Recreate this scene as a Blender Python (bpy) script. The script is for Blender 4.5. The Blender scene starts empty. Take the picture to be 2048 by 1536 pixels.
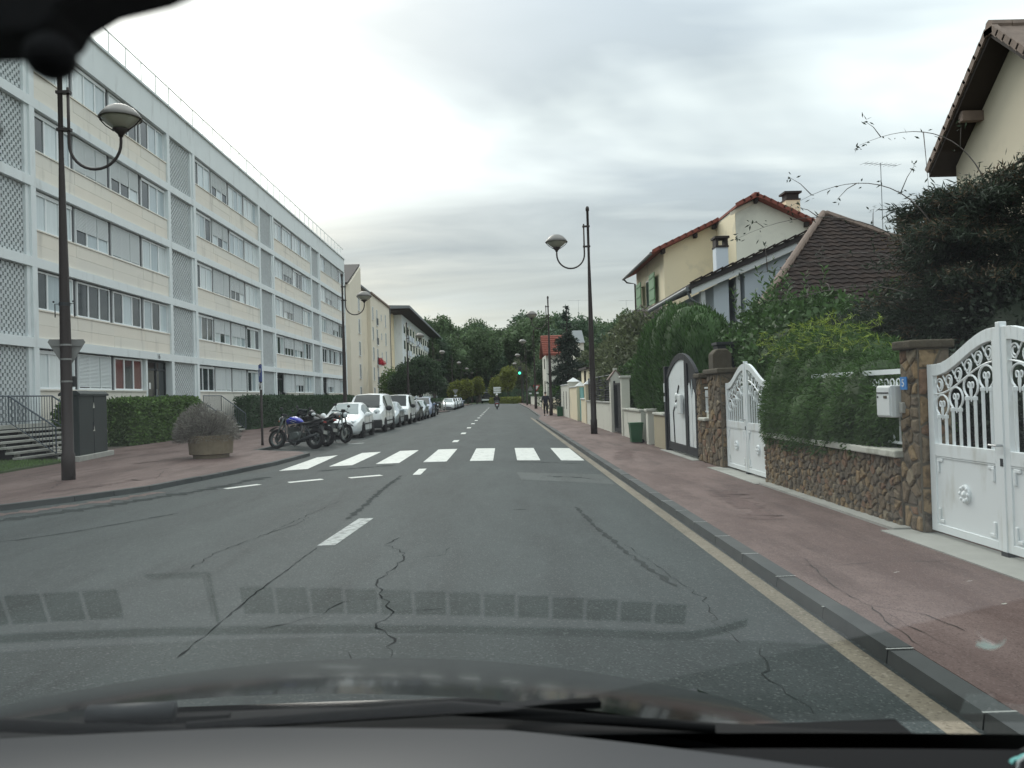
import bpy, bmesh, math, random
import numpy as np
from mathutils import Vector, Matrix
rad = math.radians
S = bpy.context.scene
COL = S.collection

# ------------------------------------------------------------------ camera
CAMZ = 1.7
yaw, pitch, roll = rad(0.83), rad(0.76), rad(1.7)
cf = Vector((math.sin(yaw)*math.cos(pitch), math.cos(yaw)*math.cos(pitch), math.sin(pitch)))
r0 = Vector((math.cos(yaw), -math.sin(yaw), 0)); u0 = r0.cross(cf)
cr = r0*math.cos(roll) - u0*math.sin(roll); cu = u0*math.cos(roll) + r0*math.sin(roll)
cam = bpy.data.cameras.new('camera'); camo = bpy.data.objects.new('camera', cam); COL.objects.link(camo)
cam.sensor_width = 36.0; cam.lens = 36.0*1650/2048
cam.clip_start = 0.02; cam.clip_end = 4000
mw = Matrix((cr, cu, -cf)).transposed().to_4x4(); mw.translation = Vector((0, 0, CAMZ)); camo.matrix_world = mw
cam.dof.use_dof = True; cam.dof.focus_distance = 28.0; cam.dof.aperture_fstop = 6.5
S.camera = camo

# ------------------------------------------------------------------ sky, sun, exposure
SUN_EL, SUN_AZ = rad(29), rad(-25)          # azimuth from +Y, negative = to the left
sdir = Vector((math.sin(SUN_AZ)*math.cos(SUN_EL), math.cos(SUN_AZ)*math.cos(SUN_EL), math.sin(SUN_EL)))
W = bpy.data.worlds.new('World'); S.world = W; W.use_nodes = True
nt = W.node_tree; nt.nodes.clear(); N = nt.nodes.new; L = nt.links.new
out = N('ShaderNodeOutputWorld'); bg = N('ShaderNodeBackground'); bg.inputs['Strength'].default_value = 0.1
L(bg.outputs[0], out.inputs[0])
sky = N('ShaderNodeTexSky'); sky.sky_type = 'NISHITA'; sky.sun_disc = False
sky.sun_elevation = SUN_EL; sky.sun_rotation = SUN_AZ; sky.air_density = 1.2; sky.dust_density = 2.0; sky.ozone_density = 1.5
def wmath(op, a, b=None, c=None, clamp=False):
    n = N('ShaderNodeMath'); n.operation = op; n.use_clamp = clamp
    for i, v in enumerate((a, b, c)):
        if v is None: continue
        if isinstance(v, (int, float)): n.inputs[i].default_value = v
        else: L(v, n.inputs[i])
    return n.outputs[0]
tc = N('ShaderNodeTexCoord'); sep = N('ShaderNodeSeparateXYZ'); L(tc.outputs['Generated'], sep.inputs[0])
zz = wmath('MAXIMUM', sep.outputs[2], 0.0)
den = wmath('ADD', zz, 0.16)
px_ = wmath('DIVIDE', sep.outputs[0], den); py_ = wmath('DIVIDE', sep.outputs[1], den)
comb = N('ShaderNodeCombineXYZ'); L(wmath('MULTIPLY', px_, 0.50), comb.inputs[0]); L(wmath('MULTIPLY', py_, 1.0), comb.inputs[1])
def wnoise(scale, detail, rough, off, dist=0.0):
    mp = N('ShaderNodeMapping'); mp.inputs['Location'].default_value = off; L(comb.outputs[0], mp.inputs[0])
    n = N('ShaderNodeTexNoise'); n.inputs['Scale'].default_value = scale; n.inputs['Detail'].default_value = detail
    n.inputs['Roughness'].default_value = rough; n.inputs['Distortion'].default_value = dist; L(mp.outputs[0], n.inputs['Vector'])
    return n.outputs['Fac']
n1 = wnoise(0.75, 5, 0.5, (3.1, 1.7, 0), 0.5); n2 = wnoise(2.1, 4, 0.55, (8.3, 4.1, 2), 0.4)
cl = wmath('ADD', wmath('MULTIPLY', n1, 0.72), wmath('MULTIPLY', n2, 0.28))
ramp = N('ShaderNodeValToRGB'); L(cl, ramp.inputs[0]); e = ramp.color_ramp.elements
e[0].position = 0.41; e[0].color = (0.285, 0.318, 0.336, 1)
e[1].position = 0.59; e[1].color = (0.69, 0.722, 0.707, 1)
m_ = e.new(0.5); m_.color = (0.475, 0.512, 0.515, 1)
# thin overcast: brighter around the veiled sun and, as any overcast, towards the zenith
dot = N('ShaderNodeVectorMath'); dot.operation = 'DOT_PRODUCT'; L(tc.outputs['Generated'], dot.inputs[0]); dot.inputs[1].default_value = sdir
d0 = wmath('MAXIMUM', dot.outputs['Value'], 0.0)
glow = wmath('ADD', wmath('MULTIPLY', wmath('POWER', d0, 60.0), 0.62), wmath('MULTIPLY', wmath('POWER', d0, 9.0), 0.16))
gl2 = wmath('MULTIPLY', glow, wmath('ADD', wmath('MULTIPLY', cl, 3.2), -0.75, clamp=True))
zen = wmath('ADD', 0.65, wmath('MULTIPLY', zz, 1.55))
gain = wmath('MULTIPLY', wmath('ADD', zen, gl2), 10.0)
vm = N('ShaderNodeVectorMath'); vm.operation = 'SCALE'; L(ramp.outputs[0], vm.inputs[0]); L(gain, vm.inputs['Scale'])
thin = wmath('MULTIPLY_ADD', n2, 0.5, 0.62, clamp=True)
mix = N('ShaderNodeMix'); mix.data_type = 'RGBA'; L(thin, mix.inputs['Factor'])
L(sky.outputs[0], mix.inputs['A']); L(vm.outputs[0], mix.inputs['B']); L(mix.outputs['Result'], bg.inputs['Color'])
sun = bpy.data.lights.new('sun', 'SUN'); sun.energy = 0.9; sun.angle = rad(35); sun.color = (1, 0.95, 0.88)
suno = bpy.data.objects.new('sun', sun); COL.objects.link(suno); suno.rotation_euler = sdir.to_track_quat('Z', 'Y').to_euler()
S.view_settings.view_transform = 'Standard'; S.view_settings.look = 'None'; S.view_settings.gamma = 1; S.view_settings.use_curve_mapping = False
S.view_settings.exposure = 0.90
S.render.engine = 'CYCLES'
S.cycles.use_denoising = True; S.cycles.max_bounces = 7; S.cycles.transparent_max_bounces = 12; S.cycles.diffuse_bounces = 3
S.cycles.glossy_bounces = 4; S.cycles.sample_clamp_indirect = 6; S.cycles.caustics_reflective = False; S.cycles.caustics_refractive = False

# ------------------------------------------------------------------ materials
M = {}
def mat(name, col, rough=0.7, spec=0.5, metal=0.0, var=0.0, vscale=3.0, bump=0.0, bscale=40.0, coat=0.0, rnd=None, isl=0.0, obj=True, stain=None, trans=0.0, aniso=None):
    """procedural principled material. var: tonal noise; rnd: list of colours picked per object; isl: value shift per mesh island;
    stain=(colour, scale, lo, hi): dirt patches"""
    m = bpy.data.materials.new(name); m.use_nodes = True; M[name] = m
    t = m.node_tree; b = t.nodes['Principled BSDF']; n = t.nodes.new; l = t.links.new
    b.inputs['Roughness'].default_value = rough; b.inputs['Metallic'].default_value = metal
    b.inputs['Specular IOR Level'].default_value = spec; b.inputs['Coat Weight'].default_value = coat; b.inputs['Coat Roughness'].default_value = 0.04
    c4 = (*col, 1.0)
    src = None
    if rnd:
        oi = n('ShaderNodeObjectInfo'); rp = n('ShaderNodeValToRGB'); rp.color_ramp.interpolation = 'CONSTANT'
        l(oi.outputs['Random'], rp.inputs[0]); els = rp.color_ramp.elements
        els[0].position = 0; els[0].color = (*rnd[0], 1); els[1].position = 1/len(rnd); els[1].color = (*rnd[1], 1)
        for i in range(2, len(rnd)): els.new(i/len(rnd)).color = (*rnd[i], 1)
        src = rp.outputs[0]
    tcn = n('ShaderNodeTexCoord'); co = tcn.outputs['Object']
    if aniso:
        mp = n('ShaderNodeMapping'); mp.inputs['Scale'].default_value = aniso; l(co, mp.inputs[0]); co = mp.outputs[0]
    def noise(sc, det=4, ro=0.55):
        q = n('ShaderNodeTexNoise'); q.inputs['Scale'].default_value = sc; q.inputs['Detail'].default_value = det; q.inputs['Roughness'].default_value = ro
        l(co, q.inputs['Vector']); return q.outputs['Fac']
    def mul(a, fac):
        v = n('ShaderNodeVectorMath'); v.operation = 'SCALE'
        if isinstance(a, tuple): v.inputs[0].default_value = a[:3]
        else: l(a, v.inputs[0])
        l(fac, v.inputs['Scale']); return v.outputs[0]
    def ma(op, a, x, y=None):
        q = n('ShaderNodeMath'); q.operation = op
        for i, v in enumerate((a, x, y)):
            if v is None: continue
            if isinstance(v, (int, float)): q.inputs[i].default_value = v
            else: l(v, q.inputs[i])
        return q.outputs[0]
    if var: src = mul(src or c4, ma('MULTIPLY_ADD', noise(vscale), 2*var, 1-var))
    if isl:
        g = n('ShaderNodeNewGeometry'); src = mul(src or c4, ma('MULTIPLY_ADD', g.outputs['Random Per Island'], 2*isl, 1-isl))
    if stain:
        sc, s_s, lo, hi = stain
        mr = n('ShaderNodeMapRange'); l(noise(s_s, 6, 0.6), mr.inputs[0]); mr.inputs[1].default_value = lo; mr.inputs[2].default_value = hi
        mx = n('ShaderNodeMix'); mx.data_type = 'RGBA'; l(mr.outputs[0], mx.inputs['Factor'])
        if src is None: mx.inputs['A'].default_value = c4
        else: l(src, mx.inputs['A'])
        mx.inputs['B'].default_value = (*sc, 1); src = mx.outputs['Result']
    if src is None: b.inputs['Base Color'].default_value = c4
    else: l(src, b.inputs['Base Color'])
    if bump:
        bp = n('ShaderNodeBump'); bp.inputs['Strength'].default_value = bump; bp.inputs['Distance'].default_value = 0.3/bscale
        l(noise(bscale, 3, 0.6), bp.inputs['Height']); l(bp.outputs[0], b.inputs['Normal'])
    if trans:
        o = t.nodes['Material Output']; tr = n('ShaderNodeBsdfTranslucent'); ms = n('ShaderNodeMixShader'); ms.inputs[0].default_value = trans
        if src is None: tr.inputs[0].default_value = c4
        else: l(src, tr.inputs[0])
        l(b.outputs[0], ms.inputs[1]); l(tr.outputs[0], ms.inputs[2]); l(ms.outputs[0], o.inputs[0])
    return m
def glassmat(name, tint=(1, 1, 1), ior=1.5, base=0.0):
    """thin pane: clear with a Fresnel mirror reflection"""
    m = bpy.data.materials.new(name); m.use_nodes = True; M[name] = m; t = m.node_tree; t.nodes.clear()
    o = t.nodes.new('ShaderNodeOutputMaterial'); a = t.nodes.new('ShaderNodeBsdfTransparent'); a.inputs[0].default_value = (*tint, 1)
    g = t.nodes.new('ShaderNodeBsdfGlossy'); g.inputs['Roughness'].default_value = 0.0
    f = t.nodes.new('ShaderNodeFresnel'); ge = t.nodes.new('ShaderNodeNewGeometry'); mr = t.nodes.new('ShaderNodeMapRange')
    t.links.new(ge.outputs['Backfacing'], mr.inputs[0]); mr.inputs[3].default_value = ior; mr.inputs[4].default_value = 1/ior; t.links.new(mr.outputs[0], f.inputs[0])
    x = t.nodes.new('ShaderNodeMixShader'); t.links.new(f.outputs[0], x.inputs[0]); t.links.new(a.outputs[0], x.inputs[1]); t.links.new(g.outputs[0], x.inputs[2])
    t.links.new(x.outputs[0], o.inputs[0]); return m
def asphalt(name, base, worn, speck, agg=85.0, patchscale=0.22):
    m = bpy.data.materials.new(name); m.use_nodes = True; M[name] = m; t = m.node_tree; b = t.nodes['Principled BSDF']; n = t.nodes.new; l = t.links.new
    tcn = n('ShaderNodeTexCoord')
    def noise(sc, det, ro, aniso=None):
        q = n('ShaderNodeTexNoise'); q.inputs['Scale'].default_value = sc; q.inputs['Detail'].default_value = det; q.inputs['Roughness'].default_value = ro
        v = tcn.outputs['Object']
        if aniso:
            mp = n('ShaderNodeMapping'); mp.inputs['Scale'].default_value = aniso; l(v, mp.inputs[0]); v = mp.outputs[0]
        l(v, q.inputs['Vector']); return q.outputs['Fac']
    def rng(s, a, b_, c=0.0, d=1.0):
        r = n('ShaderNodeMapRange'); l(s, r.inputs[0]); r.inputs[1].default_value = a; r.inputs[2].default_value = b_; r.inputs[3].default_value = c; r.inputs[4].default_value = d; return r.outputs[0]
    def mixc(f, A, B):
        x = n('ShaderNodeMix'); x.data_type = 'RGBA'
        (l(f, x.inputs['Factor']))
        for k, v in (('A', A), ('B', B)):
            if isinstance(v, tuple): x.inputs[k].default_value = (*v, 1)
            else: l(v, x.inputs[k])
        return x.outputs['Result']
    c = mixc(rng(noise(patchscale, 5, 0.6, (1.6, 0.5, 1)), 0.38, 0.64), base, worn)
    c = mixc(rng(noise(5.0, 6, 0.7), 0.42, 0.75, 0, 0.5), c, tuple(v*0.70 for v in base))
    c = mixc(rng(noise(1.3, 6, 0.62, (2.4, 0.35, 1)), 0.50, 0.68, 0, 0.75), c, tuple(v*0.66 for v in base))
    c = mixc(rng(noise(2.2, 6, 0.65, (0.5, 0.16, 1)), 0.50, 0.62, 0, 0.5), c, tuple(v*1.18 for v in worn))
    if name == 'asphalt':      # tyre-polished tracks along the lanes
        sx = n('ShaderNodeSeparateXYZ'); l(tcn.outputs['Object'], sx.inputs[0]); w1 = n('ShaderNodeMath'); w1.operation = 'MULTIPLY_ADD'; l(sx.outputs[0], w1.inputs[0]); w1.inputs[1].default_value = 3.59; w1.inputs[2].default_value = 0.6
        w2 = n('ShaderNodeMath'); w2.operation = 'COSINE'; l(w1.outputs[0], w2.inputs[0]); w3 = n('ShaderNodeMath'); w3.operation = 'MULTIPLY'; l(rng(w2.outputs[0], -0.2, 1.0, 0, 0.6), w3.inputs[0]); l(rng(noise(0.9, 4, 0.6, (1, 0.3, 1)), 0.3, 0.7), w3.inputs[1])
        c = mixc(w3.outputs[0], c, tuple(v*1.22 for v in worn))
    vo = n('ShaderNodeTexVoronoi'); vo.inputs['Scale'].default_value = agg; l(tcn.outputs['Object'], vo.inputs['Vector'])
    sepc = n('ShaderNodeSeparateColor'); l(vo.outputs['Color'], sepc.inputs[0])
    c = mixc(rng(sepc.outputs[0], 0.86, 0.98, 0, 0.42), c, speck)
    c = mixc(rng(sepc.outputs[1], 0.72, 0.95, 0, 0.55), c, tuple(v*0.5 for v in base))
    l(c, b.inputs['Base Color']); b.inputs['Roughness'].default_value = 0.72; b.inputs['Specular IOR Level'].default_value = 0.22
    bp = n('ShaderNodeBump'); bp.inputs['Strength'].default_value = 0.35; bp.inputs['Distance'].default_value = 0.006; l(vo.outputs['Distance'], bp.inputs['Height']); l(bp.outputs[0], b.inputs['Normal'])
    return m
asphalt('asphalt', (0.030, 0.0395, 0.0397), (0.043, 0.0545, 0.0543), (0.17, 0.18, 0.175))
asphalt('asphalt_bay', (0.034, 0.040, 0.039), (0.046, 0.053, 0.052), (0.15, 0.15, 0.14))
asphalt('asphalt_patch', (0.058, 0.068, 0.066), (0.078, 0.089, 0.087), (0.2, 0.2, 0.19))
asphalt('pavement', (0.114, 0.074, 0.066), (0.184, 0.131, 0.119), (0.24, 0.18, 0.165), 95, 0.5)
asphalt('pavement_patch', (0.098, 0.060, 0.054), (0.145, 0.097, 0.088), (0.2, 0.15, 0.14), 95, 0.8)
asphalt('gutter', (0.165, 0.142, 0.105), (0.215, 0.188, 0.142), (0.38, 0.34, 0.28), 60, 1.0)
mat('kerb', (0.05, 0.058, 0.058), 0.75, var=0.35, vscale=2.5, bump=0.4, bscale=90, stain=((0.064, 0.070, 0.068), 1.2, 0.5, 0.75), rnd=[(0.030, 0.036, 0.036), (0.038, 0.045, 0.045), (0.047, 0.053, 0.052)])
mat('kerb_joint', (0.34, 0.35, 0.33), 0.8)
mat('road_paint', (0.60, 0.615, 0.58), 0.55, var=0.16, vscale=6, stain=((0.20, 0.21, 0.205), 7, 0.54, 0.76))
mat('road_paint_worn', (0.32, 0.35, 0.34), 0.6, var=0.2, vscale=10, stain=((0.09, 0.10, 0.10), 12, 0.46, 0.66))
mat('tar', (0.016, 0.019, 0.019), 0.9, spec=0.05)
mat('tar_soft', (0.032, 0.038, 0.037), 0.9, spec=0.1, var=0.3, vscale=6)
mat('grass', (0.045, 0.075, 0.022), 0.8, var=0.5, vscale=8, bump=0.8, bscale=60)
mat('soil', (0.07, 0.06, 0.045), 0.9, var=0.3, vscale=2, bump=0.5)
mat('facade_white', (0.73, 0.775, 0.785), 0.75, var=0.06, vscale=0.6, stain=((0.46, 0.48, 0.48), 0.9, 0.56, 0.85), aniso=(1, 1.8, .5))
mat('facade_cream', (0.74, 0.70, 0.63), 0.8, var=0.05, vscale=0.8, rnd=[(0.77, 0.72, 0.635), (0.75, 0.71, 0.635), (0.76, 0.725, 0.65), (0.73, 0.70, 0.635)], stain=((0.40, 0.385, 0.35), 0.9, 0.56, 0.80), aniso=(1, 1.6, .30))
mat('screen_block', (0.53, 0.565, 0.575), 0.8, isl=0.05)
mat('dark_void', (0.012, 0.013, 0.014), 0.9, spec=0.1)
mat('divider_dark', (0.045, 0.048, 0.055), 0.6)
mat('pvc_white', (0.76, 0.79, 0.80), 0.4)
mat('shutter_white', (0.64, 0.68, 0.69), 0.5, bump=0.0)
mat('pane_curtain', (0.42, 0.47, 0.48), 0.08, spec=0.8, var=0.25, vscale=2.2, aniso=(1, 6, 0.3), rnd=[(0.56, 0.63, 0.65), (0.62, 0.68, 0.69), (0.40, 0.47, 0.50), (0.50, 0.58, 0.61)])
mat('pane_dark', (0.035, 0.046, 0.052), 0.05, spec=0.8)
mat('pane_red', (0.10, 0.016, 0.016), 0.08, spec=0.7, var=0.4, vscale=6)
mat('door_glass', (0.012, 0.016, 0.017), 0.06, spec=0.6)
mat('steel_dark', (0.02, 0.024, 0.028), 0.55)
mat('rail_grey', (0.085, 0.105, 0.125), 0.5)
mat('roof_rail', (0.72, 0.73, 0.70), 0.5)
mat('concrete', (0.36, 0.36, 0.33), 0.9, var=0.2, vscale=3, bump=0.3, stain=((0.22, 0.22, 0.19), 2, 0.55, 0.8))
mat('planter_concrete', (0.215, 0.178, 0.122), 0.95, var=0.35, vscale=6, bump=0.8, bscale=70)
mat('lamp_brown', (0.030, 0.021, 0.019), 0.5, var=0.12, vscale=2, spec=0.4)
mat('lamp_metal', (0.17, 0.16, 0.15), 0.45, metal=0.2)
mat('lamp_diffuser', (0.40, 0.39, 0.32), 0.25, spec=0.6)
mat('cabinet_green', (0.011, 0.020, 0.019), 0.55, var=0.15, vscale=3)
mat('sign_back', (0.25, 0.25, 0.24), 0.55, metal=0.3, var=0.2, vscale=5)
mat('sign_blue', (0.015, 0.06, 0.30), 0.4)
mat('sign_white', (0.75, 0.77, 0.77), 0.4)
mat('sign_red', (0.42, 0.03, 0.03), 0.4)
mat('rubber', (0.012, 0.012, 0.013), 0.85, spec=0.25)
mat('black_plastic', (0.015, 0.016, 0.017), 0.6)
mat('black_gloss', (0.010, 0.010, 0.011), 0.15, spec=0.5, coat=0.4)
mat('chrome', (0.40, 0.42, 0.43), 0.3, metal=1.0)
mat('alloy', (0.42, 0.44, 0.45), 0.35, metal=0.8)
mat('engine_grey', (0.12, 0.14, 0.135), 0.45, metal=0.5, var=0.3, vscale=25)
mat('tank_blue', (0.012, 0.025, 0.42), 0.2, coat=0.8)
mat('car_white', (0.86, 0.885, 0.89), 0.3, coat=0.7)
mat('car_silver', (0.36, 0.40, 0.42), 0.3, metal=0.4, coat=0.7)
mat('car_dark', (0.03, 0.035, 0.038), 0.3, coat=0.7)
mat('car_bluegrey', (0.22, 0.26, 0.36), 0.3, coat=0.6)
mat('car_glass', (0.014, 0.019, 0.021), 0.05, spec=0.35)
mat('car_glass_light', (0.16, 0.21, 0.215), 0.06, spec=0.8, var=0.3, vscale=2.5)
mat('headlight', (0.55, 0.60, 0.62), 0.1, spec=0.8, coat=0.5)
mat('amber', (0.45, 0.10, 0.01), 0.3)
mat('red_lens', (0.28, 0.01, 0.01), 0.25)
mat('logo_red', (0.55, 0.08, 0.06), 0.4)
mat('logo_blue', (0.35, 0.48, 0.72), 0.4)
mat('cream_wall', (0.72, 0.64, 0.50), 0.9, var=0.07, vscale=0.5, stain=((0.44, 0.40, 0.33), 0.5, 0.55, 0.85))
mat('cream_wall2', (0.72, 0.66, 0.55), 0.9, var=0.06, vscale=0.4)
mat('yellow_wall', (0.82, 0.72, 0.52), 0.9, var=0.06, vscale=0.8, stain=((0.45, 0.42, 0.34), 0.7, 0.55, 0.85))
mat('grey_wall', (0.70, 0.69, 0.60), 0.9, var=0.07, vscale=0.8, stain=((0.40, 0.40, 0.36), 0.7, 0.5, 0.85))
mat('offwhite_wall', (0.68, 0.67, 0.59), 0.9, var=0.07, vscale=1.2, bump=0.3, stain=((0.40, 0.39, 0.34), 1.6, 0.58, 0.85))
mat('ochre_wall', (0.40, 0.35, 0.245), 0.9, var=0.1, vscale=2, bump=0.4)
mat('white_cladding', (0.66, 0.72, 0.78), 0.7, var=0.04, vscale=1)
mat('zinc', (0.17, 0.185, 0.195), 0.6, metal=0.2)
mat('slate_roof', (0.050, 0.042, 0.040), 0.8, var=0.15, vscale=1)
mat('brown_tile', (0.04, 0.028, 0.025), 0.9, spec=0.15, bump=0.4, bscale=30, var=0.15, vscale=6, rnd=[(0.042, 0.030, 0.026), (0.035, 0.026, 0.023), (0.049, 0.035, 0.030), (0.039, 0.029, 0.027)])
mat('brown_tile_joined', (0.038, 0.027, 0.024), 0.9, spec=0.15, isl=0.15, var=0.15, vscale=2)
mat('red_tile', (0.22, 0.062, 0.042), 0.85, var=0.3, vscale=5, bump=0.4, isl=0.25)
mat('weathered_tile', (0.20, 0.15, 0.125), 0.9, var=0.35, vscale=4, bump=0.5, isl=0.25)
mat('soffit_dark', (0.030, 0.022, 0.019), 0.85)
mat('green_shutter', (0.115, 0.255, 0.125), 0.6, var=0.06, vscale=2)
mat('gate_white', (0.80, 0.84, 0.85), 0.35, spec=0.5, stain=((0.52, 0.52, 0.46), 2.6, 0.56, 0.86), aniso=(1, 1.5, .6))
mat('gate_black', (0.012, 0.014, 0.018), 0.6, spec=0.25)
mat('cowl_black', (0.006, 0.0065, 0.007), 0.8, spec=0.12)
mat('mortar', (0.150, 0.132, 0.100), 0.95, var=0.25, vscale=12, bump=0.8, bscale=60)
mat('stone', (0.2, 0.15, 0.1), 0.95, spec=0.2, var=0.55, vscale=16, bump=1.0, bscale=45, stain=((0.045, 0.036, 0.026), 9, 0.52, 0.70), rnd=[(0.180, 0.138, 0.092), (0.250, 0.175, 0.101), (0.152, 0.123, 0.092), (0.208, 0.160, 0.108), (0.279, 0.203, 0.120), (0.169, 0.130, 0.090), (0.190, 0.151, 0.106), (0.218, 0.137, 0.090), (0.147, 0.123, 0.095), (0.250, 0.207, 0.146)])
mat('stone_cap', (0.075, 0.062, 0.042), 0.95, var=0.4, vscale=8, bump=1.0, bscale=30)
mat('coping_white', (0.55, 0.55, 0.49), 0.9, var=0.2, vscale=4, stain=((0.25, 0.25, 0.20), 4, 0.5, 0.75))
mat('plate_blue', (0.05, 0.22, 0.55), 0.35)
mat('mailbox_white', (0.72, 0.75, 0.75), 0.4)
mat('mailbox_shaded', (0.62, 0.65, 0.65), 0.45)  # the box's white made greyer, shade of the near side put into the colour
mat('bin_green', (0.012, 0.085, 0.03), 0.5, var=0.1)
mat('teal_gate', (0.14, 0.40, 0.38), 0.5)
mat('bark', (0.060, 0.048, 0.038), 0.95, var=0.4, vscale=6, bump=1.0, bscale=20)
mat('bark_grey', (0.15, 0.13, 0.12), 0.95, var=0.3, vscale=8)
LEAF = dict(rough=0.6, spec=0.25, trans=0.25)
mat('leaf_hedge', (0.105, 0.180, 0.051), isl=0.5, var=0.4, vscale=1.6, **LEAF)
mat('leaf_hedge_dark', (0.051, 0.093, 0.045), isl=0.5, var=0.4, vscale=1.4, **LEAF)
mat('leaf_cypress', (0.046, 0.098, 0.026), isl=0.45, var=0.45, vscale=0.9, **LEAF)
mat('leaf_juniper', (0.060, 0.118, 0.030), isl=0.45, var=0.45, vscale=1.3, **LEAF)
mat('leaf_juniper_tip', (0.200, 0.265, 0.045), isl=0.4, var=0.3, vscale=2, **LEAF)
mat('leaf_cedar', (0.035, 0.050, 0.032), isl=0.5, var=0.5, vscale=0.9, **LEAF)
mat('leaf_cedar_dry', (0.102, 0.072, 0.043), isl=0.5, var=0.4, vscale=1.5, **LEAF)
mat('leaf_laurel', (0.058, 0.110, 0.034), isl=0.5, var=0.4, vscale=1.1, **LEAF)
mat('leaf_dark', (0.048, 0.083, 0.039), isl=0.5, var=0.45, vscale=0.5, **LEAF)
mat('leaf_spruce', (0.036, 0.054, 0.039), isl=0.5, var=0.4, vscale=1, **LEAF)
mat('leaf_forest', (0.072, 0.120, 0.067), isl=0.5, var=0.5, vscale=0.16, **LEAF)
mat('leaf_forest_b', (0.096, 0.146, 0.068), isl=0.5, var=0.5, vscale=0.2, **LEAF)
mat('leaf_yellow', (0.160, 0.182, 0.035), isl=0.45, var=0.35, vscale=0.5, **LEAF)
mat('leaf_olive', (0.112, 0.132, 0.068), isl=0.5, var=0.5, vscale=0.6, **LEAF)
mat('leaf_mauve', (0.192, 0.168, 0.168), isl=0.5, var=0.4, vscale=1, **LEAF)
mat('leaf_lavender', (0.245, 0.232, 0.208), isl=0.5, var=0.35, vscale=3, rough=0.8, spec=0.1, trans=0.1)
mat('flower_red', (0.50, 0.03, 0.05), isl=0.3)
mat('cloth_navy', (0.012, 0.014, 0.024), 0.9)
mat('cloth_black', (0.012, 0.012, 0.013), 0.9)
mat('cloth_grey', (0.11, 0.115, 0.12), 0.9)
mat('skin', (0.42, 0.27, 0.20), 0.6)
mat('hair_dark', (0.025, 0.018, 0.014), 0.7)
mat('helmet_white', (0.75, 0.77, 0.77), 0.2, coat=0.6)
mat('dash_grey', (0.125, 0.124, 0.132), 0.8, var=0.08, vscale=20, bump=0.25, bscale=900)
mat('dash_vent', (0.012, 0.012, 0.013), 0.9, spec=0.1)
mat('bonnet_paint', (0.008, 0.011, 0.013), 0.12, spec=0.25, coat=0.1)
mat('mask_teal', (0.18, 0.47, 0.45), 0.9)
mat('mask_white', (0.55, 0.58, 0.58), 0.9)
glassmat('windscreen_glass', (0.95, 0.975, 0.965), 1.85)
mat('dash_shelf', (0.030, 0.030, 0.034), 0.55, spec=0.42)
glassmat('pane_clear', (0.9, 0.93, 0.93), 1.5)
m = bpy.data.materials.new('signal_green'); m.use_nodes = True; M['signal_green'] = m
bb = m.node_tree.nodes['Principled BSDF']; bb.inputs['Base Color'].default_value = (0.02, 0.4, 0.2, 1); bb.inputs['Emission Color'].default_value = (0.10, 1.0, 0.55, 1); bb.inputs['Emission Strength'].default_value = 1.2
m = bpy.data.materials.new('lit_lamp'); m.use_nodes = True; M['lit_lamp'] = m
bb = m.node_tree.nodes['Principled BSDF']; bb.inputs['Emission Color'].default_value = (1, 0.93, 0.75, 1); bb.inputs['Emission Strength'].default_value = 2.0

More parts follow.
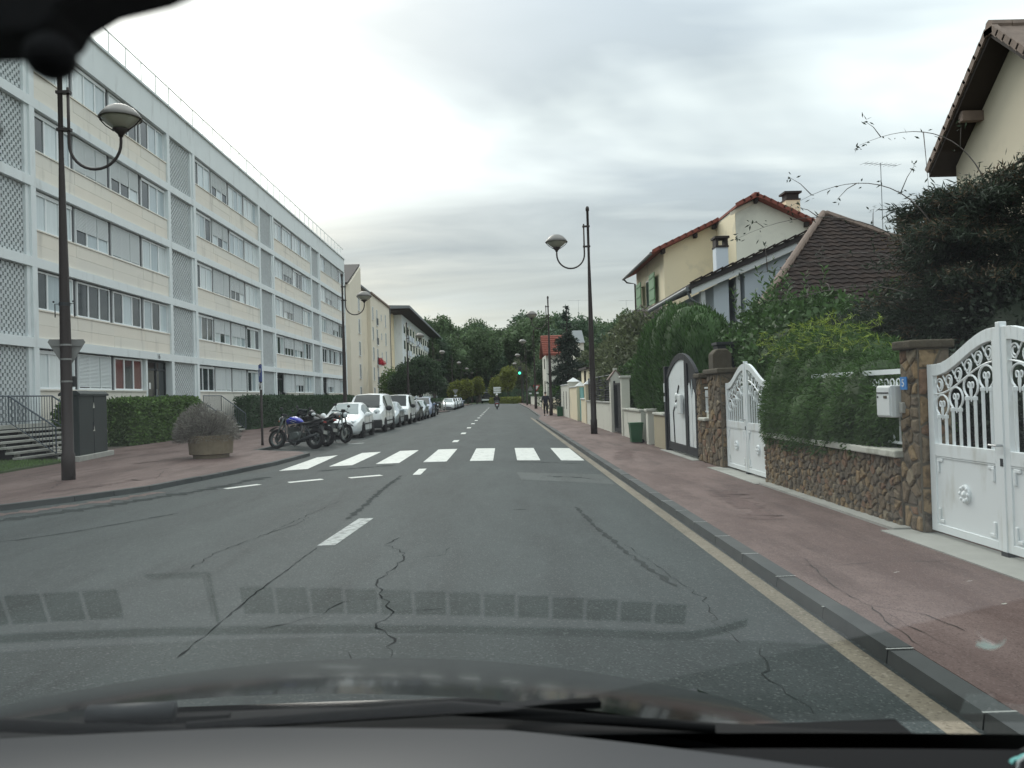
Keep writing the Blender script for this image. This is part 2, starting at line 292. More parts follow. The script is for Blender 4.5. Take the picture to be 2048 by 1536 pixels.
# ------------------------------------------------------------------ mesh helpers
class MB:
    def __init__(s): s.v = []; s.f = []
    def add(s, vs, fs):
        o = len(s.v); s.v += [tuple(p) for p in vs]; s.f += [tuple(i+o for i in q) for q in fs]; return s
    def box(s, x0, x1, y0, y1, z0, z1):
        return s.add([(x0,y0,z0),(x1,y0,z0),(x1,y1,z0),(x0,y1,z0),(x0,y0,z1),(x1,y0,z1),(x1,y1,z1),(x0,y1,z1)],
                     [(0,3,2,1),(4,5,6,7),(0,1,5,4),(1,2,6,5),(2,3,7,6),(3,0,4,7)])
    def obox(s, c, d, m=None):
        m = m or Matrix.Identity(3); c = Vector(c); hx, hy, hz = d[0]/2, d[1]/2, d[2]/2
        vs = [c + m @ Vector(p) for p in ((-hx,-hy,-hz),(hx,-hy,-hz),(hx,hy,-hz),(-hx,hy,-hz),(-hx,-hy,hz),(hx,-hy,hz),(hx,hy,hz),(-hx,hy,hz))]
        return s.add(vs, [(0,3,2,1),(4,5,6,7),(0,1,5,4),(1,2,6,5),(2,3,7,6),(3,0,4,7)])
    def bar(s, p, q, w, h=None, up=(0,0,1)):
        p, q = Vector(p), Vector(q); h = h or w; d = (q-p).normalized(); u = Vector(up)
        if abs(d.dot(u)) > 0.98: u = Vector((0,1,0))
        x = d.cross(u).normalized(); z = x.cross(d)
        vs = []
        for a in (p, q):
            for sx, sz in ((-1,-1),(1,-1),(1,1),(-1,1)): vs.append(a + x*sx*w/2 + z*sz*h/2)
        return s.add(vs, [(0,3,2,1),(4,5,6,7),(0,1,5,4),(1,2,6,5),(2,3,7,6),(3,0,4,7)])
    def tube(s, pts, r, n=8, caps=True, closed=False):
        pts = [Vector(p) for p in pts]; k = len(pts); rs = r if isinstance(r, (list, tuple)) else [r]*k
        vs = []; prev = None
        for i, p in enumerate(pts):
            if closed: t = (pts[(i+1) % k]-pts[i-1])
            else: t = pts[min(i+1, k-1)]-pts[max(i-1, 0)]
            t = t.normalized() if t.length > 1e-9 else Vector((0,0,1))
            if prev is None:
                a = Vector((0,0,1)) if abs(t.z) < 0.9 else Vector((1,0,0)); x = t.cross(a).normalized()
            else:
                x = prev - t*prev.dot(t); x = x.normalized() if x.length > 1e-6 else t.orthogonal().normalized()
            prev = x; y = t.cross(x)
            for j in range(n):
                a = 2*math.pi*j/n; vs.append(p + (x*math.cos(a)+y*math.sin(a))*rs[i])
        fs = []
        for i in range(k if closed else k-1):
            b = ((i+1) % k)*n
            for j in range(n): fs.append((i*n+j, i*n+(j+1) % n, b+(j+1) % n, b+j))
        if caps and not closed: fs += [tuple(range(n-1,-1,-1)), tuple((k-1)*n+j for j in range(n))]
        return s.add(vs, fs)
    def prism(s, poly, axis, a, b):
        """poly: 2-D outline in the two other axes (x:(y,z) y:(x,z) z:(x,y)), extruded from a to b"""
        def P(q, t): return {'x': (t, q[0], q[1]), 'y': (q[0], t, q[1]), 'z': (q[0], q[1], t)}[axis]
        k = len(poly); vs = [P(q, a) for q in poly]+[P(q, b) for q in poly]
        fs = [tuple(range(k-1,-1,-1)), tuple(range(k, 2*k))]+[(i, (i+1) % k, k+(i+1) % k, k+i) for i in range(k)]
        return s.add(vs, fs)
    def lathe(s, prof, c=(0,0,0), n=24, axis='z', sx=1.0, sy=1.0, ring=False):
        vs = []; fs = []; k = len(prof)
        for r, z in prof:
            for j in range(n):
                a = 2*math.pi*j/n; p = (r*math.cos(a)*sx, r*math.sin(a)*sy, z)
                if axis == 'x': p = (p[2], p[0], p[1])
                if axis == 'y': p = (p[0], p[2], p[1])
                vs.append((p[0]+c[0], p[1]+c[1], p[2]+c[2]))
        for i in range(k-1):
            for j in range(n): fs.append((i*n+j, i*n+(j+1) % n, (i+1)*n+(j+1) % n, (i+1)*n+j))
        if ring: fs += [((k-1)*n+j, (k-1)*n+(j+1) % n, (j+1) % n, j) for j in range(n)]
        else: fs += [tuple(range(n-1,-1,-1)), tuple((k-1)*n+j for j in range(n))]
        return s.add(vs, fs)
    def grid(s, fn, nu, nv):
        vs = [fn(i/nu, j/nv) for i in range(nu+1) for j in range(nv+1)]
        fs = [(i*(nv+1)+j, (i+1)*(nv+1)+j, (i+1)*(nv+1)+j+1, i*(nv+1)+j+1) for i in range(nu) for j in range(nv)]
        return s.add(vs, fs)
    def mesh(s, name, smooth=False):
        me = bpy.data.meshes.new(name); me.from_pydata(s.v, [], s.f); me.validate(); me.update()
        if smooth: me.shade_smooth()
        return me
    def build(s, name, mt, parent=None, smooth=False, bevel=0.0, W=False, solid=0.0, fixn=True):
        if W and parent is not None:
            o = parent.location; s.v = [(a-o.x, b-o.y, c-o.z) for a, b, c in s.v]
        me = s.mesh(name, smooth)
        if fixn:
            bm = bmesh.new(); bm.from_mesh(me); bmesh.ops.recalc_face_normals(bm, faces=bm.faces); bm.to_mesh(me); bm.free()
        return link(name, me, mt, parent, bevel, solid)
def link(name, me, mt, parent=None, bevel=0.0, solid=0.0):
    o = bpy.data.objects.new(name, me); COL.objects.link(o)
    if mt: me.materials.clear(); me.materials.append(M[mt] if isinstance(mt, str) else mt)
    if parent is not None: o.parent = parent
    if solid: q = o.modifiers.new('solid', 'SOLIDIFY'); q.thickness = solid; q.offset = 0
    if bevel: q = o.modifiers.new('bevel', 'BEVEL'); q.width = bevel; q.segments = 2; q.limit_method = 'ANGLE'
    return o
def tag(o, label=None, cat=None, group=None, kind=None):
    if label: o['label'] = label
    if cat: o['category'] = cat
    if group: o['group'] = group
    if kind: o['kind'] = kind
    return o
def thing(name, label, cat, loc=(0,0,0), rz=0.0, group=None):
    o = bpy.data.objects.new(name, None); COL.objects.link(o); o.location = loc; o.rotation_euler = (0, 0, rz)
    o.empty_display_size = 0.2
    return tag(o, label, cat, group)
def kids(o): return [c for c in bpy.data.objects if c.parent == o]
def copy_tree(o, parent=None):
    c = o.copy(); COL.objects.link(c); c.parent = parent
    for ch in kids(o): copy_tree(ch, c)
    return c
def shared(me_obj, name, parent, loc=(0,0,0), rot=(0,0,0), scale=(1,1,1)):
    o = bpy.data.objects.new(name, me_obj.data if hasattr(me_obj, 'data') else me_obj); COL.objects.link(o); o.parent = parent
    o.location = loc; o.rotation_euler = rot; o.scale = scale; return o
def bez(a, b, c, d, n=10):
    a, b, c, d = map(Vector, (a, b, c, d)); r = []
    for i in range(n+1):
        t = i/n; r.append(a*(1-t)**3+b*3*t*(1-t)**2+c*3*t*t*(1-t)+d*t**3)
    return r

# ------------------------------------------------------------------ foliage
def leafmesh(name, P, D, U, ln, wd):
    """diamond leaves at points P, along D, with side U; ln, wd arrays"""
    n = len(P); a = P; b = P+D*(ln*0.45)[:,None]+U*(wd*0.5)[:,None]; c = P+D*ln[:,None]; d = P+D*(ln*0.45)[:,None]-U*(wd*0.5)[:,None]
    V = np.stack([a,b,c,d], 1).reshape(-1,3).astype(np.float32)
    me = bpy.data.meshes.new(name); me.vertices.add(4*n); me.vertices.foreach_set('co', V.ravel())
    me.loops.add(4*n); me.loops.foreach_set('vertex_index', np.arange(4*n, dtype=np.int32))
    me.polygons.add(n); me.polygons.foreach_set('loop_start', np.arange(0,4*n,4,dtype=np.int32)); me.polygons.foreach_set('loop_total', np.full(n,4,dtype=np.int32))
    me.update(); return me
def unit(a): return a/np.maximum(np.linalg.norm(a, axis=1, keepdims=True), 1e-6)
def ell_leaves(rs, blobs, n, leaf, aspect=0.5, droop=0.0, spread=0.9, shell=0.55, lump=0.25):
    """sample leaves over a set of ellipsoids (x,y,z,rx,ry,rz)"""
    B = np.array(blobs, float); w = (B[:,3]*B[:,4]+B[:,4]*B[:,5]+B[:,3]*B[:,5]); w /= w.sum()
    k = rs.choice(len(B), n, p=w); d = unit(rs.normal(size=(n,3)))
    ph = rs.rand(3)*6; lum = 1+lump*(np.sin(d[:,0]*5+ph[0]+k)*np.sin(d[:,1]*6+ph[1]+2*k)*np.cos(d[:,2]*5+ph[2]))
    r = (shell+(1-shell)*rs.rand(n)**0.6)*lum
    P = B[k,:3]+d*B[k,3:]*r[:,None]
    D = unit(d*0.7+rs.normal(size=(n,3))*spread+np.array([0,0,-droop])); U = unit(np.cross(D, rs.normal(size=(n,3))))
    s = leaf*(0.6+0.8*rs.rand(n)); return P, D, U, s, s*aspect
def crown(name, mt, parent, blobs, n, leaf, seed=1, core=0.62, **kw):
    rs = np.random.RandomState(seed); P,D,U,l,w = ell_leaves(rs, blobs, n, leaf, **kw)
    me = leafmesh(name, P, D, U, l, w)
    o = link(name, me, mt, parent)
    if core:
        mb = MB()
        for (x,y,z,a,b,c) in blobs:
            mb.grid(lambda u, v: (x+a*core*math.sin(math.pi*v)*math.cos(2*math.pi*u), y+b*core*math.sin(math.pi*v)*math.sin(2*math.pi*u), z+c*core*math.cos(math.pi*v)), 8, 6)
        join_into(o, mb)
    return o
def join_into(o, mb):
    bm = bmesh.new(); bm.from_mesh(o.data); vs = [bm.verts.new(p) for p in mb.v]
    for q in mb.f:
        try: bm.faces.new([vs[i] for i in q])
        except ValueError: pass
    bm.to_mesh(o.data); bm.free()
def box_leaves(rs, x0,x1,y0,y1,z0,z1, n, leaf, aspect=0.5, bulge=0.08, spread=0.8):
    dx,dy,dz = x1-x0,y1-y0,z1-z0; ar = np.array([dy*dz,dy*dz,dx*dz,dx*dz,dx*dy]); ar /= ar.sum()
    k = rs.choice(5, n, p=ar); P = rs.rand(n,3)*[dx,dy,dz]+[x0,y0,z0]; nr = np.array([[-1,0,0],[1,0,0],[0,-1,0],[0,1,0],[0,0,1.]])[k]
    for i,(ax,val) in enumerate(((0,x0),(0,x1),(1,y0),(1,y1),(2,z1))): q = k==i; P[q,ax] = val
    wob = np.sin(P[:,0]*2.1+P[:,1]*1.7)*np.sin(P[:,2]*2.7+P[:,1]*2.3)*0.06+np.sin(P[:,1]*5.3+P[:,0]*3)*np.sin(P[:,1]*1.1)*0.03
    P += nr*(wob+rs.normal(size=n)*bulge*0.5)[:,None]
    D = unit(nr*0.8+rs.normal(size=(n,3))*spread); U = unit(np.cross(D, rs.normal(size=(n,3)))); s = leaf*(0.6+0.8*rs.rand(n))
    return P,D,U,s,s*aspect
def hedge(name, label, x0,x1,y0,y1,z0,z1, n, leaf, mt, seed, group=None, aspect=0.55):
    c = ((x0+x1)/2,(y0+y1)/2,z0); t = thing(name, label, 'hedge', c, group=group)
    rs = np.random.RandomState(seed); P,D,U,l,w = box_leaves(rs, x0-c[0],x1-c[0],y0-c[1],y1-c[1],0,z1-z0, n, leaf, aspect)
    o = link('foliage', leafmesh('foliage', P,D,U,l,w), mt, t)
    join_into(o, MB().box(x0-c[0]+.07,x1-c[0]-.07,y0-c[1]+.07,y1-c[1]-.07,0,z1-z0-.07)); return t
def trunk_mesh(h, r, seed, limbs=5, spread=1.0, top=0.25):
    rs = random.Random(seed); mb = MB(); pts = []; x = y = 0
    for i in range(7):
        t = i/6; pts.append((x, y, h*t)); x += rs.uniform(-1,1)*h*0.02; y += rs.uniform(-1,1)*h*0.02
    mb.tube(pts, [r*(1.25 if i == 0 else 1-(1-top)*i/6) for i in range(7)], 8)
    for k in range(limbs):
        t = rs.uniform(0.45, 0.95); b = Vector(pts[int(t*6)]); a = rs.uniform(0, 6.28); ll = h*rs.uniform(0.25, 0.5)*spread
        d = Vector((math.cos(a), math.sin(a), rs.uniform(0.4, 1.0))).normalized()
        mb.tube([b, b+d*ll*0.5+Vector((0,0,ll*0.05)), b+d*ll+Vector((0,0,ll*0.2))], [r*0.42, r*0.28, r*0.08], 6)
    return mb
def tree(name, label, loc, h, trunk_h, tr, blobs, n, leaf, mt, seed, group=None, cat='tree', bark='bark', limbs=6, **kw):
    t = thing(name, label, cat, loc, group=group)
    trunk_mesh(trunk_h, tr, seed, limbs).build('trunk', bark, t, smooth=True)
    crown('crown', mt, t, blobs, n, leaf, seed, **kw); return t
def lump_blobs(rs, cx, cy, cz, rx, ry, rz, k, f=0.5):
    """a lumpy crown: k overlapping ellipsoids inside a big one"""
    o = [(cx, cy, cz, rx*0.72, ry*0.72, rz*0.72)]
    for i in range(k):
        d = rs.normal(size=3); d /= np.linalg.norm(d); q = rs.uniform(0.45, 0.75)
        s = rs.uniform(f*0.7, f*1.15); o.append((cx+d[0]*rx*q, cy+d[1]*ry*q, cz+d[2]*rz*q, rx*s, ry*s, rz*s*0.85))
    return o

# ------------------------------------------------------------------ ground, road, pavements
PZ = 0.09      # pavement height
def rz_(x): return 0.09*(1-((x+1.8)/4.0)**2) if -5.8 < x < 2.2 else 0.0
def struct(o): return tag(o, kind='structure')
struct(MB().add([(-900,-300,-.06),(900,-300,-.06),(900,1500,-.06),(-900,1500,-.06)], [(0,1,2,3)]).build('ground', 'grass'))
RX = [-5.8+8.0*i/16 for i in range(17)]
def road_sheet(xs, y0, y1, ny):
    mb = MB(); k = len(xs)
    mb.v = [(x, y0+(y1-y0)*j/ny, rz_(x)) for j in range(ny+1) for x in xs]
    mb.f = [(j*k+i, j*k+i+1, (j+1)*k+i+1, (j+1)*k+i) for j in range(ny) for i in range(k-1)]
    return mb
road = struct(road_sheet(RX+[2.9, 3.6], -6, 175, 60).build('road', 'asphalt', smooth=True, fixn=False))
MB().add([(-60,-6,-.001),(-5.8,-6,-.001),(-5.8,20,-.001),(-60,20,-.001)], [(0,1,2,3)]).build('side_street', 'asphalt', road)
MB().add([(-8.2,20.0,-.001),(-5.8,20.0,-.001),(-5.8,175,-.001),(-8.2,175,-.001)], [(0,1,2,3)]).build('parking_bay', 'asphalt_bay', road)
def strip(poly, mt, name, dz=0.004, parent=road):
    """flat painted/laid patch following the crown"""
    mb = MB(); a, b, c, d = [Vector((p[0], p[1])) for p in poly]; n = 4
    for i in range(n+1):
        for j in range(2):
            p = (a*(1-i/n)+b*(i/n))*(1-j)+(d*(1-i/n)+c*(i/n))*j; mb.v.append((p.x, p.y, rz_(p.x)+dz))
    mb.f = [(2*i, 2*i+2, 2*i+3, 2*i+1) for i in range(n)]
    return mb.build(name, mt, parent, fixn=False)
for x in (1.76, 0.66, -0.52, -1.68, -2.86, -4.02): strip([(x-.29,20.6),(x+.29,20.6),(x+.31,25.4),(x-.27,25.4)], 'road_paint', 'crosswalk_stripe')
strip([(-5.45,20.2),(-4.75,20.2),(-4.95,25.0),(-5.5,24.6)], 'road_paint', 'crosswalk_stripe')
for (p, q) in (((-5.40,16.30),(-4.86,16.75)), ((-4.30,16.75),(-3.68,17.05)), ((-3.12,17.05),(-2.50,17.35))):
    d = (Vector(q)-Vector(p)).normalized(); nn = Vector((-d.y, d.x))*.26; a = Vector(p); b = Vector(q)
    strip([a, b, b+nn, a+nn], 'road_paint', 'give_way_dash')
def dash(x, y0, y1, w=.16, mt='road_paint', lean=0.0): return strip([(x-w/2,y0),(x+w/2,y0),(x+w/2+lean,y1),(x-w/2+lean,y1)], mt, 'lane_dash')
dash(-1.98, 9.2, 11.2, .2, 'road_paint_worn', .12)
dash(-1.80, 17.3, 18.7, .17)
for k in range(14):
    y = 29.2+6.1*k; dash(-1.66+.006*k, y, y+1.35, .2)
strip([(-5.9,31.6),(-5.3,31.6),(-5.3,32.0),(-5.9,32.0)], 'road_paint_worn', 'bay_mark'); strip([(-5.9,56.4),(-5.5,56.4),(-5.5,56.9),(-5.9,56.9)], 'road_paint_worn', 'bay_mark')
# repairs and cracks
strip([(.35,15.9),(2.05,15.1),(2.05,17.0),(.3,17.4)], 'asphalt_patch', 'repair_patch', .003)
strip([(-5.75,30),(-5.55,30),(-5.55,100),(-5.75,100)], 'asphalt_patch', 'repair_patch', .003)
def crack(pts, w, mt='tar', z=None, parent=road, seed=1, jit=.03, name='crack'):
    rs = random.Random(seed); P = []
    for a, b in zip(pts[:-1], pts[1:]):
        a, b = Vector(a), Vector(b); k = max(2, int((b-a).length/.09))
        for i in range(k):
            t = i/k; p = a*(1-t)+b*t; P.append(p+Vector((rs.uniform(-jit,jit), rs.uniform(-jit,jit))))
    P.append(Vector(pts[-1])); mb = MB(); k = len(P)
    for i, p in enumerate(P):
        t = (P[min(i+1,k-1)]-P[max(i-1,0)]); t = t.normalized() if t.length else Vector((0,1)); nn = Vector((-t.y,t.x))*w*(.15+1.1*rs.random()**1.5)*(.35 if i in (0,k-1) else 1)*.5
        for q in (p+nn, p-nn): mb.v.append((q.x, q.y, (rz_(q.x) if z is None else z)+.0035))
    mb.f = [(2*i,2*i+2,2*i+3,2*i+1) for i in range(k-1)]
    return mb.build(name, mt, parent, fixn=False)
crack([(-2.10,5.3),(-2.12,7.0),(-2.06,9.1)], .019, seed=3, jit=.012)
crack([(-2.10,11.2),(-2.12,13.0),(-2.14,15.0),(-2.1,17.2)], .10, 'tar_soft', seed=4, jit=.03)
crack([(-.74,5.1),(-.78,5.6),(-.93,5.95),(-.86,6.3),(-1.02,6.75),(-1.12,7.3),(-1.08,7.9),(-.98,8.3),(-1.12,8.8),(-1.30,9.1),(-1.22,9.6)], .018, seed=5)
crack([(-.98,6.75),(-1.3,6.6),(-1.42,6.2),(-1.75,5.9)], .012, seed=6); crack([(-.86,6.3),(-.55,6.32),(-.3,6.4)], .010, seed=7)
crack([(-.98,8.3),(-.62,8.5),(-.58,8.9)], .011, seed=8); crack([(-1.0,5.3),(-.92,5.05)], .011, seed=18)
crack([(-3.1,8.2),(-3.14,9.0),(-2.92,10.2),(-2.8,11.4),(-2.62,13.2)], .017, seed=9); crack([(-2.92,10.2),(-2.7,10.9),(-2.72,11.6)], .017, seed=19)
crack([(1.52,5.4),(1.48,5.9),(1.58,6.6),(1.52,7.1),(1.40,8.2),(1.3,9.0)], .012, seed=10); crack([(1.55,4.2),(1.5,4.8),(1.62,5.3)], .019, 'tar_soft', seed=11)
crack([(1.45,7.0),(1.25,8.6),(1.15,10.0),(1.05,12.0)], .07, 'tar_soft', seed=12, jit=.025); crack([(.5,24.9),(1.0,25.0),(1.4,25.1)], .028, 'tar_soft', seed=13)
crack([(.15,11.7),(.32,11.75)], .12, 'tar', seed=14); crack([(.95,25.2),(2.1,25.2)], .017, seed=15)
crack([(-9.5,10.6),(-8.2,12.0),(-6.9,14.2),(-5.9,16.4),(-5.3,18.6)], .55, 'tar_soft', seed=40, jit=.02, name='dark_seam'); crack([(-9.5,9.0),(-7.6,9.9),(-6.2,11.0),(-5.0,12.8)], .10, 'tar_soft', seed=41, jit=.03)
crack([(-9.2,12.75),(-8.0,13.75),(-7.2,15.0),(-6.7,16.3)], .45, 'pavement', seed=42, jit=.03, name='red_margin')
crack([(.2,20.2),(1.0,20.0),(1.9,19.6)], .16, 'tar_soft', seed=43, jit=.05, name='stain'); crack([(.9,16.6),(1.5,16.3),(1.8,16.0)], .22, 'tar_soft', seed=44, jit=.05, name='stain'); crack([(-4.3,19.4),(-3.4,19.6),(-2.6,20.0)], .3, 'tar_soft', seed=45, jit=.08, name='stain')
# gutters and kerbs
MB().add([(2.08,-6,.004),(2.26,-6,.004),(2.26,60,.004),(2.08,60,.004)], [(0,1,2,3)]).build('gutter', 'gutter', road)
right = struct(MB().prism([(2.46,-6),(60,-6),(60,175),(3.4,175),(3.3,100),(3.0,62),(2.46,54)], 'z', -.05, PZ).build('right_pavement', 'pavement'))
LK = [(-40,8.5),(-14,11.4),(-9.6,13.3),(-8.49,14.06),(-7.78,15.13),(-7.04,16.6),(-6.51,19.4),(-6.05,22.3),(-5.92,25.6),(-6.3,26.6),(-8.3,28.2),(-8.3,88.0),(-7.2,90.0),(-5.9,92.5),(-5.9,96.5),(-7.6,99),(-7.6,150),(-5.9,152),(-5.9,175)]
def inset(pts, d):
    r = []
    for i, p in enumerate(pts):
        a, b = Vector(pts[max(i-1,0)]), Vector(pts[min(i+1,len(pts)-1)]); t = (b-a).normalized(); r.append(Vector(p)+Vector((-t.y, t.x))*d)
    return r
LI = inset(LK, .17)
left = struct(MB().prism([tuple(p) for p in LI]+[(-60,175),(-60,6.5)], 'z', -.05, PZ).build('left_pavement', 'pavement'))
def kerb_run(pts, width, name, parent, L=1.0, ymax=60):
    """kerb stones along a polyline; the stone body lies to the left of the direction"""
    P = [Vector(p) for p in pts]; I = inset(pts, width-.003); rsx = random.Random(5)
    for a, b, ia, ib in zip(P[:-1], P[1:], I[:-1], I[1:]):
        ln = (b-a).length; k = max(1, round(ln/L)) if min(a.y, b.y) < ymax else 1
        for i in range(k):
            t0, t1 = i/k+.007/ln, (i+1)/k-.007/ln
            q = [a.lerp(b,t0), a.lerp(b,t1), ia.lerp(ib,t1), ia.lerp(ib,t0)]
            dz = rsx.uniform(-.006,.004); mb = MB()
            mb.v = [(p.x,p.y,-.04) for p in q]+[(p.x+(0.018*(q[3-j].x-p.x)/max((q[3-j]-p).length,1e-6) if j < 2 else 0),p.y,PZ+.004+dz) for j,p in enumerate(q)]
            mb.f = [(0,1,2,3),(4,5,6,7),(0,1,5,4),(1,2,6,5),(2,3,7,6),(3,0,4,7)]
            mb.build(name, 'kerb', parent)
            if i and q[0].y < 17:
                mb = MB(); c, d = q[0], q[3]; tt = (b-a).normalized()*.009; mb.v = [(c.x-.002,c.y-tt.y-.007,PZ+.0065),(c.x-.002,c.y+tt.y-.007,PZ+.0065),(d.x,d.y+tt.y-.007,PZ+.0065),(d.x,d.y-tt.y-.007,PZ+.0065)]
                mb.f = [(0,1,2,3)]; mb.build('mortar_joint', 'kerb_joint', parent)
kerb_run([(3.4,175),(3.25,100),(2.84,62),(2.29,54),(2.29,2.0)][::1], .17, 'kerb_stone', right)
kerb_run(LK[2:], .17, 'kerb_stone', left, ymax=40)
for i, c in enumerate(([(2.64,7.39),(3.0,7.36),(3.34,7.43),(4.02,7.37)],[(2.81,7.71),(2.66,6.87),(2.61,6.35),(2.64,5.97),(2.56,5.5),(2.51,4.96),(2.58,4.86)],[(2.68,5.75),(2.66,5.37),(2.69,5.04),(2.86,4.82)],[(2.64,5.97),(2.9,5.7),(2.95,5.3)],[(2.6,13.2),(3.4,13.0),(4.2,13.1)],[(2.6,18.5),(3.5,18.7),(4.3,18.4)])):
    crack(c, .012 if i < 4 else .02, 'soffit_dark', PZ, right, 30+i, .015)
for i,(x,y) in enumerate(((3.55,5.9),(3.7,6.6),(3.3,7.0))): crack([(x,y),(x+.06,y+.02)], .017, 'coping_white', PZ, right, 50+i, .004, 'litter_scrap')
for i, c in enumerate(([(-9.0,16.5),(-9.6,18.2),(-11.5,20.0),(-12.0,22.5)],[(-7.6,18.2),(-8.3,20.4),(-8.0,23.0)],[(-12.4,26.0),(-10.2,27.4),(-9.0,29.0)],[(-13.2,29.5),(-11.0,33.0),(-10.6,38.0)])): crack(c, .02, 'soffit_dark', PZ, left, 60+i, .03)
for i, c in enumerate(([(-8.8,15.9),(-8.2,17.2),(-7.8,19.0)],[(-10.2,23.0),(-9.6,25.5)],[(-11.8,27.0),(-10.6,30.5)],[(3.2,10.0),(3.5,13.0)],[(2.9,19.5),(3.4,23.0)])): crack(c, .5, 'pavement_patch', PZ, left if i < 3 else right, 70+i, .05, 'repair_patch')
# concrete threshold in front of the near gate
MB().box(4.12,4.62,5.6,9.0,PZ-.02,PZ+.012).build('threshold', 'concrete', right); MB().box(4.2,4.62,13.7,16.9,PZ-.02,PZ+.012).build('threshold', 'concrete', right)
MB().box(4.30,4.62,18.6,22.4,PZ-.02,PZ+.012).build('threshold', 'concrete', right); MB().box(4.26,4.5,9.0,13.7,PZ-.02,PZ+.03).build('wall_footing', 'concrete', right)
# lawn strip in front of the flats
struct(MB().prism([(-16.6,12.5),(-12.2,18.5),(-12.7,21.0),(-12.95,24.2),(-13.0,25.0),(-16.6,25.0)], 'z', PZ-.03, PZ+.05).build('lawn', 'grass'))
struct(MB().prism([(-16.6,25.0),(-14.9,25.0),(-14.9,90),(-16.6,90)], 'z', PZ-.03, PZ+.006).build('planting_strip', 'soil'))
def grass_blades():
    rs = np.random.RandomState(4); n = 16000; P = np.stack([rs.uniform(-16.4,-12.5,n), rs.uniform(17,25,n), np.full(n,PZ+.05)],1)
    P = P[(P[:,0] < -12.6-(P[:,1]-21)*.08)]; n = len(P); D = unit(rs.normal(size=(n,3))*.35+[0,0,1]); U = unit(np.cross(D, rs.normal(size=(n,3))))
    return leafmesh('lawn_grass', P, D, U, .05+.07*rs.rand(n), np.full(n,.012))
tag(link('lawn_grass', grass_blades(), 'leaf_hedge'), 'short rough grass on the lawn strip before the stairs', 'grass', kind='stuff')

# ------------------------------------------------------------------ long block of flats on the left
FX = -16.5; BAY = [29.7, 45.5, 61.3, 77.1]; BW = 12.3; CW = 3.5; ST = 2.89; WT0 = 3.9; ROOF = 16.85; YEND = 89.4
flats = thing('apartment_block', 'long five-storey white block of flats with cream panels and roof railing', 'building', (FX, 25, 0))
def fb(mb, name, mt, parent=flats, **k): return mb.build(name, mt, parent, W=(parent is flats), **k)
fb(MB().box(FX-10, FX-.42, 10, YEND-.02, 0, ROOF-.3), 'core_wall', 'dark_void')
fb(MB().box(FX-10, FX-.1, YEND-.02, YEND, 0, ROOF), 'end_wall', 'facade_white')
# frame: slab bands, columns, roof fascia
Y0 = 10.0
for s in range(5):
    zt = WT0+ST*s
    if s < 4: fb(MB().box(FX-.40, FX, Y0, YEND, zt, zt+.35), 'floor_band', 'facade_white')
fb(MB().box(FX-.40, FX+.0, Y0, YEND, WT0+4*ST, ROOF), 'roof_fascia', 'facade_white')
fb(MB().box(FX-10, FX+.10, Y0, YEND+.05, ROOF, ROOF+.10), 'roof_edge', 'facade_white')
cols = [b for b in BAY]+[b+BW for b in BAY]
for y in cols:
    for s in range(5):
        z0 = 0.1 if s == 0 else WT0+ST*(s-1)+.352; z1 = WT0+ST*s-.002
        fb(MB().box(FX-.40, FX-.003, y-.16, y+.16, z0, z1), 'column', 'facade_white')
# roof railing
rail = MB(); y = 13.0
fb(MB().tube([(FX+.02,13,ROOF+1.05),(FX+.02,YEND-.6,ROOF+1.05)], .035, 6).tube([(FX+.02,YEND-.6,ROOF+1.05),(FX-9,YEND-.6,ROOF+1.05)], .03, 6), 'roof_handrail', 'roof_rail')
while y < YEND-.4:
    fb(MB().box(FX-.0, FX+.04, y-.022, y+.022, ROOF+.1, ROOF+1.03), 'railing_post', 'roof_rail'); y += 1.62
# perforated screens (bricks in running bond with open joints)
def screen(y0, y1, z0, z1):
    mb = MB(); bw, bh, gap = .165, .125, .098; k = 0; z = z0
    while z < z1-.02:
        h = min(bh, z1-z); y = y0-(k % 2)*(bw+gap)/2
        while y < y1:
            a, b = max(y, y0), min(y+bw, y1)
            if b-a > .03: mb.box(FX-.30, FX-.16, a, b, z, z+h-.004)
            y += bw+gap
        z += bh; k += 1
    fb(MB().box(FX-.34, FX-.315, y0, y1, z0, z1), 'screen_shade_sheet', 'dark_void')  # near-black sheet standing in for the shade behind the open joints
    o = fb(mb, 'perforated_screen', 'screen_block'); o['kind'] = 'stuff'
    fb(MB().box(FX-.33, FX-.08, y1, y1+.22, z0, z1), 'screen_jamb', 'facade_white')
for b in BAY:
    for s in range(5):
        z0 = .2 if s == 0 else WT0+ST*(s-1)+.352; screen(b-CW+.16 if b > 30 else b-CW-6, b-.16-.22, z0, WT0+ST*s-.002)
